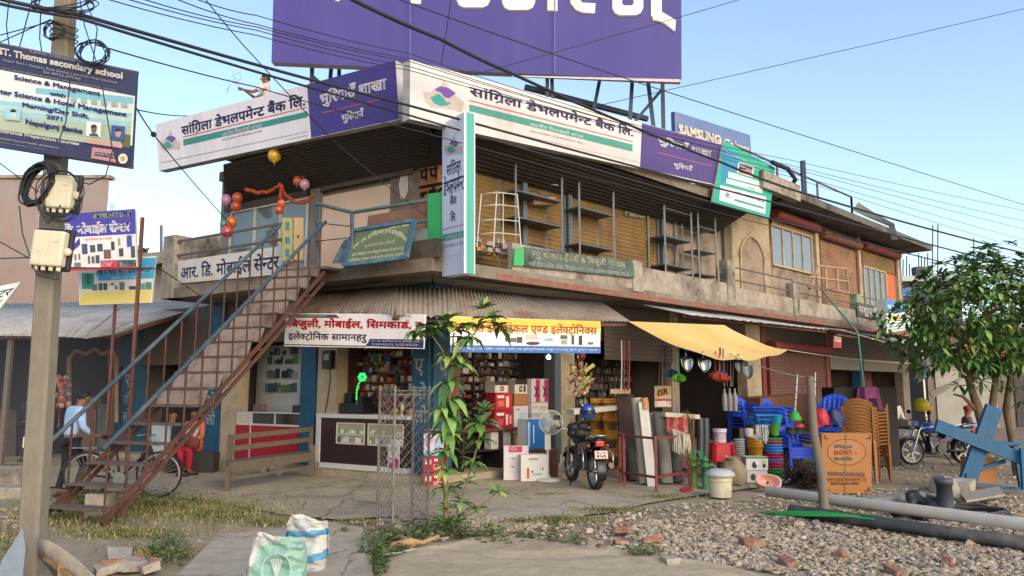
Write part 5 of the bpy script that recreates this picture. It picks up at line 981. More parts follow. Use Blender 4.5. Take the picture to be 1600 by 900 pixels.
def fan():
    p = gd(856, 751); t = thing('pedestal_fan', 'white pedestal fan with round grille, left of the parked motorcycle', 'fan', p, local=True); wh = mat('fan_white', 'b9b5a8', .45, .05, 6)
    b = MB(); b.lathe([(.23, 0), (.23, .02), (.2, .04), (.05, .06), (.04, .1)], n=24); b.ob('base', wh, t); b = MB(); b.cyl((0, 0, .08), (0, 0, .75), .025); b.box((.0, -.03, .72), (.11, .09, .3)); b.ob('column', wh, t)
    b = MB(); c = V((.06, -.1, 1.08))
    for r in (.06, .1, .14, .18, .215): b.tube([c + V((r * cos(a * pi / 14), -.05 + r * r * .9, r * sin(a * pi / 14))) for a in range(28)], .004, 4, closed=True)
    b.tube([c + V((.22 * cos(a * pi / 14), 0, .22 * sin(a * pi / 14))) for a in range(28)], .01, 5, closed=True)
    for a in range(40): b.tube([c + V((.04 * cos(a * pi / 20), -.05, .04 * sin(a * pi / 20))), c + V((.14 * cos(a * pi / 20), -.035, .14 * sin(a * pi / 20))), c + V((.22 * cos(a * pi / 20), 0, .22 * sin(a * pi / 20)))], .0025, 3, cap=False)
    b.ob('grille', wh, t); b = MB()
    for k in range(3):
        a = k * 2 * pi / 3; vs = [c + V((r * cos(a + d), .02 + .02 * d, r * sin(a + d))) for r, d in [(.03, -.5), (.19, -.35), (.2, .35), (.03, .6)]]; b.add(vs, [(0, 1, 2, 3)])
    b.ob('fan_blades', mat('fan_blade', 'a3a79f', .4), t); b = MB(); b.cyl(c + V((0, -.06, 0)), c + V((0, -.03, 0)), .045); b.cyl(c + V((0, .02, 0)), c + V((0, .2, -.02)), .07, .05); b.ob('motor', mat('fan_grey', '8f9298', .4), t)
fan()
def bulb(p, label, col, e, r=.045, pw=0):
    t = thing('light_bulb', label, 'lamp', p); b = MB(); b.ball(p, r, 10); b.ob('bulb', mat('lit_bulb', col, .4, 0, emit=e), t); b = MB(); b.cyl(p + Z3 * r * .8, p + Z3 * (r * .8 + .07), r * .5); b.ob('holder', pm('8a8a88'), t)
    if pw: l = bpy.data.lights.new('bulb_light', 'POINT'); l.energy = pw; l.shadow_soft_size = .05; l.color = (1, .9, .75); lo = bpy.data.objects.new('bulb_light', l); COL.objects.link(lo); lo.parent = t; lo.location = (0, 0, -.12)
bulb(at(857, 558, 15.4), 'glowing white bulb under the yellow shop board', (1, .95, .85), 8, .045, 16)
bulb(PL(3.5, -.6, 1.95), 'small glowing bulb beside the blue pier in the phone shop', (.9, .97, 1), 8, .035, 10)
# bunch of dried fibre hanging on the pier
t = thing('hanging_bunch', 'bunch of pale dried flowers and red packets hanging on the cream pier', 'decoration', at(905, 590, 15.2)); rnd = random.Random(2); b = MB(); c_ = at(905, 590, 15.0)
for i in range(130):
    d = V((rnd.gauss(0, 1), rnd.gauss(0, .6), rnd.gauss(0, 1.3))); d = d / max(1, d.length) * rnd.uniform(.1, .3); p = c_ + V((d.x * .9, d.y * .6, d.z * 1.15)); a = V((rnd.gauss(0, 1), rnd.gauss(0, 1), rnd.gauss(0, 1))).normalized() * .06; e = a.cross(V((.3, 1, .2))).normalized() * .03; b.add([p - a, p + e, p + a, p - e], [(0, 1, 2, 3)])
b.ob('dried_flowers', mat('dried', 'a58f72', .9, .1, 9, isl=['a58f72', '8a7a50', 'b8a07c', '9c5f52', '6a6040', 'b89a8a', '8f4a44', 'a09c60']), t); b = MB(); b.bar(c_ + V((.1, -.1, .12)), c_ + V((.28, -.1, .25)), .07); b.ob('yellow_roll', pm('b0a04a'), t); b = MB(); b.tube([c_ + Z3 * .3, c_ + Z3 * .75], .01, 4); b.ball(c_ + V((.05, 0, .42)), .09, 8); b.ob('red_streamer', pm('6a2226'), t)
# hardware shop interior
goods('hardware_goods', 'dim tins and packets on the dark shelves of the hardware shop', PR, 4.6, 8.0, -1.2, [(.9 + .2 * k, .18) for k in range(8)], c3, 31, 'mix'); shelves('dark shelf unit deep in the hardware shop', PR, 4.5, 8.1, -1.18, [.9 + .2 * k for k in range(9)], 4, mat('dark_shelf', '3f3430'))
b = MB(); b.corr(PR(5.2, .1, 2.4), PR(5.2, .1, 3.2), PR(8.1, .1, 3.2), PR(8.1, .1, 2.4), .1, .014); b.ob('rolling_shutter', M_shgry, BL)
shutter(PR, 13.5, 17.8, .14, 2.9, .06, mat('maroon_shutter', '5f403a', .55, .12, 3, stain='42302c', ss=1.2, sa=.5), True, bm_=M_red)
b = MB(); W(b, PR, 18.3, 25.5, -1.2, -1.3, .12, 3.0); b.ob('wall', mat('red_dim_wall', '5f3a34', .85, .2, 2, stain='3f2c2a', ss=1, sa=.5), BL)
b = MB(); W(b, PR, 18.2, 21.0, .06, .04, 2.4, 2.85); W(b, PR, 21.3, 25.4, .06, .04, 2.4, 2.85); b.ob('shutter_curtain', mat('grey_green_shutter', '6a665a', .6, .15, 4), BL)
s = Sign('red_notice', 'small red and white notice hanging above the maroon shutter', 'sign', at(1303, 524, 21), at(1315, 527, 21), at(1315, 544, 21), at(1302, 543, 21), pm('a83a30'), .03); marks(s, [(.08, .08, .92, .48, 'a8a098'), (.15, .18, .8, .25, '5a5a58')]); s.done()
# yellow paint buckets in stacks
def bucket(name, label, col, r=.15, h=.33, lid=True, handle=True, group=None, mk=None):
    t = thing(name, label, 'bucket', (0, 0, 0), group=group, local=True); m = mat(name + '_' + col, col, .45, .06, 5); b = MB()
    b.lathe([(r * .86, 0), (r * .9, h * .2), (r * .97, h * .72), (r * 1.03, h * .73), (r * 1.03, h * .8), (r, h * .82), (r, h * .9)], n=18); b.ob('body', m, t)
    if lid: b = MB(); b.lathe([(r * 1.06, h * .9), (r * 1.06, h * .97), (r * .98, h), (0, h)], n=18); b.ob('lid', m, t)
    if handle: b = MB(); b.tube([(r * 1.02 * cos(a), -r * .25 - r * .85 * sin(a) * .6, h * .78 - h * .35 * sin(a)) for a in [k * pi / 8 for k in range(9)]], .005, 4); b.ob('handle', mk or pm('2a2a2a'), t)
    b = MB(); vs = []
    for i in range(6):
        a = -pi / 2 - .6 + i * .24; vs += [(r * .945 * cos(a), r * .945 * sin(a) - .003, h * .22), (r * 1.0 * cos(a), r * 1.0 * sin(a) - .003, h * .66)]
    b.add(vs, [(2 * i, 2 * i + 2, 2 * i + 3, 2 * i + 1) for i in range(5)]); b.ob('label', pm('4a3324') if col == 'a8711c' else pm('a89aa8'), t); return t
yb = bucket('paint_bucket', 'yellow paint bucket in the stacks beside the parked motorcycle', 'a8711c', .16, .34, group='yellow paint buckets stacked by the rack')
first = True
for x, y, n, zb in [(912, 727, 2, .12), (937, 732, 4, .14), (958, 735, 4, .14)]:
    p = gd(x, y, zb) ; p.y += .2
    for k in range(n):
        o = yb if first else dup(yb); first = False; o.location = (p.x + .012 * (k % 2), p.y, zb + k * .345); o.rotation_euler = (0, 0, rnd.uniform(-.6, .9)); o['label'] = 'yellow paint bucket with dark label in the stacks beside the parked motorcycle'
b = MB(); p = gd(943, 742); b.box((p.x, p.y + .3, .07), (1.1, .6, .14)); tag(b.ob('step', M_conc), 'low concrete step under the yellow paint buckets', 'step')
b = MB(); b.slab(at(897, 640, 14.6), at(975, 633, 14.9), at(975, 640, 14.9), at(897, 648, 14.6), .4); tag(b.ob('white_sheet_stack', mat('dusty_white', 'a8a296', .8, .15, 8)), 'stack of dusty white sheets on top of the yellow buckets', 'sheets')
# iron rack with rolls
rk = thing('iron_rack', 'rusty iron pipe rack holding upright rolls of sheet', 'rack', gd(1025, 768)); Yr = gd(1026, 768)
ra_, rb_, rc_ = gd(976, 760), gd(1026, 769), gd(1078, 758); b = MB()
zt, zl = .88, .24
for p in (ra_, rb_, rc_):
    q = MB(); q.bar(p, p + Z3 * .92, .045); q.ob('post', M_red, rk)
for z in (zl, zt):
    q = MB(); q.bar(ra_ + Z3 * z, rb_ + Z3 * z, .04); q.bar(rb_ + Z3 * z, rc_ + Z3 * z, .04); q.ob('rail', M_red, rk)
bk = V((0, .5, 0)); 
for p in (ra_, rc_): q = MB(); q.bar(p + bk, p + bk + Z3 * .92, .045); q.bar(p + Z3 * zt, p + bk + Z3 * zt, .04); q.bar(p + Z3 * zl, p + bk + Z3 * zl, .04); q.ob('back_post', M_red, rk)
def roll(name, label, x0, y0, x1, y1, Y, r, m, inner=None, cat='roll', dy=.15):
    p, q = at(x1, y1, Y), at(x0, y0, Y + dy); p.z = max(p.z, .02); b = MB(); d = (q - p).normalized(); b.tube([p, p.lerp(q, .5) + V((.01, 0, 0)), q], r, 14); o = b.ob(name, m); tag(o, label, cat)
    if inner: c = MB(); c.cyl(q - d * .02, q + d * .012, r * .72, n=12); c.ob('core', inner, o); 
    return o
M_roll = mat('beige_sheet', 'a09784', .75, .12, 5, stain='7c7466', ss=2, sa=.5); M_roll2 = mat('grey_sheet', '7c7a70', .75, .12, 5, stain='5a584f', ss=2, sa=.5); M_roll3 = mat('dark_sheet', '4a4a48', .75, .12, 5)
roll('floor_sheet_roll', 'tall beige roll of floor sheet leaning in the rack', 994, 622, 1007, 764, 14.15, .1, M_roll)
roll('floor_sheet_roll', 'grey roll of floor sheet standing in the middle of the rack', 1030, 646, 1042, 762, 14.2, .12, M_roll2)
roll('floor_sheet_roll', 'pale grey thin roll behind the white carton tube', 1019, 645, 1027, 760, 14.4, .07, mat('pale_sheet', '95968e', .7, .1, 5))
roll('floor_sheet_roll', 'short dark roll at the right end of the rack', 1050, 700, 1060, 760, 14.3, .1, M_roll3)
roll('floor_sheet_roll', 'dark roll at the left end of the rack', 984, 700, 990, 760, 14.6, .09, M_roll3)
roll('cardboard_core', 'round brown core end on top of the white carton tube', 1006, 622, 1008, 640, 14.05, .07, mat('core_brown', 'a07850', .8), None, 'core', .02)
p, q = at(1019, 766, 13.95), at(1004, 628, 14.1); b = MB(); b.bar(p + Z3 * .02, q, .17, .14, up=V((0, 1, 0))); o = b.ob('long_carton', mat('white_carton', 'b5b0a6', .7, .06, 6), bev=.005); tag(o, 'long white carton with black lettering leaning in the rack', 'carton')
s = Sign('x', 'x', 'x', q + V((-.04, -.12, -.45)), q + V((.06, -.12, -.47)), q + V((.12, -.105, -.92)), q + V((.02, -.105, -.9)), pm('b5b0a6'), .003, thing_=o); T(s, lambda x, y: (860 + x / 4.09, 560 + y / 4.09), 'DREAM', 610, 375, 622, 465, pm('2a2826'), .03); s.done()
b = MB(); p = at(985, 765, 14.9); W_b = [at(965, 616, 14.8), at(990, 616, 14.8), at(996, 762, 14.7), at(972, 762, 14.7)]; b.slab(*W_b, .2); tag(b.ob('leaning_board', mat('dark_board', '40322c', .8, .2, 4)), 'dark brown boards standing at the left end of the rack', 'board')
b = MB(); b.slab(at(954, 608, 14.6), at(985, 607, 14.6), at(985, 615, 14.6), at(954, 615, 14.6), .15); tag(b.ob('plank_end', mat('pale_plank', 'a58d6a', .8)), 'pale plank end poking out above the rack', 'plank')
# hanging goods under the tarpaulin
def strands(label, xs, y0, y1, Y, cols, r=.012, nm='hanging_strap', cat='straps', group=None):
    for i, x in enumerate(xs):
        b = MB(); b.tube([at(x, y0, Y), at(x + .6, (y0 + y1) / 2, Y - .02), at(x - .5 + (i % 3) * .6, y1, Y)], r, 5); o = b.ob(nm, pm(cols[i % len(cols)])); tag(o, label, cat, group)
strands('long red or white strap hanging above the iron rack', [971, 975, 980, 983], 532, 610, 14.5, ['b3aca0', '7a3a30', '5a2a26', '8a4438'], group='straps hanging above the rack')
strands('brown and white strap hanging beside the printed feed bag', [1030, 1034, 1038, 1042], 540, 606, 14.8, ['6a4a3c', '8a7464', '5a342c', '8a4438'], group='straps hanging beside the feed bag')
strands('thin chain hanging behind the red brooms', [1132, 1136, 1141, 1145], 556, 604, 14.9, ['8f7f6c', '5f4a40', '9a9080', '6a5a4c'], .01, 'hanging_chain', 'chain', 'chains behind the brooms')
s = crate('feed_bag', 'printed white and red feed bag hanging under the tarpaulin', 'bag', 1023, 603, 1049, 636, pm('b09c8a'), .06, Y=14.6, part='bag'); marks(s, [(0, .0, 1, .15, 'a8906a'), (0, .6, 1, .72, '9c3f3a')]); s.poly([(0, .25), (.9, .1), (1, .4), (.1, .55)], pm('a88a50')); s.text('ISR', .18, .18, .8, .5, pm('9c2f36'), .03, slant=-.1); s.poly([(.1, .75), (.6, .7), (.9, .95), (.2, .95)], pm('c0b4a8')); s.done()
def broom(x, y0, y1, Y, col, tip, label):
    t = thing('broom', label, 'broom', at(x, y1, Y)); p, q = at(x, y0, Y), at(x, y1, Y); b = MB(); b.tube([p, q + Z3 * .12], .012, 6); b.ob('handle', pm(col), t); b = MB(); rn = random.Random(int(x))
    for i in range(150):
        a, k = rn.random() * 6.3, rn.random() ** .5; e = q + V((.13 * k * cos(a), .08 * k * sin(a), -.02 + .05 * k * k)); c = q + V((.04 * cos(a), .03 * sin(a), .13)); b.tube([c, e.lerp(c, .4) + V((.03 * cos(a), 0, .02)), e], [.004, .005, .006], 3, cap=False)
    b.ob('bristles', [mat('bristle_' + tip, tip, .7, .15, 15)], t)
broom(1061, 540, 596, 13.8, '3f8a4a', '4a8a2a', 'bright green broom hanging head down under the tarpaulin'); broom(1048, 545, 588, 14.1, '3a4a58', '2f4a5a', 'dark teal broom hanging behind the green broom'); broom(1130, 545, 596, 13.9, '2f4a6a', '8a2f2a', 'dark red broom hanging left of a blue handle'); broom(1118, 548, 592, 14.1, '8a3a34', '7a2f2c', 'dull red broom hanging leftmost of the red brooms'); broom(1126, 543, 590, 14.1, '6a3a34', '3a4a7a', 'blue headed broom between the red brooms'); broom(1124, 543, 594, 13.8, 'a03a34', 'a03f2a', 'bright red broom hanging in front of the other red brooms')
def shovel(x0, y0, x1, y1, Y, m, label):
    o = at((x0 + x1) / 2, y0, Y); w, h = (x1 - x0) / CF * Y, (y1 - y0) / CF * Y; b = MB(); n = 8; vs = []
    for i in range(n + 1):
        u = i / n * 2 - 1
        for j in range(6): v = j / 5; k = w / 2 * (1 - .75 * max(0, v - .45) ** 1.5 * 2); vs.append(o + V((u * k + (v * .08 * w), .05 * (1 - u * u), -v * h * (1 - .12 * u * u))))
    b.add(vs, [(i * 6 + j, i * 6 + j + 1, i * 6 + j + 7, i * 6 + j + 6) for i in range(n) for j in range(5)], 0, True); b.cyl(o + V((0, .05, 0)), o + V((0, .05, .12)), .02); q = b.ob('shovel_blade', m); md = q.modifiers.new('s', 'SOLIDIFY'); md.thickness = .004; tag(q, label, 'shovel')
M_shv = mat('shiny_steel', '9aa4ae', .25, .08, 6, metal=.8); M_shd = mat('dull_steel', '5f6468', .45, .12, 6, metal=.5)
shovel(1064, 558, 1082, 581, 13.7, M_shv, 'shiny shovel blade hanging right of the green broom'); shovel(1090, 559, 1110, 582, 13.7, M_shv, 'shiny shovel blade hanging left of the red brooms'); shovel(1148, 563, 1162, 585, 14.4, M_shd, 'dull grey shovel blade hanging right of the red brooms'); shovel(1160, 571, 1177, 592, 14.4, M_shd, 'dull grey shovel blade hanging beside the cream pier')
for i, x in enumerate([1133, 1141, 1149]):
    p = at(x, 642, 14.6); b = MB(); b.lathe([(.045, 0), (.05, .1), (.05, .28), (.02, .36), (.02, .42)], p, 10); o = b.ob('bottle', mat('grey_bottle', '6f6c6c', .4, .1, 8)); tag(o, 'grey bottle hanging in a row under the red brooms', 'bottle', 'grey bottles hanging under the brooms')
b = MB(); b.slab(at(1040, 644, 14.0), at(1094, 648, 14.2), at(1094, 655, 14.2), at(1040, 651, 14.0), .5); tag(b.ob('plank', mat('dusty_plank', 'a89f90', .85, .15, 5)), 'dusty white plank laid above the red plastic sheet', 'plank')
b = MB(); vs = []; rn = random.Random(8)
for i in range(9):
    for j in range(7): q = at(1042 + i * 4.2, 652 + j * 4, 13.95); vs.append(q + V((0, .05 * sin(i * 1.7) + .05 * rn.random(), 0)))
b.add(vs, [(i * 7 + j, i * 7 + j + 1, i * 7 + j + 8, i * 7 + j + 7) for i in range(8) for j in range(6)], 0, True); tag(b.ob('plastic_sheet', mat('red_plastic', '8f3a34', .35, .3, 5, stain='b89a90', ss=4, sa=.5)), 'crumpled red plastic sheet hanging behind the mop fringe', 'sheet')
def mop(x0, y0, x1, y1, Y, n, label, col='a39c8c', nm='string_mop'):
    rn = random.Random(int(x0)); b = MB()
    for i in range(n):
        u = (i + rn.random()) / n; x = x0 + (x1 - x0) * u; yy = y0 + (10 * u if x1 - x0 > 25 else 0); p = at(x, yy, Y + rn.uniform(-.05, .05)); q = at(x + rn.uniform(-1.5, 1.5), y1 + rn.uniform(-6, 4) , Y + rn.uniform(-.08, .04)); b.tube([p, p.lerp(q, .5) + V((rn.uniform(-.02, .02), -.03, 0)), q], .012, 5)
    o = b.ob(nm, mat('mop_' + col, col, .95, .2, 30)); return tag(o, label, 'mop')
mop(1050, 670, 1078, 706, 13.7, 34, 'cream string mop fringe hanging on the rack'); mop(1181, 664, 1199, 690, 13.2, 30, 'grey string mop head on the yellow buckets', '8f8f8c')
b = MB(); rn = random.Random(3)
for i in range(60): p = at(1062 + rn.uniform(0, 22), 712 + rn.uniform(-8, 0), 14.1); b.tube([p, p + V((rn.uniform(-.05, .05), rn.uniform(-.05, .05), rn.uniform(.5, .75)))], .006, 3)
tag(b.ob('straw_brooms', mat('straw', '5f4a34', .9, .2, 10)), 'bundle of brown straw brooms standing behind the mop fringe', 'broom bundle')
for i, x in enumerate([1094, 1102]): roll('metal_sheet_roll', ['dark metal sheet roll standing behind the red stool, left one', 'dark metal sheet roll standing behind the red stool, right one'][i], x, 653, x, 715, 14.6, .07, mat('dark_metal', '4a4c50', .35, .15, 8, metal=.5), None, 'roll', 0)
for i in range(3): pass
def pump(x, y, col, label, rz):
    p = gd(x, y); t = thing('hand_pump', label, 'hand pump', p, rz, local=True); m = mat('pump_' + col, col, .55, .15, 9, stain='3a4a34', ss=8, sa=.4)
    b = MB(); b.lathe([(.09, 0), (.09, .03), (.055, .04), (.055, .36), (.085, .37), (.085, .4), (.06, .41), (.06, .46), (.08, .47), (.08, .5), (.03, .55)], n=14); b.ob('barrel', m, t)
    b = MB(); b.tube([(.05, 0, .4), (.14, 0, .4), (.2, 0, .34), (.2, 0, .3)], [.035, .035, .035, .04], 10); b.ob('spout', m, t)
    b = MB(); b.bar((-.06, 0, .5), (-.1, 0, .64), .04); b.bar((-.02, .02, .52), (-.05, .02, .68), .03); b.tube([(-.1, 0, .62), (-.16, 0, .66), (-.2, 0, .58)], .018, 6); b.ob('handle', m, t)
pump(1085, 762, '5a7034', 'olive green hand pump standing at the right end of the rack', .2); pump(1102, 764, '24603a', 'dark green hand pump standing between two others', .1); pump(1122, 745, '2a6f3f', 'green hand pump standing behind the lidded white bucket', -.3)
p = gd(1126, 776); t = thing('lidded_bucket', 'grubby cream bucket with a wide grey lid in front of the hand pumps', 'bucket', p, local=True)
b = MB(); b.lathe([(.165, 0), (.175, .1), (.185, .33)], n=20); b.ob('body', mat('cream_bucket', 'b8b096', .5, .08, 5, stain='7c7358', ss=4, sa=.5), t); b = MB(); b.lathe([(.19, .31), (.24, .33), (.23, .37), (.17, .42), (.14, .43), (0, .44)], n=22); b.ob('lid', mat('grey_lid', '9fa3a0', .5, .08, 5, stain='77786c', ss=4, sa=.4), t); b = MB(); b.lathe([(.178, .24), (.195, .25), (.195, .27), (.178, .28)], n=20); b.ob('rim', mat('cream_bucket', 'b8b096'), t)
b = MB(); b.slab(at(1062, 763, 13.3), at(1076, 759, 13.5), at(1088, 770, 13.2), at(1070, 772, 13.0), .03); o = b.ob('dust_pan', pm('a02a34')); o.location.z += 0; tag(o, 'red plastic dustpan lying by the rack foot', 'dustpan')
def stool(x, y, col, label, w=.36, h=.46, rz=.1, zb=0, p=None):
    p = p or gd(x, y, zb); t = thing('plastic_stool', label, 'stool', p, rz, local=True); m = mat('stool_' + col, col, .4, .06, 5)
    b = MB(); b.box((0, 0, h - .02), (w * .82, w * .82, .04)); b.ob('seat', m, t, bev=.015)
    for a, e in ((-1, -1), (1, -1), (1, 1), (-1, 1)): b = MB(); b.bar((a * w * .36, e * w * .36, h - .03), (a * w * .5, e * w * .5, 0), .07, .07); b.ob('leg', m, t)
    for k in range(4): b = MB(); r = MX.Rotation(k * pi / 2, 3, 'Z'); b.add([r @ V(q) for q in [(-w * .36, -w * .4, h - .03), (w * .36, -w * .4, h - .03), (w * .42, -w * .44, h * .42), (w * .3, -w * .43, h * .5), (-w * .3, -w * .43, h * .5), (-w * .42, -w * .44, h * .42)]], [tuple(range(6))]); b.ob('apron', m, t)
    return t
stool(1127, 748, 'a01c2a', 'tall red plastic stool under a lavender bucket', .44, .68)
p = gd(1127, 748); o = bucket('paint_tub', 'white and lavender paint tub standing on the red stool', 'b3a8b4', .13, .26); o.location = (p.x, p.y, .685)
# chairs: one plastic armchair, one woven brown chair, copied into stacks
def armchair(col, label, group, wov=False):
    t = thing('plastic_chair', label, 'chair', (0, 0, 0), 0, group, local=True); m = mat('chair_' + col, col, .38, .07, 5)
    b = MB(); b.box((0, 0, .42), (.46, .44, .03)); b.box((0, -.215, .4), (.46, .02, .07)); b.ob('seat', m, t, bev=.012)
    b = MB(); n = 20 if wov else 10; m_ = 14 if wov else 4; vs = []
    for i in range(n + 1):
        u = i / n * 2 - 1
        for j in range(m_ + 1): v = j / m_; vs.append((u * (.23 + .03 * v), .2 + .1 * v - .05 * u * u, .43 + v * (.42 - .1 * u * u)))
    k_ = m_ + 1; fs = [(i * k_ + j, i * k_ + j + 1, i * k_ + j + k_ + 1, i * k_ + j + k_) for i in range(n) for j in range(m_) if not (i % 2 == 1 and (j % 2 == 1 and 0 < j < m_ - 1 if wov else j in (1, 2)))]
    b.add(vs, fs, 0, True); o = b.ob('backrest', mat('woven_' + col, col, .6, .25, 60, bump=.5, bs=90) if wov else m, t); md = o.modifiers.new('s', 'SOLIDIFY'); md.thickness = .012
    for a in (-1, 1):
        b = MB(); b.tube([(a * .26, .26, .68), (a * .28, .1, .66), (a * .28, -.16, .65), (a * .27, -.22, .6)], [.022, .028, .028, .024], 7); b.ob('armrest', m, t)
        b = MB(); b.bar((a * .25, -.2, .62), (a * .27, -.25, 0), .05, .035); b.ob('leg', m, t); b = MB(); b.bar((a * .23, .2, .44), (a * .26, .27, 0), .05, .035); b.ob('leg', m, t)
        b = MB(); b.bar((a * .255, .24, .45), (a * .26, .26, .68), .045, .03); b.ob('arm_support', m, t)
    return t
def stack(proto, x, y, n, rz, dz=.07, z0=0, lab=None, used=[], p=None):
    p = p or gd(x, y)
    for k in range(n):
        o = proto if proto.name not in used else dup(proto); used.append(proto.name) if proto.name not in used else 0
        o.location = (p.x, p.y + .0, z0 + k * dz); o.rotation_euler = (0, 0, rz)
        if lab: o['label'] = lab
bc = armchair('2448b0', 'blue chair', 'blue plastic chairs in stacks')
stack(bc, 1168, 730, 4, .5, .08, .45, 'blue plastic armchair in the stack behind the bag and white tubs')
stack(bc, 1246, 745, 3, .2, .07, .0, 'blue plastic armchair in the low stack beside the wooden stake')
stack(bc, 1308, 735, 5, -.5, .075, .45, 'blue plastic armchair in the high stack right of the wooden stake')
b = MB(); p = gd(1168, 730); b.box((p.x, p.y, .22), (.6, .6, .44)); tag(b.ob('low_table', mat('table_brown', '4a3428', .7, .2, 5), bev=.01), 'low brown table under the left stack of blue chairs', 'table')
b = MB(); p = gd(1306, 735); b.box((p.x, p.y, .2), (.7, .55, .4)); tag(b.ob('low_table', mat('table_brown', '4a3428'), bev=.01), 'low brown table under the right stack of blue chairs', 'table')
br = armchair('8a5a2e', 'brown woven chair', 'brown woven chairs in stacks', True)
stack(bc, 1222, 738, 3, .9, .08, .5, 'blue plastic armchair in the middle stack behind the blue baskets')
b = MB(); p = gd(1222, 738); b.box((p.x, p.y, .24), (.55, .5, .48)); tag(b.ob('low_table', mat('table_brown', '4a3428'), bev=.01), 'low brown table under the middle stack of blue chairs', 'table')
stack(br, 1348, 752, 12, pi - .5, .062, .0, 'brown woven chair in the tall stack behind the printed carton')
stack(br, 1250, 728, 6, .2, .062, .0, 'brown woven chair in the low stack behind the blue chairs')
stack(br, 1368, 748, 10, pi + 1.1, .064, .0, 'brown woven chair in the slanting stack at the right of the printed carton')
# the printed carton
s = crate('printed_carton', 'big brown carton printed with an oval furniture mark, standing before the brown chairs', 'carton', 1284, 677, 1361, 771, mat('carton_brown', '9a683c', .8, .06, 8, stain='7c5432', ss=2, sa=.35), .2, sk=-.02)
kc = lambda x, y: (1140 + x / 4.285, 580 + y / 4.285); ink = pm('3a2f2a')
ov = [(782 + 130 * cos(a * pi / 16), 542 + 90 * sin(a * pi / 16)) for a in range(32)]; ov2 = [(782 + 125 * cos(a * pi / 16), 542 + 85 * sin(a * pi / 16)) for a in range(32)]
PPs(s, kc, ov, ink); PPs(s, kc, ov2, pm('9a683c'))
PPs(s, kc, [(697, 492), (735, 490), (780, 500), (818, 494), (818, 514), (775, 522), (735, 512), (697, 516)], pm('4a4640')); PPs(s, kc, [(697, 572), (735, 580), (780, 570), (818, 576), (818, 598), (697, 598)], pm('4a4640'))
T(s, kc, 'BAGMATI', 698, 526, 818, 562, pm('a03c22'), .03); PPs(s, kc, [(846 + (16 if k % 2 == 0 else 6) * sin(k * pi / 5), 547 - (16 if k % 2 == 0 else 6) * cos(k * pi / 5)) for k in range(10)], pm('a03c22'))
PPs(s, kc, [(656, 672), (902, 680), (900, 706), (656, 694)], pm('4a3c30')); T(s, kc, 'MOULDED PLASTIC FURNITURE', 664, 676, 894, 702, pm('9a7048'), .02)
T(s, kc, 'BAGMATI PLASTIC INDUSTRIES PVT. LTD.', 640, 712, 920, 738, pm('9a4630'), .012); T(s, kc, 'BIRATNAGAR, NEPAL', 678, 742, 872, 764, pm('4a3a30'), .012)
for q in [(632, 440, 1), (945, 440, -1), (640, 785, 1), (935, 790, -1)]: sx = q[2]; PPs(s, kc, [(q[0], q[1] - 14), (q[0] + 8 * sx, q[1] - 14), (q[0] + 8 * sx, q[1] + 6), (q[0] + 30 * sx, q[1] + 6), (q[0] + 30 * sx, q[1] + 14), (q[0], q[1] + 14)], ink)
PPs(s, kc, [(776, 420), (782, 420), (772, 812), (767, 812)], pm('7c5836')); s.done()
# tubs, baskets, cartons, basin
def tubs(x, y, cols, label, r=.13, dz=.055, h=.2, z0=0, group=None, nm='plastic_tub'):
    p = gd(x, y)
    for k, c in enumerate(cols):
        b = MB(); b.lathe([(r * .72, 0), (r, h), (r * 1.07, h + .005), (r * 1.07, h + .02), (r * .97, h + .02), (r * .7, .02)], n=16); o = b.ob(nm, mat('tub_' + c, c, .4, .06, 5)); o.location = (p.x + .01 * sin(k * 2), p.y, z0 + k * dz); tag(o, label % c if '%' in label else label, 'tub', group)
cn = {'2f7f3a': 'green', 'a3243a': 'red', '2f6fb0': 'blue', '2a9ab0': 'teal', '5aa02f': 'light green'}
for k, c in enumerate(['2f7f3a', '2f7f3a', 'a3243a', 'a3243a', '2f6fb0', 'a3243a', 'a3243a', '2f6fb0', '2f6fb0', '2f6fb0', 'a3243a', '2f7f3a']):
    p = gd(1211, 752); b = MB(); r = .16; b.lathe([(r * .78, 0), (r, .17), (r * 1.06, .175), (r * 1.06, .19), (r * .96, .19), (r * .74, .02)], n=18); o = b.ob('plastic_tub', mat('tub_' + c, c, .4, .06, 5)); o.location = (p.x, p.y, .0 + k * .055); tag(o, cn[c] + ' plastic tub in the tall mixed stack behind the pink basin', 'tub', 'tubs in the tall mixed stack, ' + cn[c])
for k in range(8):
    c = '5aa02f' if k < 3 else '2a9ab0'; b = MB(); b.lathe([(.06, 0), (.085, .12), (.09, .125), (.08, .125), (.055, .01)], n=14); o = b.ob('plastic_cup', mat('tub_' + c, c, .4, .06, 5)); p = gd(1213, 752); o.location = (p.x + .02 + k * .008, p.y, .84 + k * .035); tag(o, cn[c] + ' plastic cup stacked above the mixed tubs', 'cup', 'cups stacked above the tubs, ' + cn[c])
for k in range(8):
    p = gd(1157, 745); b = MB(); b.lathe([(.085, 0), (.1, .1), (.108, .1), (.108, .115), (.09, .115)], n=16); o = b.ob('white_pot', mat('white_pots', 'a9a69c', .5, .06, 5)); o.location = (p.x, p.y, .3 + k * .045); tag(o, 'white plastic pot in the column behind the cloth bag', 'pot', 'white pots in the column')
b = MB(); p = gd(1157, 745); b.box((p.x, p.y, .15), (.3, .3, .3)); tag(b.ob('box', pm('6a5a50')), 'small brown box under the column of white pots', 'box')
for k in range(4):
    p = gd(1182, 745); b = MB(); r = .15; b.lathe([(r * .75, 0), (r, .22), (r * 1.07, .225), (r * 1.07, .245), (r * .95, .245)], n=18); o = b.ob('yellow_bucket', mat('tub_c08a18', 'b8851a', .4, .06, 5)); o.location = (p.x, p.y, .36 + k * .05); tag(o, 'yellow plastic bucket stacked on the panda cartons', 'bucket', 'yellow buckets on the panda cartons')
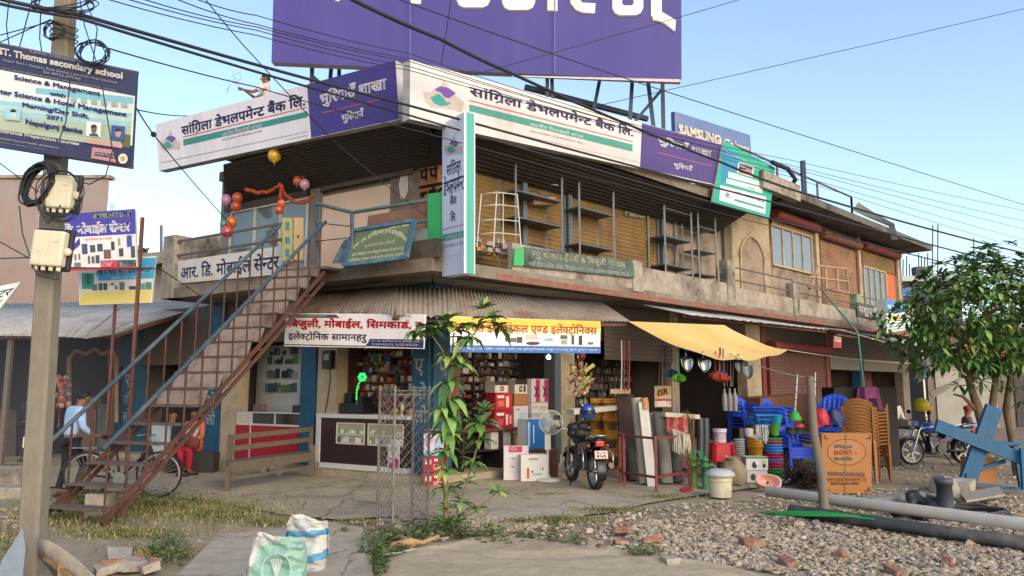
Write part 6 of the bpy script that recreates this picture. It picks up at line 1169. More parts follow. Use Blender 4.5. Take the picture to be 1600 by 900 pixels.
p = gd(1176, 745); b = MB(); b.lathe([(.08, 0), (.09, .14), (.05, .16), (0, .165)], (p.x - .04, p.y, .78), 14); tag(b.ob('white_tub', mat('white_pots', 'a9a69c')), 'white plastic tub on top of the yellow buckets', 'tub')
s = crate('carton', 'upper white carton with a panda picture behind the pink basin', 'carton', 1166, 714, 1200, 735, pm('b5b3ae'), .3, Y=gd(1182, 757).y + .05); marks(s, [(0, 0, 1, .12, '3f6a3a'), (.7, .2, .9, .5, '9aa860')]); s.disc(.38, .6, .12, .25, pm('2a2a2a')); s.disc(.82, .65, .08, .16, pm('2a2a2a')); s.disc(.5, .45, .08, .15, pm('c8c6c2')); s.done()
s = crate('carton', 'lower white carton with a panda picture behind the pink basin', 'carton', 1167, 736, 1199, 757, pm('aaa9a4'), .3, Y=gd(1182, 757).y); s.disc(.3, .45, .12, .25, pm('2f302e')); s.rect(0, .85, 1, 1, pm('3f6a3a')); s.done()
t = thing('wash_basin', 'pink ceramic wash basin tipped upright on the apron', 'basin', gd(1200, 766)); A = [at(1181, 737, 13.35), at(1222, 744, 13.2), at(1221, 765, 13.15), at(1180, 758, 13.2)]; pk = mat('pink_ceramic', 'b58476', .3, .06, 5)
b = MB(); c_ = sum(A, V((0, 0, 0))) / 4; ex = (A[1] - A[0] + A[2] - A[3]) / 4; ey = (A[0] - A[3] + A[1] - A[2]) / 4; nn = ex.cross(ey).normalized(); R_ = []
for rr, dd in ((1.0, .0), (.97, .012), (.8, .0), (.6, -.07), (.3, -.1), (.08, -.105)):
    R_.append([c_ + ex * (rr * math.copysign(abs(cos(a)) ** .7, cos(a))) + ey * (rr * math.copysign(abs(sin(a)) ** .6, sin(a))) + nn * dd for a in [k * 2 * pi / 24 for k in range(24)]])
vs = [q for r in R_ for q in r]; b.add(vs, [(i * 24 + j, i * 24 + (j + 1) % 24, i * 24 + 24 + (j + 1) % 24, i * 24 + 24 + j) for i in range(5) for j in range(24)], 0, True); b.add([q - nn * .14 for q in R_[1]] + R_[0], [tuple(range(24))] + [(i, (i + 1) % 24, 24 + (i + 1) % 24, 24 + i) for i in range(24)], 0, True); b.ob('bowl', pk, t)
b = MB(); b.lathe([(.0, 0), (.022, 0), (.022, .006), (0, .006)], c_ - nn * .1, 12, ax=nn); b.ob('drain', pm('2a2624'), t)
t = thing('cloth_bag', 'slumped beige cloth sack beside the white pots', 'sack', gd(1148, 757)); b = MB(); c_ = gd(1147, 757); rn = random.Random(5); pr = [(.2, 0), (.24, .1), (.24, .25), (.2, .36), (.12, .43), (.1, .46), (.14, .5)]; n = 20; vs = []
for r, z in pr: vs += [c_ + V((r * (1 + .1 * sin(a * 5 + z * 9)) * cos(a), r * (1 + .1 * sin(a * 4)) * sin(a), z + .03 * sin(a * 3))) for a in [k * 2 * pi / n for k in range(n)]]
b.add(vs, [(i * n + j, i * n + (j + 1) % n, i * n + n + (j + 1) % n, i * n + n + j) for i in range(len(pr) - 1) for j in range(n)], 0, True); b.ob('sack', mat('sack_cloth', '857760', .9, .15, 12, bump=.4, bs=30), t, subd=1); b = MB(); b.lathe([(.11, .43), (.13, .44), (.11, .455)], c_, 12); b.ob('tie', pm('8a3a5a'), t)
def basket(c, w, d, h, m, label, rz=0):
    t = thing('plastic_basket', label, 'basket', c, rz, local=True); b = MB()
    for z, k in ((0, .85), (h, 1), (h * .55, .93)):
        q = [(-w / 2 * k, -d / 2 * k, z), (w / 2 * k, -d / 2 * k, z), (w / 2 * k, d / 2 * k, z), (-w / 2 * k, d / 2 * k, z)]
        for a, e in zip(q, q[1:] + q[:1]): b.bar(a, e, .018, .03 if z == h else .015)
    n = 12
    for sx in range(4):
        r = MX.Rotation(sx * pi / 2, 3, 'Z'); L, D = (w, d) if sx % 2 == 0 else (d, w)
        for i in range(n + 1): u = i / n * 2 - 1; b.bar(r @ V((u * L / 2 * .85, -D / 2 * .85, 0)), r @ V((u * L / 2, -D / 2, h)), .014, .008)
    b.box((0, 0, .004), (w * .85, d * .85, .008)); b.ob('basket', m, t); return t
bm1 = mat('basket_blue', '14609c', .4, .06, 5)
p = gd(1195, 740); basket((p.x, p.y - .1, .98), .52, .36, .2, bm1, 'bright blue slatted basket in front of the left blue chairs', .15); basket((p.x + .1, p.y + .1, 1.19), .5, .34, .14, mat('basket_deep', '1c4fa8', .4, .06, 5), 'darker blue basket lying askew on the bright blue basket', -.3)
b = MB(); b.box((p.x, p.y - .05, .88), (.6, .4, .18)); b.box((p.x + .1, p.y, .6), (.2, .2, .5)); tag(b.ob('goods_table', mat('dark_table', '28211f')), 'dark trestle under the blue baskets', 'table')
for x, c, lb in [(1236, '4a4a44', 'left steel cooking pot on the low blue chairs'), (1248, '55554f', 'right steel cooking pot on the low blue chairs')]:
    p = gd(1246, 745); b = MB(); q = at(x, 678, p.y - .05); b.lathe([(.09, 0), (.1, .02), (.1, .13), (.115, .13), (.115, .14), (.09, .14)], q, 16); tag(b.ob('steel_pot', mat('pot_steel', '6f6f68', .35, .1, 6, metal=.6)), lb, 'pot')
q = at(1248, 667, 14.2); b = MB(); b.lathe([(.1, 0), (.08, .05), (0, .07)], q, 12); tag(b.ob('red_bowl', pm('a02f34')), 'small red bowl turned over on the right steel pot', 'bowl')
t = thing('plunger_mop', 'striped white pole of a green headed mop rising above the goods', 'mop', at(1243, 655, 14.1)); b = MB(); b.tube([at(1246, 585, 14.1), at(1242, 645, 14.1)], .014, 6); b.ob('handle', pm('b5b0ac'), t); b = MB()
for y in (600, 612, 624, 635): b.tube([at(1246 - (y - 585) * .066, y, 14.1), at(1246 - (y - 585) * .066, y + 1.2, 14.1)], .016, 6)
b.ob('grip_ring', pm('2a2a2a'), t); b = MB(); q = at(1242, 650, 14.1); b.lathe([(.11, -.08), (.12, -.05), (.07, .05), (.02, .1)], q, 14); b.ob('mop_head', pm('2f8a34'), t)
t = thing('mop_pole', 'second striped white mop pole close to the wooden stake', 'mop', at(1275, 655, 13.9)); b = MB(); b.tube([at(1274, 582, 13.9), at(1272, 668, 13.9)], .012, 6); b.ob('handle', pm('b5b0ac'), t)
for y in (596, 606, 618): b = MB(); b.tube([at(1273.7, y, 13.9), at(1273.6, y + 1.2, 13.9)], .015, 6); b.ob('grip_ring', pm('2a2a2a'), t)
b = MB(); q = at(1292, 648, 14.1); rn = random.Random(12)
for mi, dx in ((0, -.1), (1, .14)):
    n = 16; vs = []
    for j in range(7):
        for i in range(n): a = 2 * pi * i / n; r = (.17 - .1 * (j / 6) ** 2) * (1 + .3 * sin(a * 4 + j) * (1 - j / 8)) ; vs.append(q + V((dx + r * cos(a), r * .7 * sin(a), -.2 + .3 * j / 6 + .03 * sin(a * 3 + dx * 9))))
    b.add(vs, [(j * n + i, j * n + (i + 1) % n, j * n + n + (i + 1) % n, j * n + n + i) for j in range(6) for i in range(n)] + [tuple(range(6 * n, 7 * n))], mi, True)
tag(b.ob('bundled_cloth', [pm('9c2030'), pm('1f2a4f')]), 'red and navy bundled cloth on the right blue chairs', 'cloth')
for k, (x, y, r, lb) in enumerate([(1248, 757, .24, 'black fishing net heap under the blue chairs'), (1268, 760, .2, 'brown tangled net heap beside the wooden stake')]):
    rn = random.Random(k); b = MB(); c_ = gd(x, y)
    for i in range(70): a = rn.random() * 6.3; q = c_ + V((rn.gauss(0, .12), rn.gauss(0, .1), abs(rn.gauss(0, .14)) + .03)); b.tube([q + V((.1 * cos(a + j), .08 * sin(a + j * 1.4), .05 * sin(j * 1.7 + a))) for j in range(5)], .012, 4)
    tag(b.ob('net_heap', mat('net_' + str(k), ['1f1f22', '4a3428'][k], .8, .25, 10)), lb, 'net')
# back row tables, stools
b = MB(); b.slab(at(1188, 622, 17.5), at(1270, 616, 18.5), at(1270, 660, 18.5), at(1188, 668, 17.5), .6); tag(b.ob('wooden_table', mat('table_slats', '6a4630', .75, .25, 3, stretch=(6, 6, .5))), 'slatted brown wooden table before the maroon shutter', 'table')
o = stool(0, 0, '9c4a78', 'pink plastic stool standing beyond the brown woven chairs', .34, .5, .2, p=V(at(1358, 640, 17.2))); 
s = crate('plastic_crate', 'orange slotted plastic crate beyond the brown woven chairs', 'crate', 1320, 606, 1349, 621, pm('b5602c'), .35, Y=17.6); marks(s, [(.1, .2, .2, .8, '7a3f20'), (.28, .2, .38, .8, '7a3f20'), (.46, .2, .56, .8, '7a3f20'), (.75, .3, .92, .75, 'c89a70')]); s.done()
b = MB(); p = at(1335, 640, 17.6); b.box((p.x + .2, p.y + .2, (p.z) / 2 + .25), (1.4, .7, p.z + .5)); tag(b.ob('goods_table', mat('dark_table', '28211f')), 'dark table under the orange crate and pink stool', 'table')
# pipes and fittings in front
def pipe(name, a, c, r, m, label, cat='pipe', hollow=False, z=0):
    a, c = V(a), V(c); d = (c - a).normalized(); b = MB(); b.lathe([(r, 0), (r, (c - a).length), (r * .85, (c - a).length), (r * .85, .02), (r * .86, -.0)], a, 16, ax=d); return tag(b.ob(name, m), label, cat)
M_gp = mat('grey_pvc', '858482', .55, .1, 4, stain='978a76', ss=1.6, sa=.6); M_bp = mat('black_hdpe', '303236', .55, .12, 5, stain='6f675b', ss=1.8, sa=.45)
r_ = .075
a, c = gd(1200, 786, 0), gd(1640, 853, 0); pipe('pvc_pipe', a + Z3 * (r_ + .1), c + Z3 * (r_ + .12), r_, M_gp, 'long grey pipe lying on top of the black pipe across the gravel')
a, c = gd(1236, 806, 0), gd(1640, 867, 0); pipe('black_pipe', a + Z3 * .075, c + Z3 * .075, .08, M_bp, 'long thick black pipe lying on the gravel under the grey pipe')
for i in range(5):
    pts = [gd(1188 + i * 4, 801 + i * .7, .04), gd(1245, 799 + i * 1.6, .12 + .01 * i), gd(1330, 801 + i * 1.5, .13), gd(1420, 814 + i * 1.2, .1), gd(1520 + i * 5, 829 + i * .6, .1)]; b = MB(); b.tube(pts, .011, 6); tag(b.ob('green_hose', mat('green_hose', '1f7a3a', .4, .06, 5)), 'thin green hose in the bundle lying along the pipes', 'hose', 'green hoses along the pipes')
for i, x in enumerate([1344, 1360]): a = gd(x, 786, .09); c = a + V((1.2, .9, -.02)); pipe('grey_pipe', a, c, .075, mat('old_pipe', '6f6f66', .6, .15, 6), ['open ended grey pipe at the carton corner, left of a pair', 'open ended grey pipe at the carton corner, right of a pair'][i])
def elbow(x, y, r, m, label, rz, up=1, tan=False):
    p = gd(x, y, r); t = thing('pipe_fitting', label, 'pipe fitting', p, rz, local=True); b = MB(); pts = [(0, 0, 0)] + [(.16 * sin(k * pi / 10), 0, .16 * (1 - cos(k * pi / 10)) * up) for k in range(1, 6)]; b.tube([(-.12, 0, 0)] + pts, r, 14, cap=False); b.lathe([(r * 1.2, 0), (r * 1.2, .07), (r * .95, .07), (r * .9, 0)], (-.16, 0, 0), 16, ax=(1, 0, 0)); b.ob('elbow', m, t)
    if tan: b = MB(); b.cyl((-.15, 0, 0), (-.36, 0, -.02), r * .98, n=16); b.ob('pipe_stub', mat('tan_pipe', '9a8f76', .6), t)
M_fit = mat('black_fitting', '26282c', .45, .12, 6)
for a in [(1412, 798, .07, M_fit, 'black pipe elbow lying leftmost in the heap of fittings', .3), (1425, 790, .065, M_fit, 'black pipe elbow leaning on the back of the fittings heap', 1.2), (1436, 800, .06, M_fit, 'small black pipe elbow in the middle of the heap', -.6), (1447, 786, .08, M_fit, 'large black elbow with a tan stub in the heap of fittings', 2.5, 1, True), (1430, 806, .05, M_fit, 'small black elbow at the front of the heap of fittings', 2.0)]: elbow(*a)
p = gd(1478, 800); b = MB(); b.lathe([(.12, 0), (.11, .05), (.1, .38), (.12, .38), (.12, .46), (.09, .46)], p, 16); tag(b.ob('pipe_socket', mat('dark_grey_pvc', '45474a', .5, .1, 6)), 'upright dark grey pipe socket behind the heap of fittings', 'pipe fitting')
b = MB(); c_ = gd(1515, 806)
for k in range(7): b.tube([c_ + V(((.5 - .012 * k) * cos(a * pi / 14), (.42 - .01 * k) * sin(a * pi / 14), .03 + .022 * (k % 4) + .01 * sin(a + k))) for a in range(28)], .016, 6, closed=True)
tag(b.ob('hose_coil', M_bp), 'flat coil of black hose lying right of the pipe fittings', 'hose')
# wooden stake
b = MB(); p = gd(1289, 812); q = at(1265, 588, p.y + .1); vs = [p - Z3 * .1, p.lerp(q, .3) + V((.02, 0, 0)), p.lerp(q, .6) + V((-.02, .01, 0)), q]; b.tube(vs, [.062, .06, .055, .05], 10); tag(b.ob('wooden_stake', mat('weathered_wood', '6f6456', .9, .25, 8, stain='4a4238', ss=4, sa=.5, bump=.4, bs=40, stretch=(1, 1, .15))), 'weathered leaning wooden stake rising in front of the printed carton', 'stake')
# boards lying about
for k, (q, c, lb) in enumerate([([(1440, 770), (1500, 748), (1520, 755), (1465, 776)], '7d7466', 'pale plank lying on the ground beside the blue trestle'), ([(1430, 765), (1480, 752), (1490, 757), (1440, 770)], '55504a', 'dark plank half under the pale plank'), ([(1500, 770), (1560, 760), (1570, 772), (1510, 782)], '8a8478', 'grey board under the blue trestle')]):
    A = [gd(x, y, .05 + .03 * k) for x, y in q]; b = MB(); b.slab(*A, .03); tag(b.ob('plank', mat('plank_' + c, c, .85, .25, 5)), lb, 'plank')
chunk(gd(1478, 775), .35, .3, .3, M_chunk, 'boulder', 'rounded grey boulder beneath the left leg of the blue trestle', 'rock', None, 91); chunk(gd(1508, 776), .3, .25, .28, M_chunk, 'boulder', 'rounded grey boulder under the middle of the blue trestle', 'rock', None, 92)
s = crate('carton', 'brown carton standing under the blue trestle', 'carton', 1522, 716, 1556, 766, mat('carton_brown', '9a683c'), .4); s.done()
# blue trestle
t = thing('blue_trestle', 'blue painted crossed beams on an iron frame in front of the tree', 'trestle', gd(1530, 770)); tm = mat('trestle_blue', '225474', .6, .15, 5, stain='3f4a4e', ss=2.6, sa=.75, bump=.2, bs=20)
Yt = 13.2
b = MB(); b.bar(at(1553, 636, Yt), at(1508, 762, Yt), .27, .08, up=V((0, 1, 0))); b.ob('beam', tm, t); b = MB(); b.bar(at(1462, 664, Yt - .1), at(1600, 718, Yt - .09), .2, .08, up=V((0, 1, 0))); b.ob('beam', tm, t)
for a in [(1512, 740, 1508, 782, 12.9), (1585, 695, 1596, 765, 13.6), (1548, 690, 1596, 695, 13.6), (1514, 755, 1596, 765, 13.2), (1516, 738, 1570, 720, 13.3), (1596, 700, 1600, 765, 13.0)]: b = MB(); b.bar(at(a[0], a[1], a[4]), at(a[2], a[3], a[4]), .06); b.ob('leg', tm, t)
# bench
bn = thing('wooden_bench', 'old grey wooden bench with rail back before the red counter', 'bench', gd(420, 765)); wm = mat('bench_wood', '5f5548', .9, .22, 6, stain='4d453b', ss=3, sa=.5, stretch=(1, 1, 1))
fl, fr, bl, br_ = gd(355, 768), gd(488, 745), gd(347, 745), gd(470, 728); sz = .47
bl = fl + (bl - fl).normalized() * .5 + V((0, .1, 0)); br_ = fr + (bl - fl)
b = MB(); b.slab(bl + Z3 * sz, br_ + Z3 * sz, fr + Z3 * sz, fl + Z3 * sz, .045); b.ob('seat', wm, bn)
for p, h in ((fl, sz - .05), (fr, sz + .14), (bl, .9), (br_, .94)): b = MB(); b.bar(p, p + Z3 * h, .075, .06); b.ob('leg', wm, bn)
for z in (.66, .86): b = MB(); b.bar(bl + Z3 * z + V((0, -.04, 0)), br_ + Z3 * (z + .03) + V((0, -.04, 0)), .03, .09); b.ob('back_rail', wm, bn)
b = MB(); b.bar(fl + Z3 * .1, bl + Z3 * .4, .06, .03); b.bar(fl + Z3 * .37 + V((0, -.03, 0)), fr + Z3 * .37 + V((0, -.03, 0)), .03, .11); b.bar(fl + Z3 * .2, fr + Z3 * .2, .03, .05); b.ob('brace', wm, bn)
p = gd(425, 742); stool(0, 0, '8f8a84', 'small grey stool under the wooden bench', .3, .3, .1, p=p)
# wire tree guard
tg = thing('tree_guard', 'square guard of chain link wire round the foot of the young tree', 'tree guard', gd(637, 832)); gl, gr = gd(613, 834), gd(668, 827); gm = mat('galvanised', '6f6a64', .6, .2, 9, stain='5a4436', ss=4, sa=.6)
wv = gr - gl; dv = V((-wv.y, wv.x, 0)).normalized() * wv.length * .8; cs = [gl, gr, gr + dv, gl + dv]; Hh = 1.68
for c in cs: b = MB(); b.tube([c, c + Z3 * (Hh + .06)], .018, 6); b.ob('post', gm, tg)
for a, c in zip(cs, cs[1:] + cs[:1]):
    b = MB(); L = (c - a).length; n = 4; dz = L / n
    for k in range(-n, int(Hh / dz) + 1):
        for sgn in (1, -1):
            q = []
            for u in (0, 1):
                z = k * dz + (u if sgn > 0 else 1 - u) * L
                q.append((u, z))
            (u0, z0), (u1, z1) = q
            lo, hi = 0.0, 1.0
            f = lambda u: z0 + (z1 - z0) * u
            us = sorted([max(0, min(1, (lim - z0) / (z1 - z0))) for lim in (0, Hh)])
            if us[1] - us[0] > .02: b.tube([a.lerp(c, us[0]) + Z3 * f(us[0]), a.lerp(c, us[1]) + Z3 * f(us[1])], .003, 3, cap=False)
    for z in (.02, Hh, Hh * .97): b.tube([a + Z3 * z, c + Z3 * z], .006, 4)
    b.ob('wire_mesh', gm, tg)
s = crate('carton', 'white and blue detergent carton on the red cartons behind the tree guard', 'carton', 662, 672, 692, 712, pm('b5aeb2'), .3, Y=14.1); marks(s, [(.0, .0, 1, .12, '2f2628'), (.1, .25, .5, .5, 'a88aa8'), (0, .85, 1, 1, '6aa8b8'), (.6, .3, .9, .7, '8aa0b8')]); s.done()
for k, (y0, y1, lb) in enumerate([(713, 738, 'upper red carton behind the tree guard'), (739, 765, 'lower red carton behind the tree guard')]): s = crate('carton', lb, 'carton', 661, y0, 693, y1, pm('96222c'), .3, Y=14.05); marks(s, [(.1, .2, .4, .5, 'c8a8a4'), (.5, .5, .9, .85, 'b87a74'), (.55, .15, .85, .3, 'd0b8b0')]); s.done()
# sacks in the foreground
from mathutils import noise as NZ
def sackshape(c, w, d, h, seed, flop=.1):
    b = MB(); n, k = 56, 26; vs = []; sd = V((seed * 3.1, seed * 1.7, 0))
    for j in range(k + 1):
        v = j / k; sx, sy = w / 2 * (1.06 + .1 * sin(pi * v) - .16 * v ** 2), d / 2 * (1.1 - .72 * v ** 1.6)
        for i in range(n):
            a = i * 2 * pi / n; x = math.copysign(abs(cos(a)) ** .6, cos(a)) * sx; y = math.copysign(abs(sin(a)) ** .8, sin(a)) * sy
            q = V((x * 5, y * 5, v * 3)) + sd; f = NZ.noise(q) * .03 + NZ.noise(q * 2.3) * .022 + abs(NZ.noise(V((x * 14, y * 9, v * 16)) + sd)) * .018
            z = v * h + v ** 3 * h * .05 * NZ.noise(V((cos(a) * 1.3, sin(a) * 1.3, 0)) + sd) * 2 - .06 * v ** 4 * (1 + x * 3)
            vs.append(c + V((x * (1 + f * 2.2) + .05 * v * v, y + f * (1.6 if y < 0 else -1.6) * 1.4 - .06 * v ** 3, max(0, z))))
    b.add(vs, [(j * n + i, j * n + (i + 1) % n, j * n + n + (i + 1) % n, j * n + n + i) for j in range(k) for i in range(n)], 0, True)
    b.add([vs[k * n + i] for i in range(n)] + [c + V((0, -.03, h * .78))], [(i, (i + 1) % n, n) for i in range(n)], 0, True); return b
wv_ = mat('white_woven', 'b5b5ae', .6, .1, 30, stain='93938a', ss=5, sa=.4, bump=.5, bs=25); gw_ = mat('green_woven', '7fa595', .6, .12, 30, stain='a9b8ac', ss=6, sa=.5, bump=.5, bs=25)
p = gd(430, 930); sb = sackshape(p, .43, .27, .53, 1); sg = thing('woven_sack', 'pale green and white woven sack standing nearest on the concrete path', 'sack', p); o = sb.ob('sack', [gw_, wv_], sg, subd=1)
for f in o.data.polygons:
    if f.center.z > .44 + .35 * f.center.x or f.center.x < -.15 + .3 * (f.center.z - .3): f.material_index = 1
b = MB(); c_ = V((p.x + .05, p.y - .165, .24)); b.tube([c_ + V((.12 * cos(a * pi / 12), .0, .13 * sin(a * pi / 12))) for a in range(24)], .004, 4, closed=True)
for k in range(7): a = rad(60 + k * 10); b.tube([c_ + V((0, 0, -.08)), c_ + V((.09 * cos(a), 0, .09 * sin(a)))], .004, 4)
b.ob('printed_mark', pm('b9c8bf'), sg)
b = MB(); v_, f_ = line('GATTI', .03); xs = [q[0] for q in v_]; b.add([V((p.x - .14 + .3 * (q[0] - min(xs)) / (max(xs) - min(xs)), p.y - .175, .045 + q[1] * .1)) for q in v_], f_); b.ob('lettering', pm('b9c8bf'), sg)
p = gd(476, 893); sb = sackshape(p, .36, .24, .55, 2, .14); sg = thing('woven_sack', 'white woven sack with blue stripes standing behind the green one', 'sack', p); o = sb.ob('sack', [wv_, mat('sack_blue', '4f86a5', .6, .12, 20)], sg, subd=1)
for f in o.data.polygons:
    if abs(f.center.z - .36 - .06 * f.center.x) < .03 or abs(f.center.z - .12 - .25 * f.center.x) < .035: f.material_index = 1
# debris round the pole foot
t = thing('broken_board', 'curled grey sheet of board leaning against the pole foot', 'board', gd(100, 900)); b = MB(); vs = []
for i in range(9):
    u = i / 8
    for q in (0, 1): vs.append(at(58 + 90 * u, 842 + 62 * u ** 1.6 + q * (26 + 30 * sin(u * 3)), 7.3 - .25 * u + q * .15))
b.add(vs, [(2 * i, 2 * i + 1, 2 * i + 3, 2 * i + 2) for i in range(8)], 0, True); o = b.ob('sheet', mat('grey_card', '8f8577', .85, .2, 6, stain='6a5f52', ss=4, sa=.5), t); md = o.modifiers.new('s', 'SOLIDIFY'); md.thickness = .015
b = MB(); b.bar(at(70, 872, 7.35), at(125, 912, 7.1), .03); b.bar(at(96, 868, 7.3), at(94, 912, 7.2), .05); b.ob('batten', mat('raw_wood', '7a6248', .85, .2, 8), t)
b = MB(); b.prism([(0, 0), (.22, 0), (.17, .3), (.1, .47), (.0, .2)], gd(-8, 915), (1, .1, 0), (.05, .25, 1), .02); tag(b.ob('tin_offcut', mat('offcut', '767f88', .5, .15, 6, metal=.2)), 'pointed grey tin offcut leaning left of the pole foot', 'offcut')
b = MB(); b.bar(gd(30, 908), gd(22, 905) + V((.08, 0, .3)), .02, .05); tag(b.ob('plank', mat('raw_wood', '7a6248')), 'thin wooden slat beside the tin offcut', 'plank')
b = MB(); b.tube([gd(612, 852, .05), gd(640, 846, .12), gd(660, 848, .06), gd(685, 838, .09)], [.03, .04, .025, .02], 7); b.tube([gd(640, 846, .12), gd(625, 838, .1), gd(612, 842, .04)], [.025, .02, .012], 6); b.tube([gd(650, 847, .1), gd(640, 858, .03)], [.02, .01], 6); tag(b.ob('driftwood', mat('dry_wood', '9a805a', .85, .2, 8, stain='6f5a3f', ss=5, sa=.5)), 'dry forked branch lying at the foot of the tree guard', 'branch')
b = MB(); b.tube([gd(597, 868, .02), gd(650, 858, .02)], .012, 6); tag(b.ob('white_stick', pm('a8a690')), 'thin pale stick lying in front of the dry branch', 'stick')
# steel racks on the balcony, wire stand, boxes
def rack(x0, x1, ytop, ybot, n, label, o, sL=.5, P=PR, z0=3.98):
    a = hit(x0, ybot, CR + NR * o, NR); c = hit(x1, ybot, CR + NR * o, NR); s0 = (a - CR - NR * o).dot(DR); s1 = (c - CR - NR * o).dot(DR); zt = hit((x0 + x1) / 2, ytop, CR + NR * o, NR).z
    t = thing('shelf_rack', label, 'shelf rack', PR((s0 + s1) / 2, o, z0))
    for s in (s0, s1):
        for q in (0, -sL): b = MB(); b.bar(PR(s, o + q, z0), PR(s, o + q, zt), .045); b.ob('post', M_steel, t)
    for k in range(n): z = z0 + .12 + (zt - z0 - .2) * k / (n - 1) if n > 1 else z0; b = MB(); W(b, PR, s0, s1, o, o - sL, z, z + .035); b.ob('shelf', mat('rack_steel', '50565c', .5, .12, 6, metal=.2), t)
    return t, s0, s1, zt
rack(806, 879, 262, 392, 5, 'grey steel shelf rack holding a brown box, left of three posts', .55); rack(906, 960, 272, 400, 4, 'grey steel shelf rack standing before the middle yellow shutter', .55); rack(1040, 1082, 285, 415, 5, 'grey steel shelf rack left of the narrow dark rack', .6); rack(1093, 1120, 318, 424, 5, 'narrow dark steel shelf rack nearest the cream arch', .65)
b = MB(); b.slab(at(834, 308, 16.3), at(869, 308, 16.7), at(869, 320, 16.7), at(834, 319, 16.3), .3); tag(b.ob('carton', mat('pinkish_card', 'a5886f', .8)), 'brown cardboard box on the upper shelf of the left rack', 'box')
b = MB(); b.slab(at(861, 282, 16.7), at(872, 283, 16.8), at(872, 290, 16.8), at(861, 289, 16.7), .1); tag(b.ob('small_box', pm('a8a4a0')), 'tiny white box on the top shelf of the left rack', 'box')
t = thing('wire_stand', 'white wire display stand on the balcony beside the blade board', 'display stand', onR(775, 390, .8)); ws = mat('white_wire', 'b8b2a4', .5, .08, 6); Yw = 14.3
for x0, x1, dy in [(752, 745, 0), (776, 771, .0), (808, 814, .2), (786, 786, .5)]: b = MB(); b.tube([at(x0, 303, Yw + dy), at(x1, 386, Yw + dy)], .014, 5); b.ob('post', ws, t)
for y in (303, 322, 345, 366): 
    k = (y - 303) / 83; b = MB(); P_ = [at(752 - 7 * k, y, Yw), at(776 - 5 * k, y - 3, Yw), at(808 + 6 * k, y + 1, Yw + .2), at(786, y - 2, Yw + .5)]; b.tube(P_, .01, 5, closed=True)
    for i in range(5): b.tube([P_[0].lerp(P_[1], i / 4), P_[3].lerp(P_[2], i / 4)], .006, 4)
    b.ob('wire_shelf', ws, t)
b = MB(); c_ = onR(765, 398, .6); rn = random.Random(6)
for i in range(26): q = c_ + V((rn.uniform(-.35, .35), rn.uniform(-.2, .2), rn.uniform(.0, .3))); b.box(q, (.16, .12, .08), rn.randrange(3), MX.Rotation(rn.random() * 3, 3, 'Z'))
tag(b.ob('packet_heap', [pm('b08a3a'), pm('a88a9a'), pm('9a9488')]), 'heap of yellow and pink packets under the white wire stand', 'packets')
b = MB(); c_ = onR(840, 392, .7); b.tube([c_ + V((-.3, -.2, -.1)), c_ + V((-.15, -.1, .12)), c_ + V((.15, .1, .1)), c_ + V((.3, .25, -.15))], .03, 8); tag(b.ob('black_hose', M_bp), 'arched black hose lying on the parapet under the left rack', 'hose')
for x, lb in [(827, 'dark painted sign patch on the left yellow shutter'), (992, 'dark painted sign patch on the middle yellow shutter')]:
    w = 14 if x < 900 else 17; s = Sign('painted_patch', lb, 'sign', onR(x - w, 295 if x < 900 else 322, .08), onR(x + w, 299 if x < 900 else 327, .08), onR(x + w, 308 if x < 900 else 343, .08), onR(x - w, 303 if x < 900 else 338, .08), pm('3f3a34'), .01); s.text('Paints', .06, .15, .95, .9, pm('a89c80'), .02); s.done()
t = thing('chair_skeleton', 'old pale wooden chair frame leaning on the far right balcony', 'frame', onR(1300, 440, .9)); wm2 = mat('pink_wood', 'a0806c', .8, .15, 5)
for a in [(1265, 452, 1278, 415), (1278, 415, 1322, 420), (1322, 420, 1326, 460), (1263, 432, 1325, 440), (1262, 448, 1326, 458), (1290, 418, 1292, 455), (1308, 420, 1310, 456)]: b = MB(); b.bar(onR(a[0], a[1], .95), onR(a[2], a[3], .95), .07, .05); b.ob('slat', wm2, t)
# balloons and garlands at the phone shop upstairs
def balloon(x, y, Y, r, col, label):
    t = thing('balloon', label, 'balloon', at(x, y, Y)); p = at(x, y, Y); b = MB(); b.lathe([(0, r * 1.1)] + [(r * sin(a), r * 1.1 * cos(a)) for a in [k * pi / 9 for k in range(1, 8)]] + [(r * .12, -r * 1.1), (r * .16, -r * 1.2)], p, 14); b.ob('body', mat('balloon_' + col, col, .3, .03, 3, spec=.6), t); b = MB(); b.tube([p - Z3 * r * 1.15, p - Z3 * (r * 1.15 + .06)], .004, 4); b.ob('knot', pm('7a6a60'), t)
for a in [(429, 243, 15.6, .14, 'b8922a', 'yellow balloon hanging alone under the left bank board'), (354, 312, 17.3, .12, 'b07a9a', 'pink balloon at the left end of the phone shop front'), (371, 309, 17.2, .12, 'b04f34', 'orange balloon right of the pink one at the shop end'), (369, 322, 17.2, .12, 'a8442c', 'orange red balloon lower at the shop end'), (362, 347, 17.0, .12, 'b85a24', 'orange balloon in the lower bunch by the post'), (350, 350, 17.1, .09, '2f7f62', 'small green balloon in the lower bunch by the post'), (355, 362, 17.0, .13, 'b03a44', 'red balloon at the bottom of the lower bunch'),
    (465, 283, 16.1, .1, 'b8542c', 'orange balloon over the glass door, left of a bunch'), (475, 271, 16.1, .1, 'a8402c', 'orange red balloon highest over the glass door'), (476, 288, 16.0, .11, 'b58a9a', 'pale pink balloon over the glass door'), (440, 318, 15.8, .09, 'b8502c', 'orange balloon low on the glass door, upper of two'), (436, 328, 15.8, .09, 'a8442a', 'orange balloon low on the glass door, lower of two')]: balloon(*a)
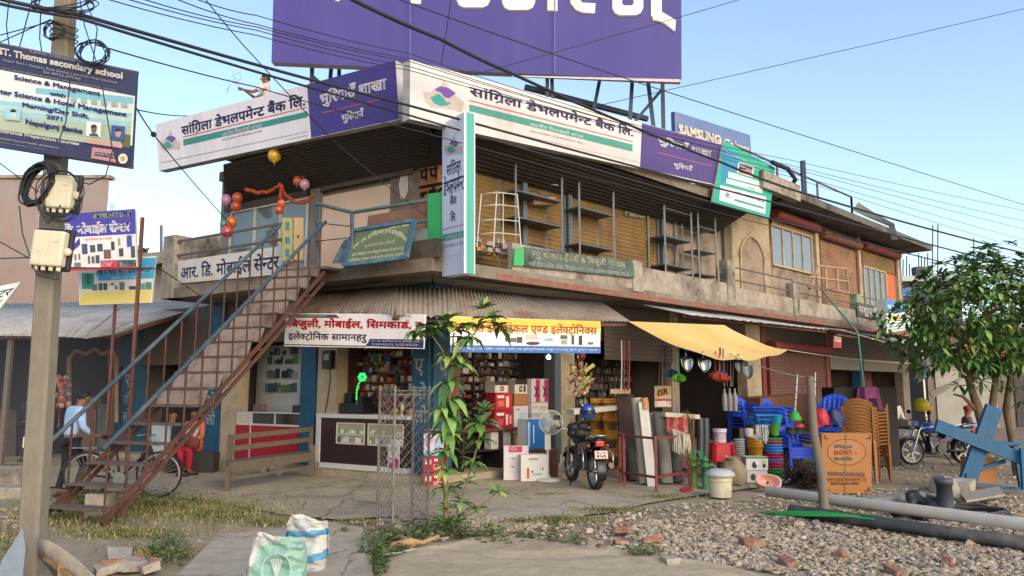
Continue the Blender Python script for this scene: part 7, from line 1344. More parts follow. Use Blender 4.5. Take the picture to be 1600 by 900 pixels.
def garland(pts, Y, label):
    b = MB(); P_ = [at(x, y, Y) for x, y in pts]; rn = random.Random(len(pts))
    for a, c in zip(P_, P_[1:]):
        n = max(2, int((c - a).length / .05))
        for i in range(n): b.ball(a.lerp(c, i / n) + V((0, rn.uniform(-.01, .01), rn.uniform(-.01, .01))), .045, 6)
    tag(b.ob('garland', mat('marigold', '8f3f24', .9, .2, 20)), label, 'garland')
garland([(385, 296), (402, 301), (420, 300), (437, 289)], 16.3, 'red orange garland swagged over the left half of the glass front'); garland([(437, 289), (446, 305), (460, 316), (478, 316), (492, 304)], 16.0, 'red orange garland swagged over the right half of the glass front'); garland([(440, 292), (437, 312)], 15.9, 'short garland hanging between the two swags')
s = crate('board_upright', 'tall yellow green painted plank with blue writing standing at the stair head', 'board', 441, 340, 457, 408, pm('8f8a52'), .04, Y=14.9); marks(s, [(.3, .1, .7, .3, '3a6a7a'), (.25, .45, .75, .6, '3a6a7a'), (.3, .72, .7, .9, '3a6a7a')]); s.done()
s = crate('board_upright', 'tall tan plank with a dark knot standing at the stair head', 'board', 459, 340, 474, 406, pm('a08a64'), .04, Y=14.9); s.disc(.45, .45, .12, .04, pm('3a2c22')); s.done()
# ================================================================ motorcycles, bicycle, people
M_tyre = mat('tyre_rubber', '232325', .85, .15, 20, stain='5a5348', ss=6, sa=.4); M_chrome = mat('chrome', 'a8a8a6', .25, .1, 8, metal=.85); M_blk = mat('black_gloss', '17171a', .25, .1, 5); M_eng = mat('engine_grey', '4a4a4a', .45, .2, 14, metal=.5)
def wheel(parent, x, r, w, spokes, rim_m, name='wheel', y=0, tyre=.05):
    t = MB(); t.lathe([(r - tyre, -w / 2), (r - .012, -w / 2), (r, -w * .25), (r, w * .25), (r - .012, w / 2), (r - tyre, w / 2), (r - tyre, -w / 2)], (x, y, r), 28, ax=(0, 1, 0)); o = t.ob(name, M_tyre, parent)
    c = MB(); R_ = r - tyre; c.lathe([(R_ - .03, -w * .3), (R_ + .004, -w * .35), (R_ + .004, w * .35), (R_ - .03, w * .3), (R_ - .03, -w * .3)], (x, y, r), 28, ax=(0, 1, 0)); c.cyl((x, y - w * .5, r), (x, y + w * .5, r), .04, n=10)
    for k in range(spokes): a = k * 2 * pi / spokes + .2; c.bar((x + .03 * cos(a), y, r + .03 * sin(a)), (x + (R_ - .01) * cos(a + .1), y, r + (R_ - .01) * sin(a + .1)), .035 if spokes < 10 else .005, .02 if spokes < 10 else .005, up=V((0, 1, 0)))
    c.ob('rim', rim_m, o); return o
def motorcycle(name, label, p, rz, col, plate=None, rear_detail=False):
    t = thing(name, label, 'motorcycle', p, rz, local=True); cm = mat('moto_' + col, col, .25, .05, 4, spec=.7)
    wheel(t, .66, .3, .1, 6, mat('alloy', '8f8f8d', .35, .1, 8, metal=.6)); wheel(t, -.62, .3, .12, 6, mat('alloy', '8f8f8d'))
    b = MB(); b.tube([(.45, 0, .82), (.1, 0, .62), (-.3, 0, .66), (-.75, 0, .78)], .03, 6); b.tube([(.42, 0, .8), (.25, 0, .3), (-.2, 0, .28), (-.3, 0, .62)], .028, 6)
    for s in (-1, 1): b.tube([(-.2, s * .08, .32), (-.62, s * .09, .3)], .022, 6); b.tube([(-.42, s * .12, .68), (-.58, s * .12, .34)], .035, 8)
    b.ob('frame', M_blk, t)
    b = MB(); b.box((.08, 0, .4), (.34, .24, .26)); b.box((.16, 0, .56), (.16, .18, .16)); b.cyl((.02, -.17, .36), (.02, .17, .36), .11, n=14)
    for k in range(5): b.box((.17, 0, .5 + k * .035), (.2, .21, .01))
    b.ob('engine', M_eng, t, bev=.01)
    b = MB(); pr = [(.46, .07, .86, .78), (.34, .13, .95, .72), (.18, .15, .97, .7), (.02, .13, .9, .7), (-.08, .09, .82, .7)]; vs = []
    for x, w, zt, zb in pr: vs += [(x, -w * .5, zb), (x, -w, (zt + zb) / 2 - .02), (x, -w * .8, zt - .03), (x, 0, zt), (x, w * .8, zt - .03), (x, w, (zt + zb) / 2 - .02), (x, w * .5, zb)]
    b.add(vs, [(i * 7 + j, i * 7 + j + 1, i * 7 + j + 8, i * 7 + j + 7) for i in range(4) for j in range(6)] + [tuple(range(7)), tuple(range(28, 35))], 0, True); b.ob('tank', cm, t)
    b = MB(); vs = []
    for x, w, z in [(0, .09, .8), (-.2, .14, .78), (-.45, .13, .8), (-.72, .1, .86), (-.85, .05, .88)]: vs += [(x, -w, z - .08), (x, -w, z - .01), (x, -w * .6, z + .03), (x, w * .6, z + .03), (x, w, z - .01), (x, w, z - .08)]
    b.add(vs, [(i * 6 + j, i * 6 + j + 1, i * 6 + j + 7, i * 6 + j + 6) for i in range(4) for j in range(5)] + [tuple(range(6)), tuple(range(24, 30))], 0, True); b.ob('seat', mat('seat_vinyl', '1c1c1e', .5, .1, 12), t)
    for s in (-1, 1):
        b = MB(); b.prism([(-.1, .52), (-.5, .66), (-.82, .8), (-.5, .8), (-.1, .72)] if s < 0 else [(-.1, .72), (-.5, .8), (-.82, .8), (-.5, .66), (-.1, .52)], (0, s * .135, 0), (1, 0, 0), (0, 0, 1), .012); b.ob('side_panel', cm, t)
        b = MB(); b.tube([(.44, s * .1, .84), (.5, s * .1, .78), (.66, s * .085, .3)], [.03, .028, .024], 8); b.ob('fork', M_chrome, t)
    b = MB(); b.tube([(.4, -.36, .98), (.42, -.3, 1.0), (.46, -.1, .94), (.46, .1, .94), (.42, .3, 1.0), (.4, .36, .98)], .014, 7); h = b.ob('handlebar', M_chrome, t)
    for s in (-1, 1):
        b = MB(); b.tube([(.42, s * .28, 1.0), (.4, s * .38, .98)], .02, 8); b.ob('grip', M_blk, h)
        b = MB(); b.tube([(.44, s * .26, 1.0), (.42, s * .34, 1.16)], .008, 5); b.box((.42, s * .36, 1.18), (.03, .13, .08)); b.ob('mirror', M_blk, t, bev=.01)
        b = MB(); b.lathe([(0, -.03), (.025, -.02), (.03, 0), (.02, .03), (0, .035)], (-.76, s * .17, .74), 10, ax=(-1, 0, 0)); b.ob('indicator', pm('a04a1c'), t)
    b = MB(); b.lathe([(.0, -.1), (.06, -.09), (.085, -.02), (.09, .02)], (.54, 0, .9), 14, ax=(1, 0, 0)); h2 = b.ob('headlight', cm, t); b = MB(); b.lathe([(.085, 0), (.06, .02), (0, .028)], (.56, 0, .9), 14, ax=(1, 0, 0)); b.ob('lens', mat('lens', 'a8aaa8', .1, .05, 3, spec=.8), h2)
    for x, a0, a1, nm in [(.66, 20, 150, 'front_mudguard'), (-.62, 30, 200, 'rear_mudguard')]:
        b = MB(); vs = []
        for k in range(9): a = rad(a0 + (a1 - a0) * k / 8); vs += [(x + .34 * cos(a), -.075, .3 + .34 * sin(a)), (x + .35 * cos(a), 0, .3 + .355 * sin(a)), (x + .34 * cos(a), .075, .3 + .34 * sin(a))]
        b.add(vs, [(k * 3 + j, k * 3 + j + 1, k * 3 + j + 4, k * 3 + j + 3) for k in range(8) for j in (0, 1)], 0, True); b.ob(nm, cm if x > 0 else M_blk, t)
    b = MB(); b.tube([(.2, -.12, .42), (.25, -.15, .25), (0, -.17, .22), (-.35, -.18, .28)], .022, 8); b.tube([(-.35, -.18, .28), (-.85, -.2, .42)], [.045, .05], 12); b.ob('exhaust', M_eng, t)
    b = MB(); b.box((-.84, 0, .78), (.06, .16, .09)); b.ob('tail_light', mat('red_lens', 'a0141c', .2, .05, 4, spec=.8), t, bev=.015)
    b = MB(); b.tube([(-.55, -.14, .86), (-.8, -.15, .9), (-.92, -.08, .92), (-.92, .08, .92), (-.8, .15, .9), (-.55, .14, .86)], .014, 6); b.ob('grab_rail', M_chrome, t)
    b = MB(); b.tube([(.32, -.2, .62), (.38, -.3, .5), (.3, -.32, .3), (.16, -.24, .26)], .014, 6); b.tube([(.32, .2, .62), (.38, .3, .5), (.3, .32, .3), (.16, .24, .26)], .014, 6); b.ob('crash_guard', M_chrome, t)
    if rear_detail:
        b = MB(); b.tube([(-.5, -.2, .72), (-.75, -.27, .6), (-.78, -.27, .4), (-.6, -.24, .3)], .013, 6); b.tube([(-.5, .2, .72), (-.75, .27, .6), (-.78, .27, .4), (-.6, .24, .3)], .013, 6); b.ob('leg_guard', M_chrome, t)
    b = MB(); b.tube([(0, .14, .28), (-.12, .3, .02)], .014, 6); b.ob('side_stand', M_blk, t)
    if plate:
        s = Sign('x', 'x', 'x', (-.905, .115, .67), (-.905, -.115, .67), (-.93, -.115, .54), (-.93, .115, .54), pm('b9aaa2'), .01, part='number_plate', thing_=t); s.text(plate[0], .12, .1, .88, .45, pm('8a2a2a'), .02); s.text(plate[1], .12, .52, .88, .9, pm('8a2a2a'), .03)
        s.done()
    return t
ph = motorcycle('motorcycle', 'black motorcycle with red tail light parked with its back to the street', gd(912, 758, 0), rad(104), '17171a', ('भे ३ प', '४५९'), True)
t = thing('helmet', 'shiny blue helmet resting on the black motorcycle', 'helmet', at(918, 644, 13.9)); b = MB(); p = at(918, 643, 13.75); b.lathe([(.1, -.11), (.125, -.08), (.135, 0), (.12, .07), (.08, .115), (.0, .135)], p, 18); b.ob('shell', mat('helmet_blue', '123f8a', .12, .03, 3, spec=.8), t); b = MB(); b.lathe([(.14, -.05), (.14, .03)], p + V((0, .0, 0)), 18); o = b.ob('visor', mat('visor', '141a2a', .1, 0, 3, spec=.8), t)
b = MB(); q = at(905, 668, 13.9)
for i, (dx, dz, r) in enumerate([(-.1, .0, .12), (.05, .02, .12), (0, -.1, .14), (.1, -.12, .1), (-.12, -.1, .1)]): b.ball(q + V((dx, 0, dz)), r, 10, 0, (1, .8, .8))
tag(b.ob('tied_bag', mat('black_bag', '1d1c1e', .55, .25, 9)), 'black bag tied on the seat of the black motorcycle', 'bag')
mt = motorcycle('motorcycle', 'blue and black motorcycle parked sideways behind the blue trestle', gd(1468, 726), rad(186), '1f3a72')
t = thing('helmet', 'yellow helmet hanging on the blue motorcycle', 'helmet', at(1440, 632, 17.3)); b = MB(); p = at(1440, 633, 17.3); b.lathe([(.13, -.13), (.16, -.08), (.165, 0), (.14, .09), (.09, .14), (0, .16)], p, 16); b.ob('shell', mat('helmet_yellow', 'b5a01a', .25, .06, 5, stain='6f6a3a', ss=8, sa=.4), t); b = MB(); b.box(p + V((.1, -.1, -.05)), (.2, .04, .08), 0, MX.Rotation(.4, 3, 'Y')); b.ob('peak', mat('helmet_yellow', 'b5a01a'), t)
# bicycle behind the stairs
def bicycle(p, rz):
    t = thing('bicycle', 'old black bicycle standing behind the iron stairs', 'bicycle', p, rz, local=True); bm2 = mat('bike_black', '222225', .5, .15, 9); rm = mat('bike_rim', '8a8378', .4, .15, 9, metal=.5)
    wheel(t, .56, .36, .04, 24, rm, tyre=.028); wheel(t, -.56, .36, .04, 24, rm, tyre=.028)
    b = MB()
    for a, c in [((-.15, .9), (-.05, .3)), ((-.14, .82), (.38, .82)), ((-.05, .3), (.38, .74)), ((-.05, .3), (-.56, .36)), ((-.14, .8), (-.56, .36)), ((.36, .9), (.56, .36))]: b.tube([(a[0], 0, a[1]), (c[0], 0, c[1])], .017, 6)
    b.ob('frame', bm2, t); b = MB(); b.tube([(.3, -.28, .98), (.42, -.2, 1.0), (.4, 0, .96), (.42, .2, 1.0), (.3, .28, .98)], .013, 6); b.tube([(.37, 0, .85), (.4, 0, .97)], .014, 6); b.ob('handlebar', M_chrome, t)
    b = MB(); b.box((-.2, 0, .95), (.26, .16, .07)); b.ob('saddle', M_blk, t, bev=.025); b = MB(); b.box((-.6, 0, .78), (.4, .14, .015)); b.tube([(-.45, .07, .78), (-.56, .07, .4)], .007, 4); b.tube([(-.45, -.07, .78), (-.56, -.07, .4)], .007, 4); b.ob('carrier', M_chrome, t)
    b = MB(); b.cyl((-.05, -.02, .3), (-.05, .02, .3), .1, n=16); b.bar((-.05, .05, .3), (.05, .05, .18), .02); b.bar((-.05, -.05, .3), (-.15, -.05, .42), .02); b.box((.05, .1, .18), (.09, .09, .02)); b.box((-.15, -.1, .42), (.09, .09, .02)); b.ob('crank', M_chrome, t)
    for x in (.56, -.56): 
        b = MB(); vs = []
        for k in range(9): a = rad(20 + 150 * k / 8); vs += [(x + .38 * cos(a), -.03, .36 + .38 * sin(a)), (x + .38 * cos(a), .03, .36 + .38 * sin(a))]
        b.add(vs, [(2 * k, 2 * k + 1, 2 * k + 3, 2 * k + 2) for k in range(8)], 0, True); b.ob('mudguard', rm if x < 0 else bm2, t)
    return t
bicycle(gd(190, 778), rad(3))
b = MB(); b.slab(at(237, 663, 12.55), at(266, 663, 12.6), at(262, 718, 12.6), at(236, 716, 12.55), .1); o = b.ob('shopping_bag', mat('bag_white_blue', 'a9b3b5', .5, .1, 6, stain='5f97ae', ss=6, sa=.8)); tag(o, 'white and blue plastic bag hanging on the bicycle', 'bag')
# people
SK = mat('skin', '7a4f3a', .6, .06, 9); HR = mat('hair', '14110f', .6, .1, 20)
def skin(name, J, E, mats, parent, root, extra=None):
    me = bpy.data.meshes.new(name); ks = list(J); ix = {k: i for i, k in enumerate(ks)}
    me.from_pydata([J[k][0] for k in ks], [(ix[a], ix[c]) for a, c in E], [])
    o = bpy.data.objects.new(name, me); COL.objects.link(o); o.modifiers.new('skin', 'SKIN'); 
    bm = bmesh.new(); bm.from_mesh(me); ly = bm.verts.layers.skin.verify(); bm.verts.ensure_lookup_table()
    for k in ks: r = J[k][1]; bm.verts[ix[k]][ly].radius = r if hasattr(r, '__len__') else (r, r); bm.verts[ix[k]][ly].use_root = k == root
    bm.to_mesh(me); bm.free(); sm = o.modifiers.new('sub', 'SUBSURF'); sm.levels = sm.render_levels = 2
    dg = bpy.context.evaluated_depsgraph_get(); m2 = bpy.data.meshes.new_from_object(o.evaluated_get(dg)); o.modifiers.clear()
    o.data = m2; bpy.data.meshes.remove(me)
    if extra:
        bm = bmesh.new(); bm.from_mesh(m2); vv = [bm.verts.new(p) for p in extra.v]
        for f in extra.f:
            try: bm.faces.new([vv[i] for i in f])
            except ValueError: pass
        bm.to_mesh(m2); bm.free()
    m2.materials.clear(); m2.materials.append(mats)
    for f in m2.polygons: f.use_smooth = True; f.material_index = 0
    o.parent = parent; return o
def person(label, loc, rz, P_, shirt, trous, hair='short', kurta=False, shoes='3a2a24', sleeves=True, lean=0):
    """P_: joint -> (x, y, z) overrides in the person's own axes; -Y is ahead"""
    t = thing('person', label, 'person', loc, rz, local=True)
    D = dict(pel=(0, 0, .92), wai=(0, 0, 1.08), che=(0, 0, 1.28), nec=(0, 0, 1.43), hd0=(0, -.01, 1.5), hd1=(0, -.02, 1.57), hd2=(0, -.01, 1.64), shL=(.17, 0, 1.36), shR=(-.17, 0, 1.36), elL=(.22, .02, 1.1), elR=(-.22, .02, 1.1), wrL=(.22, -.06, .87), wrR=(-.22, -.06, .87), haL=(.22, -.08, .8), haR=(-.22, -.08, .8),
             hiL=(.09, 0, .86), hiR=(-.09, 0, .86), knL=(.1, -.01, .48), knR=(-.1, -.01, .48), anL=(.1, .02, .09), anR=(-.1, .02, .09), toL=(.11, -.14, .03), toR=(-.11, -.14, .03)); D.update(P_)
    Rr = dict(pel=(.115, .088), wai=(.105, .078), che=(.115, .085), nec=.052, hd0=(.065, .075), hd1=(.078, .098), hd2=(.062, .075), shL=.06, shR=.06, elL=.04, elR=.04, wrL=.026, wrR=.026, haL=(.034, .02), haR=(.034, .02), hiL=.085, hiR=.085, knL=.055, knR=.055, anL=.036, anR=.036, toL=(.035, .022), toR=(.035, .022))
    E = [('pel', 'wai'), ('wai', 'che'), ('che', 'nec'), ('nec', 'hd0'), ('hd0', 'hd1'), ('hd1', 'hd2')]
    for s in 'LR': E += [('che', 'sh' + s), ('sh' + s, 'el' + s), ('el' + s, 'wr' + s), ('wr' + s, 'ha' + s), ('pel', 'hi' + s), ('hi' + s, 'kn' + s), ('kn' + s, 'an' + s), ('an' + s, 'to' + s)]
    ex = MB()
    for s in 'LR':
        w, h = V(D['wr' + s]), V(D['ha' + s]); d = (h - w).normalized(); sd = d.cross(V((0, 1, .2))).normalized()
        for k, (q, L) in enumerate([(-.024, .065), (-.008, .078), (.008, .074), (.023, .058)]): a = h + sd * q; ex.tube([a - d * .02, a + d * L * .5, a + d * L * .8 + V((0, .012, 0)), a + d * L + V((0, .024, 0))], [.009, .009, .008, .006], 6)
        a = w + d * .03; ex.tube([a, a + sd * .035 + d * .03, a + sd * .045 + d * .06], [.011, .01, .007], 6)
    hc = V(D['hd1']); ex.tube([hc + V((0, -.085, .012)), hc + V((0, -.108, -.012)), hc + V((0, -.09, -.022))], [.008, .014, .006], 6)
    for s in (-1, 1): ex.lathe([(.012, -.01), (.028, 0), (.02, .012), (0, .014)], hc + V((s * .078, .01, 0)), 8, ax=(s, 0, 0))
    skin('body', {k: (D[k], Rr[k]) for k in D}, E, SK, t, 'pel', ex)
    b = MB()
    for s in (-1, 1): b.ball(hc + V((s * .03, -.087, .018)), .009, 6)
    b.tube([hc + V((-.022, -.09, -.042)), hc + V((0, -.098, -.044)), hc + V((.022, -.09, -.042))], .004, 4); b.ob('face', pm('2a1a16'), t)
    g = lambda ks, k: {q: (D[q], tuple(a * k for a in Rr[q]) if hasattr(Rr[q], '__len__') else Rr[q] * k) for q in ks}
    def mixp(a, c, f): return tuple(V(D[a]).lerp(V(D[c]), f))
    J = g(['wai', 'che', 'shL', 'shR', 'pel'], 1.42); E2 = [('pel', 'wai'), ('wai', 'che')]
    J['nk'] = (mixp('che', 'nec', .6), .085); E2.append(('che', 'nk'))
    for s in 'LR':
        J['el' + s] = (D['el' + s] if sleeves else mixp('sh' + s, 'el' + s, .8), .055); E2 += [('che', 'sh' + s), ('sh' + s, 'el' + s)]
        if sleeves: J['wr' + s] = (mixp('el' + s, 'wr' + s, .8), .042); E2.append(('el' + s, 'wr' + s))
    if kurta:
        for s in 'LR': J['kl' + s] = (mixp('hi' + s, 'kn' + s, 1.0), .095); J['hi' + s] = (D['hi' + s], .11); J['kh' + s] = (tuple(V(D['kn' + s]).lerp(V(D['an' + s]), .45)), .1); E2 += [('pel', 'hi' + s), ('hi' + s, 'kl' + s), ('kl' + s, 'kh' + s)]
    skin('shirt' if not kurta else 'kurta', J, E2, shirt, t, 'pel')
    J = g(['pel', 'hiL', 'hiR', 'knL', 'knR'], 1.12); E3 = []
    for s in 'LR': J['an' + s] = (mixp('kn' + s, 'an' + s, .93), .05); E3 += [('pel', 'hi' + s), ('hi' + s, 'kn' + s), ('kn' + s, 'an' + s)]
    J['kn' + 'L'] = (D['knL'], .068); J['knR'] = (D['knR'], .068); skin('trousers', J, E3, trous, t, 'pel')
    b = MB()
    if hair:
        n = 14
        for i in range(7):
            pass
        vs = []; rows = 7
        for i in range(rows):
            ph_ = pi * .58 * i / (rows - 1)
            for j in range(n): a = 2 * pi * j / n; k = ph_ * (1 if sin(a) > -.3 else .62); vs.append(hc + V((.088 * sin(k) * cos(a), .108 * sin(k) * sin(a) + .012, .018 + .105 * cos(k))))
        b.add(vs, [(i * n + j, i * n + (j + 1) % n, i * n + n + (j + 1) % n, i * n + n + j) for i in range(rows - 1) for j in range(n)], 0, True)
        if hair == 'long': b.tube([hc + V((0, .09, .02)), hc + V((0, .11, -.08)), hc + V((0, .1, -.25))], [.06, .055, .03], 10)
        b.ob('hair', HR, t)
    for s in 'LR':
        f, a = V(D['to' + s]), V(D['an' + s]); c = MB(); d = V((f.x - a.x, f.y - a.y, 0)).normalized(); c.bar(V((a.x, a.y, .03 + f.z - .03)) - d * .06, V((f.x, f.y, f.z)) + d * .06, .1, .05); c.ob('shoe', pm(shoes), t, bev=.02)
    return t
cl1 = mat('light_blue_shirt', '8fa9c6', .8, .06, 5, bump=.2, bs=12); cl2 = mat('dark_trousers', '22232a', .85, .1, 6); cl3 = mat('orange_kurta', 'b5624a', .8, .1, 5, bump=.2, bs=12); cl4 = mat('red_cloth', '9c1f30', .8, .1, 5); cl5 = mat('white_shirt', 'b5aca2', .8, .06, 5); cl6 = mat('mauve_jacket', '5a4650', .85, .1, 6); cl7 = mat('navy_cloth', '252a3a', .85, .1, 6)
person('man in a pale blue shirt and dark trousers stepping over the bicycle at the left', gd(103, 777), rad(140), dict(wai=(0, -.01, 1.08), che=(0, -.05, 1.28), nec=(0, -.1, 1.42), hd0=(0, -.14, 1.49), hd1=(0, -.19, 1.55), hd2=(0, -.2, 1.62), shL=(.18, -.06, 1.36), shR=(-.18, -.06, 1.36), elL=(.24, -.04, 1.1), elR=(-.25, -.08, 1.1), wrL=(.22, -.16, .9), wrR=(-.22, -.28, .95), haL=(.21, -.2, .83), haR=(-.21, -.35, .94), knR=(-.12, -.2, .5), anR=(-.12, -.08, .12), toR=(-.13, -.24, .06), knL=(.1, .0, .48), anL=(.1, .1, .09), toL=(.11, -.06, .03)), cl1, cl2)
sit = dict(pel=(0, 0, .5), wai=(0, 0, .68), che=(0, -.02, .88), nec=(0, -.03, 1.03), hd0=(0, -.04, 1.1), hd1=(0, -.06, 1.17), hd2=(0, -.05, 1.24), shL=(.17, -.02, .96), shR=(-.17, -.02, .96), elL=(.22, -.08, .7), elR=(-.22, -.08, .7), wrL=(.1, -.28, .64), wrR=(-.1, -.28, .64), haL=(.05, -.32, .63), haR=(-.05, -.32, .63), hiL=(.09, -.02, .48), hiR=(-.09, -.02, .48), knL=(.13, -.42, .48), knR=(-.13, -.42, .48), anL=(.12, -.4, .09), anR=(-.12, -.4, .09), toL=(.13, -.56, .03), toR=(-.13, -.56, .03))
person('woman in an orange kurta with a brown bag sitting before the dark blue pier', gd(302, 735), rad(-12), sit, cl3, cl4, 'long', True)
p = gd(302, 735); b = MB(); b.ball(p + V((.12, -.42, .58)), .17, 12, 0, (1, .7, .85)); tag(b.ob('handbag', mat('bag_brown', '6a3428', .7, .25, 18)), 'brown woven handbag on the lap of the woman in orange', 'bag')
b = MB(); b.tube([p + V((-.1, -.14, .98)), p + V((-.07, -.2, .8)), p + V((-.03, -.3, .66))], [.04, .045, .03], 6); b.tube([p + V((.12, -.14, .98)), p + V((.12, -.22, .82)), p + V((.08, -.3, .68))], [.035, .045, .03], 6); tag(b.ob('shawl', pm('b8a498')), 'cream shawl over the shoulders of the woman in orange', 'shawl')
person('seated person in dark top and red trousers beside the bicycle', gd(262, 742), rad(70), sit, cl7, cl4, 'short')
b = MB(); p = gd(285, 738); b.box((p.x - .1, p.y + .1, .2), (1.5, .35, .4)); tag(b.ob('bench_seat', mat('dark_bench', '3a3330', .8, .2, 5)), 'low dark bench under the two seated people', 'bench')
person('person in dark clothes standing in the dim shed at the far left', gd(38, 722), rad(160), {}, cl7, cl2)
person('person in a maroon top standing deep in the dim shed', gd(72, 714), rad(30), {}, mat('maroon_cloth', '4f2026', .85, .1, 6), cl2)
rp = at(418, 118, 16.9)
person('man in a white shirt on the roof sorting loose wires', (rp.x, rp.y, rp.z - 1.66), rad(-75), dict(elR=(-.2, -.25, 1.16), elL=(.2, -.28, 1.16), wrR=(-.1, -.5, 1.3), wrL=(.12, -.5, 1.22), haR=(-.08, -.57, 1.33), haL=(.1, -.57, 1.24), hd1=(0, -.05, 1.56), hd2=(0, -.05, 1.63), hd0=(0, -.03, 1.5)), cl5, cl2, 'short', sleeves=False)
b = MB(); q = at(372, 131, 16.7); rn = random.Random(4)
for i in range(5): b.tube([q, q + V((rn.uniform(-.25, .05), rn.uniform(-.1, .1), rn.uniform(-.05, .3))), q + V((rn.uniform(-.3, .1), 0, rn.uniform(-.3, .35)))], .006, 4)
tag(b.ob('wire_bundle', mat('pale_wire', '8a929c', .5, .1, 5)), 'loose pale wires in the hand of the man on the roof', 'wires')
p = at(1395, 640, 20.5); person('man in a cream shirt sitting behind a table in the red walled shop', (p.x, p.y, .25), rad(15), sit, cl5, cl2)
p = at(1508, 636, 19.5); person('man in a mauve jacket and red cap sitting beyond the blue trestle', (p.x, p.y, .0), rad(75), sit, cl6, cl7, None)
hc_ = V((p.x, p.y, 0)) + MX.Rotation(rad(75), 3, 'Z') @ V((0, -.06, 1.2)); b = MB(); b.lathe([(.105, -.01), (.11, .02), (.09, .075), (.04, .1), (0, .105)], hc_, 14); tag(b.ob('cap', pm('8a2430')), 'red cap on the head of the man in mauve', 'cap')
b = MB(); b.box((p.x - .1, p.y, .2), (.45, .45, .4)); tag(b.ob('stool', mat('dark_bench', '3a3330'), bev=.01), 'dark stool under the man in the red cap', 'stool')
p = at(1395, 640, 20.5); b = MB(); b.box((p.x, p.y + .1, .35), (.5, .5, .7)); tag(b.ob('stool', mat('dark_bench', '3a3330')), 'dark stool behind the table in the red walled shop', 'stool')
b = MB(); A = [at(1365, 672, 19.3), at(1425, 670, 19.3)]; b.box(((A[0].x + A[1].x) / 2, 19.6, A[0].z / 2), (A[1].x - A[0].x, .7, A[0].z)); tag(b.ob('shop_table', mat('checked_cloth', '5f6a86', .8, .3, 9, stain='a8a49c', ss=5, sa=.7)), 'table with a blue and white cloth before the cream shirted man', 'table')
b = MB(); q = at(1400, 662, 19.3); b.box(q, (.5, .3, .22)); tag(b.ob('black_bag', mat('black_bag', '1d1c1e'), bev=.05), 'black bag on the blue and white table cloth', 'bag')
b = MB(); b.slab(at(1388, 690, 18.6), at(1418, 672, 18.8), at(1424, 712, 18.2), at(1382, 716, 18.1), .03); tag(b.ob('card_sheet', mat('tan_card', 'a5907a', .85, .1, 6)), 'tan cardboard sheet leaning left of the blue motorcycle', 'cardboard')
b = MB(); b.box(gd(1400, 722) + V((0, .3, .06)), (1.1, .4, .12), 0); tag(b.ob('polythene', mat('pale_poly', 'a8b0a8', .4, .2, 9, stain='5f9a7a', ss=5, sa=.5), bev=.04), 'crumpled pale polythene on the ground left of the blue motorcycle', 'polythene')
# ================================================================ trees and what stands beyond
LV = ['527636', '42642e', '638640', '4e7033', '74954c', '3a5a2e', '5c7e3c', '7b9653', '8a9a50', '36542c']
def leaf(b, c, d, L, w, droop, mi=0):
    d = d.normalized(); sd = d.cross(Z3); sd = sd.normalized() if sd.length > .05 else V((1, 0, 0)); up = sd.cross(d); vs = []
    for k in range(4):
        u = k / 3; p = c + d * L * u * (1 - .15 * droop * u) - Z3 * droop * L * u * u * .75; ww = w * L * (.1 + 1.9 * u * (1 - u) * 1.9 if k < 3 else .04) * .5
        vs += [p - sd * ww + up * ww * .35, p, p + sd * ww + up * ww * .35]
    b.add(vs, [(k * 3 + j, k * 3 + j + 1, k * 3 + j + 4, k * 3 + j + 3) for k in range(3) for j in (0, 1)], mi, True)
def whorl(b, rn, c, ax, n, L, w=.3, droop=.4, spread=.9):
    ax = V(ax).normalized(); x = ax.cross(V((.3, .9, .1))).normalized(); y = ax.cross(x); a0 = rn.random() * 6
    for k in range(n): a = a0 + k * 2 * pi / n + rn.uniform(-.2, .2); d = (x * cos(a) + y * sin(a)) * spread + ax * rn.uniform(.1, .7); leaf(b, c, d, L * rn.uniform(.75, 1.15), w, droop * rn.uniform(.5, 1.5))
M_leaf = mat('leaf', '3f5c2b', .5, .2, 14, isl=LV, spec=.35); M_bark = mat('bark', '6a5a45', .9, .2, 9, stain='4a3f33', ss=3, sa=.5, bump=.5, bs=30)
# young tree by the wire guard
g0 = gd(697, 830); Yt = g0.y; t = thing('young_tree', 'slender young tree with whorled drooping leaves beside the wire guard', 'tree', g0); rn = random.Random(11)
S1 = [at(697, 832, Yt), at(696, 740, Yt), at(700, 650, Yt + .03), at(705, 580, Yt), at(709, 520, Yt - .02)]; S2 = [at(708, 822, Yt), at(728, 760, Yt - .1), at(745, 700, Yt - .15), at(752, 668, Yt - .15)]; S3 = [S1[3], at(722, 545, Yt - .05), at(748, 512, Yt - .08), at(760, 500, Yt - .1)]; S4 = [S1[3], at(690, 545, Yt - .05), at(672, 520, Yt - .1)]
b = MB(); b.tube(S1, [.03, .026, .021, .017, .01], 8); b.ob('trunk', mat('young_stem', '7a6a4a', .8, .2, 12, stain='56663a', ss=5, sa=.6), t)
b = MB(); b.tube(S2, [.018, .014, .01, .008], 6); b.tube(S3, [.012, .009, .007, .006], 6); b.tube(S4, [.012, .008, .006], 6); b.tube([S1[0] + Z3 * .05, at(740, 800, Yt - .1), at(775, 770, Yt - .15)], [.012, .009, .006], 6); b.ob('branch', mat('young_stem', '7a6a4a'), t)
b = MB()
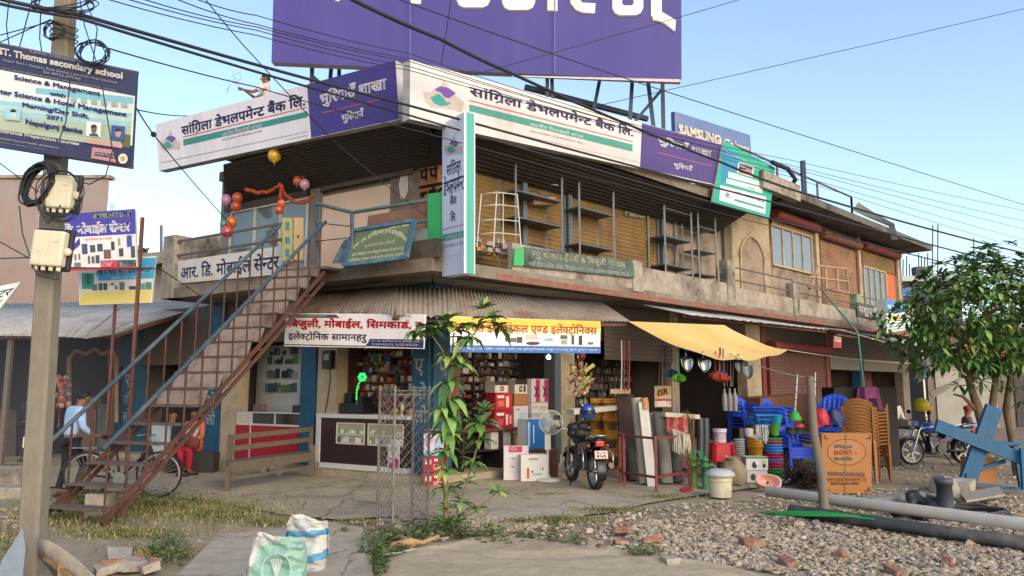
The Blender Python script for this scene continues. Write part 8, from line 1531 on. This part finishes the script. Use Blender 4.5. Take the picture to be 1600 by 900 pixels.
for (x, y, n, L, dr) in [(709, 516, 11, .34, .55), (700, 500, 9, .26, .2), (672, 515, 10, .3, .6), (655, 520, 8, .26, .7), (688, 508, 8, .26, .4), (740, 512, 9, .3, .6), (762, 498, 10, .3, .4), (778, 512, 8, .28, .7), (757, 482, 9, .2, .0), (730, 530, 8, .3, .8), (706, 560, 8, .32, .9), (716, 570, 7, .3, 1.0), (704, 598, 8, .33, .9), (703, 625, 7, .34, 1.1), (701, 652, 8, .34, 1.0), (700, 680, 8, .33, .9), (696, 705, 7, .3, .8), (697, 735, 7, .28, .7), (698, 765, 6, .26, .6), (700, 795, 7, .22, .5), (752, 662, 11, .3, .5), (748, 690, 8, .28, .7), (738, 722, 7, .26, .7), (728, 755, 6, .24, .6), (722, 785, 6, .22, .5), (776, 768, 7, .22, .4), (745, 796, 6, .2, .5), (712, 815, 8, .2, .3), (692, 818, 8, .2, .3), (758, 640, 8, .2, .1), (690, 640, 5, .28, .9), (715, 660, 5, .3, 1.0)]:
    whorl(b, rn, at(x, y, Yt + rn.uniform(-.12, .1)), (rn.uniform(-.3, .3), rn.uniform(-.5, .1), 1), int(n * 1.5), L * 1.0, .33, dr)
b.ob('foliage', M_leaf, t)
# bushy tree at the right
g1 = gd(1548, 742); Yr_ = g1.y; t = thing('bushy_tree', 'bushy low tree with glossy whorled leaves spreading over the right edge', 'tree', g1); rn = random.Random(5)
def lp(x, y, dy=0): return at(x, y, Yr_ + dy)
b = MB(); b.tube([lp(1546, 748), lp(1542, 700), lp(1535, 660), lp(1525, 628), lp(1512, 590), lp(1500, 550)], [.13, .12, .1, .085, .06, .04], 10); b.tube([lp(1540, 690), lp(1550, 640), lp(1556, 590), lp(1560, 530)], [.09, .075, .06, .03], 8); b.tube([lp(1590, 745, .2), lp(1582, 690, .2), lp(1572, 640, .1), lp(1580, 580), lp(1600, 520)], [.08, .075, .07, .05, .03], 8); b.tube([lp(1525, 640), lp(1505, 620), lp(1490, 616)], [.05, .03, .02], 7); b.ob('trunk', M_bark, t)
b = MB()
for k in range(16): a = rn.uniform(-2.6, .2); c = lp(1525 + rn.uniform(-20, 50), rn.uniform(520, 600)); q = V((cos(a), rn.uniform(-.8, .8), -sin(a) * .8)) * rn.uniform(.7, 1.4); b.tube([c, c + q * .5 + Z3 * .1, c + q], [.035, .022, .01], 6)
b.ob('limb', M_bark, t); b = MB()
cc = lp(1545, 505); n = 0
while n < 900:
    d = V((rn.gauss(0, 1), rn.gauss(0, 1), rn.gauss(0, 1))).normalized(); r = rn.uniform(.25, 1) ** .45; lump = 1 + .13 * sin(d.x * 5 + 1) * cos(d.z * 6) + .1 * sin(d.y * 7 + d.z * 4)
    p = cc + V((d.x * 1.95, d.y * 1.6, d.z * 1.5)) * r * lump
    if p.z < cc.z - .95 and rn.random() < .85: continue
    if (p.x - cc.x) < -1.2 and p.z > cc.z + .75: continue
    n += 1; whorl(b, rn, p, d + V((0, 0, .6)), rn.choice([6, 7, 8, 9]), rn.uniform(.17, .27), .33, .22)
b.ob('crown', M_leaf, t)
# things hung on and lying behind the tree
for q, c, lb in [([(1432, 562), (1446, 560), (1448, 590), (1436, 598)], '8fa0a8', 'torn pale poster hanging on the wall end behind the bushy tree'), ([(1452, 612), (1498, 592), (1500, 598), (1458, 622)], 'a09c90', 'grey ladder-like grille slanting under the tree crown')]:
    A = [at(x, y, 18) for x, y in q]; b = MB(); b.slab(*A, .03); tag(b.ob('hanging_sheet', pm(c)), lb, 'sheet')
# right background: shops beyond the building end, unfinished house with bars, tree belt
t = thing('far_shop_row', 'low row of dim shops across the side road, behind the bushy tree', 'building', (24, 34, 0)); b = MB(); b.box((27, 36, 2.1), (18, 5, 4.2)); b.ob('wall', mat('far_wall', '6f665d', .9, .15, 1, stain='5f564e', ss=.5, sa=.5), t); b = MB(); b.box((27, 35.8, 4.3), (18.6, 5.8, .2)); b.ob('roof', M_mossy, t)
for k in range(5):
    x = 19.6 + k * 3.4; b = MB(); b.box((x, 33.46, 1.35), (2.6, .06, 2.5)); b.ob('shutter', mat(['far_white', 'far_dark', 'far_red', 'far_dark2', 'far_white2'][k], ['8f8b82', '3a3836', '7a342c', '40404a', '9a9a96'][k], .7, .15, 2), t)
for k, (x, c, lb) in enumerate([(20.5, '9c3a30', 'faded red shop board on the far shop row'), (24.4, '9a9a90', 'pale shop board on the far shop row'), (28.2, '3a5a8a', 'blue shop board on the far shop row')]): b = MB(); b.box((x, 33.35, 3.3), (2.6, .1, .7)); tag(b.ob('far_board', pm(c)), lb, 'signboard')
t = thing('unfinished_house', 'unfinished concrete house with bare steel bars and a dark floor slab, beyond the building end', 'building', (20, 42, 0)); q0, q1 = at(1402, 440, 42), at(1500, 440, 42); b = MB(); b.box(((q0.x + q1.x) / 2, 46, q0.z / 2), (q1.x - q0.x, 8, q0.z)); b.ob('wall', mat('dark_house', '45454c', .9, .2, 1), t)
b = MB(); b.box(((q0.x + q1.x) / 2, 46, q0.z + .15), (q1.x - q0.x + .4, 8.4, .3)); b.ob('floor_slab', mat('pale_slab_edge', 'a8a8a8', .9, .1, 2), t)
b = MB(); b.box((at(1412, 450, 41.9).x, 41.95, at(1412, 456, 41.9).z), (.9, .1, .5)); b.ob('window', pm('3a5f9a'), t)
b = MB(); b.box((at(1440, 436, 42.3).x, 42.6, q0.z + .5), (.5, .5, .8)); b.ob('column_stub', mat('dark_house', '45454c'), t)
for x, y in [(1411, 405), (1416, 400), (1421, 412), (1436, 396), (1440, 400), (1444, 402), (1449, 396), (1457, 352), (1465, 350), (1522, 372)]: b = MB(); b.tube([at(x, 440, 42.5), at(x + rn.uniform(-1, 1), y, 42.5)], .035, 4); b.ob('steel_bar', M_pole, t)
def far_tree(x, y, r, h, label, seed):
    rn = random.Random(seed); t = thing('far_tree', label, 'tree', (x, y, 0), group='trees beyond the houses'); b = MB(); b.tube([(x, y, 0), (x + .1, y, h * .5), (x, y, h * .8)], [.25, .18, .08], 7); b.ob('trunk', M_bark, t); b = MB()
    for k in range(1500):
        d = V((rn.gauss(0, 1), rn.gauss(0, 1), rn.gauss(0, .8))); d = d / max(1, d.length); p = V((x, y, h * .68)) + V((d.x * r, d.y * r, d.z * h * .36)) * (1 + .2 * sin(d.x * 7 + seed) * cos(d.z * 6)); s = rn.uniform(.12, .3); a = V((rn.gauss(0, 1), rn.gauss(0, 1), rn.gauss(0, 1))).normalized() * s; e = a.cross(V((.2, .9, .4))).normalized() * s * .5; b.add([p - a, p + e, p + a, p - e], [(0, 1, 2, 3)])
    b.ob('crown', mat('far_leaf', '4a5f38', .7, .2, 2, isl=['4a5f38', '3c4f2f', '56683f', '445735']), t)
for i, (x, y, r, h) in enumerate([(38, 60, 5, 9), (47, 66, 6, 10), (30, 64, 4.5, 8), (56, 70, 6, 9), (64, 80, 7, 11), (-30, 48, 4, 9), (-24, 52, 3, 8), (-38, 46, 4, 9), (-17.5, 36, 1.5, 7.5), (-19.5, 38, 1.6, 7.4)]):
    far_tree(x, y, r, h, ('leafy tree standing far off beyond the shops at the right' if x > 0 else 'leafy tree behind the houses at the left'), i)
for x, y0, y1, lb in [(221, 420, 356, 'thin grey pole standing behind the low house, left one'), (252, 420, 352, 'thin grey pole standing behind the low house, right one')]: b = MB(); b.tube([at(x, y0, 27), at(x, y1, 27)], .05, 6); tag(b.ob('far_pole', M_steel), lb, 'pole')
# railings and odds on the right roof
t = thing('roof_rail', 'thin iron pipe rail standing on the right roof edge', 'railing', PR(14, .6, 7.85)); b = MB()
P_ = [PR(s, .6, 7.85) for s in (10.9, 13.6, 16.6, 19.6)]
for p in P_: b.bar(p, p + Z3 * 1.0, .06)
for a, c in zip(P_, P_[1:]): b.bar(a + Z3 * 1.0, c + Z3 * 1.0, .05)
b.bar(P_[3], P_[3] + V((0, 0, 1)), .06); b.ob('rail', M_rail, t)
b = MB(); b.bar(PR(15.3, .7, 7.85), PR(15.3, .7, 9.3), .14); tag(b.ob('stub_post', mat('dark_blue_post', '2a3244', .6)), 'dark upright stub post on the right roof edge', 'post')
b = MB(); A = [PR(18.6, 1.0, 8.1), PR(19.8, 1.1, 8.0), PR(21.4, 1.26, 7.9), PR(21.6, 1.28, 7.4)]; vs = []
for i, p in enumerate(A): vs += [p, p + V((.1, -.25, .25 - .1 * i))]
b.add(vs, [(2 * i, 2 * i + 1, 2 * i + 3, 2 * i + 2) for i in range(3)], 0, True); tag(b.ob('plastic_scrap', mat('pale_plastic', 'a9aeb0', .4, .1, 6)), 'pale plastic sheet caught on the right roof edge', 'plastic')
b = MB(); b.box(PR(11.0, .2, 8.05), (.9, .5, .3)); tag(b.ob('roof_box', mat('pale_slab_edge', 'a8a8a8')), 'pale box on the roof just right of the slate blue board', 'box')
# smoke drifting by the dim shed
sm = bpy.data.materials.new('smoke'); sm.use_nodes = True; nt = sm.node_tree; nt.nodes.remove(nt.nodes['Principled BSDF']); pv = nt.nodes.new('ShaderNodeVolumePrincipled'); pv.inputs['Color'].default_value = (.75, .85, 1, 1); pv.inputs['Density'].default_value = .012; nt.links.new(pv.outputs[0], nt.nodes['Material Output'].inputs['Volume'])
b = MB(); b.box((-12.2, 16.4, 1.6), (8.5, 4.5, 3.0)); o = b.ob('smoke', sm); tag(o, 'thin bluish smoke hanging before the dim shed at the left', 'smoke', kind='stuff')
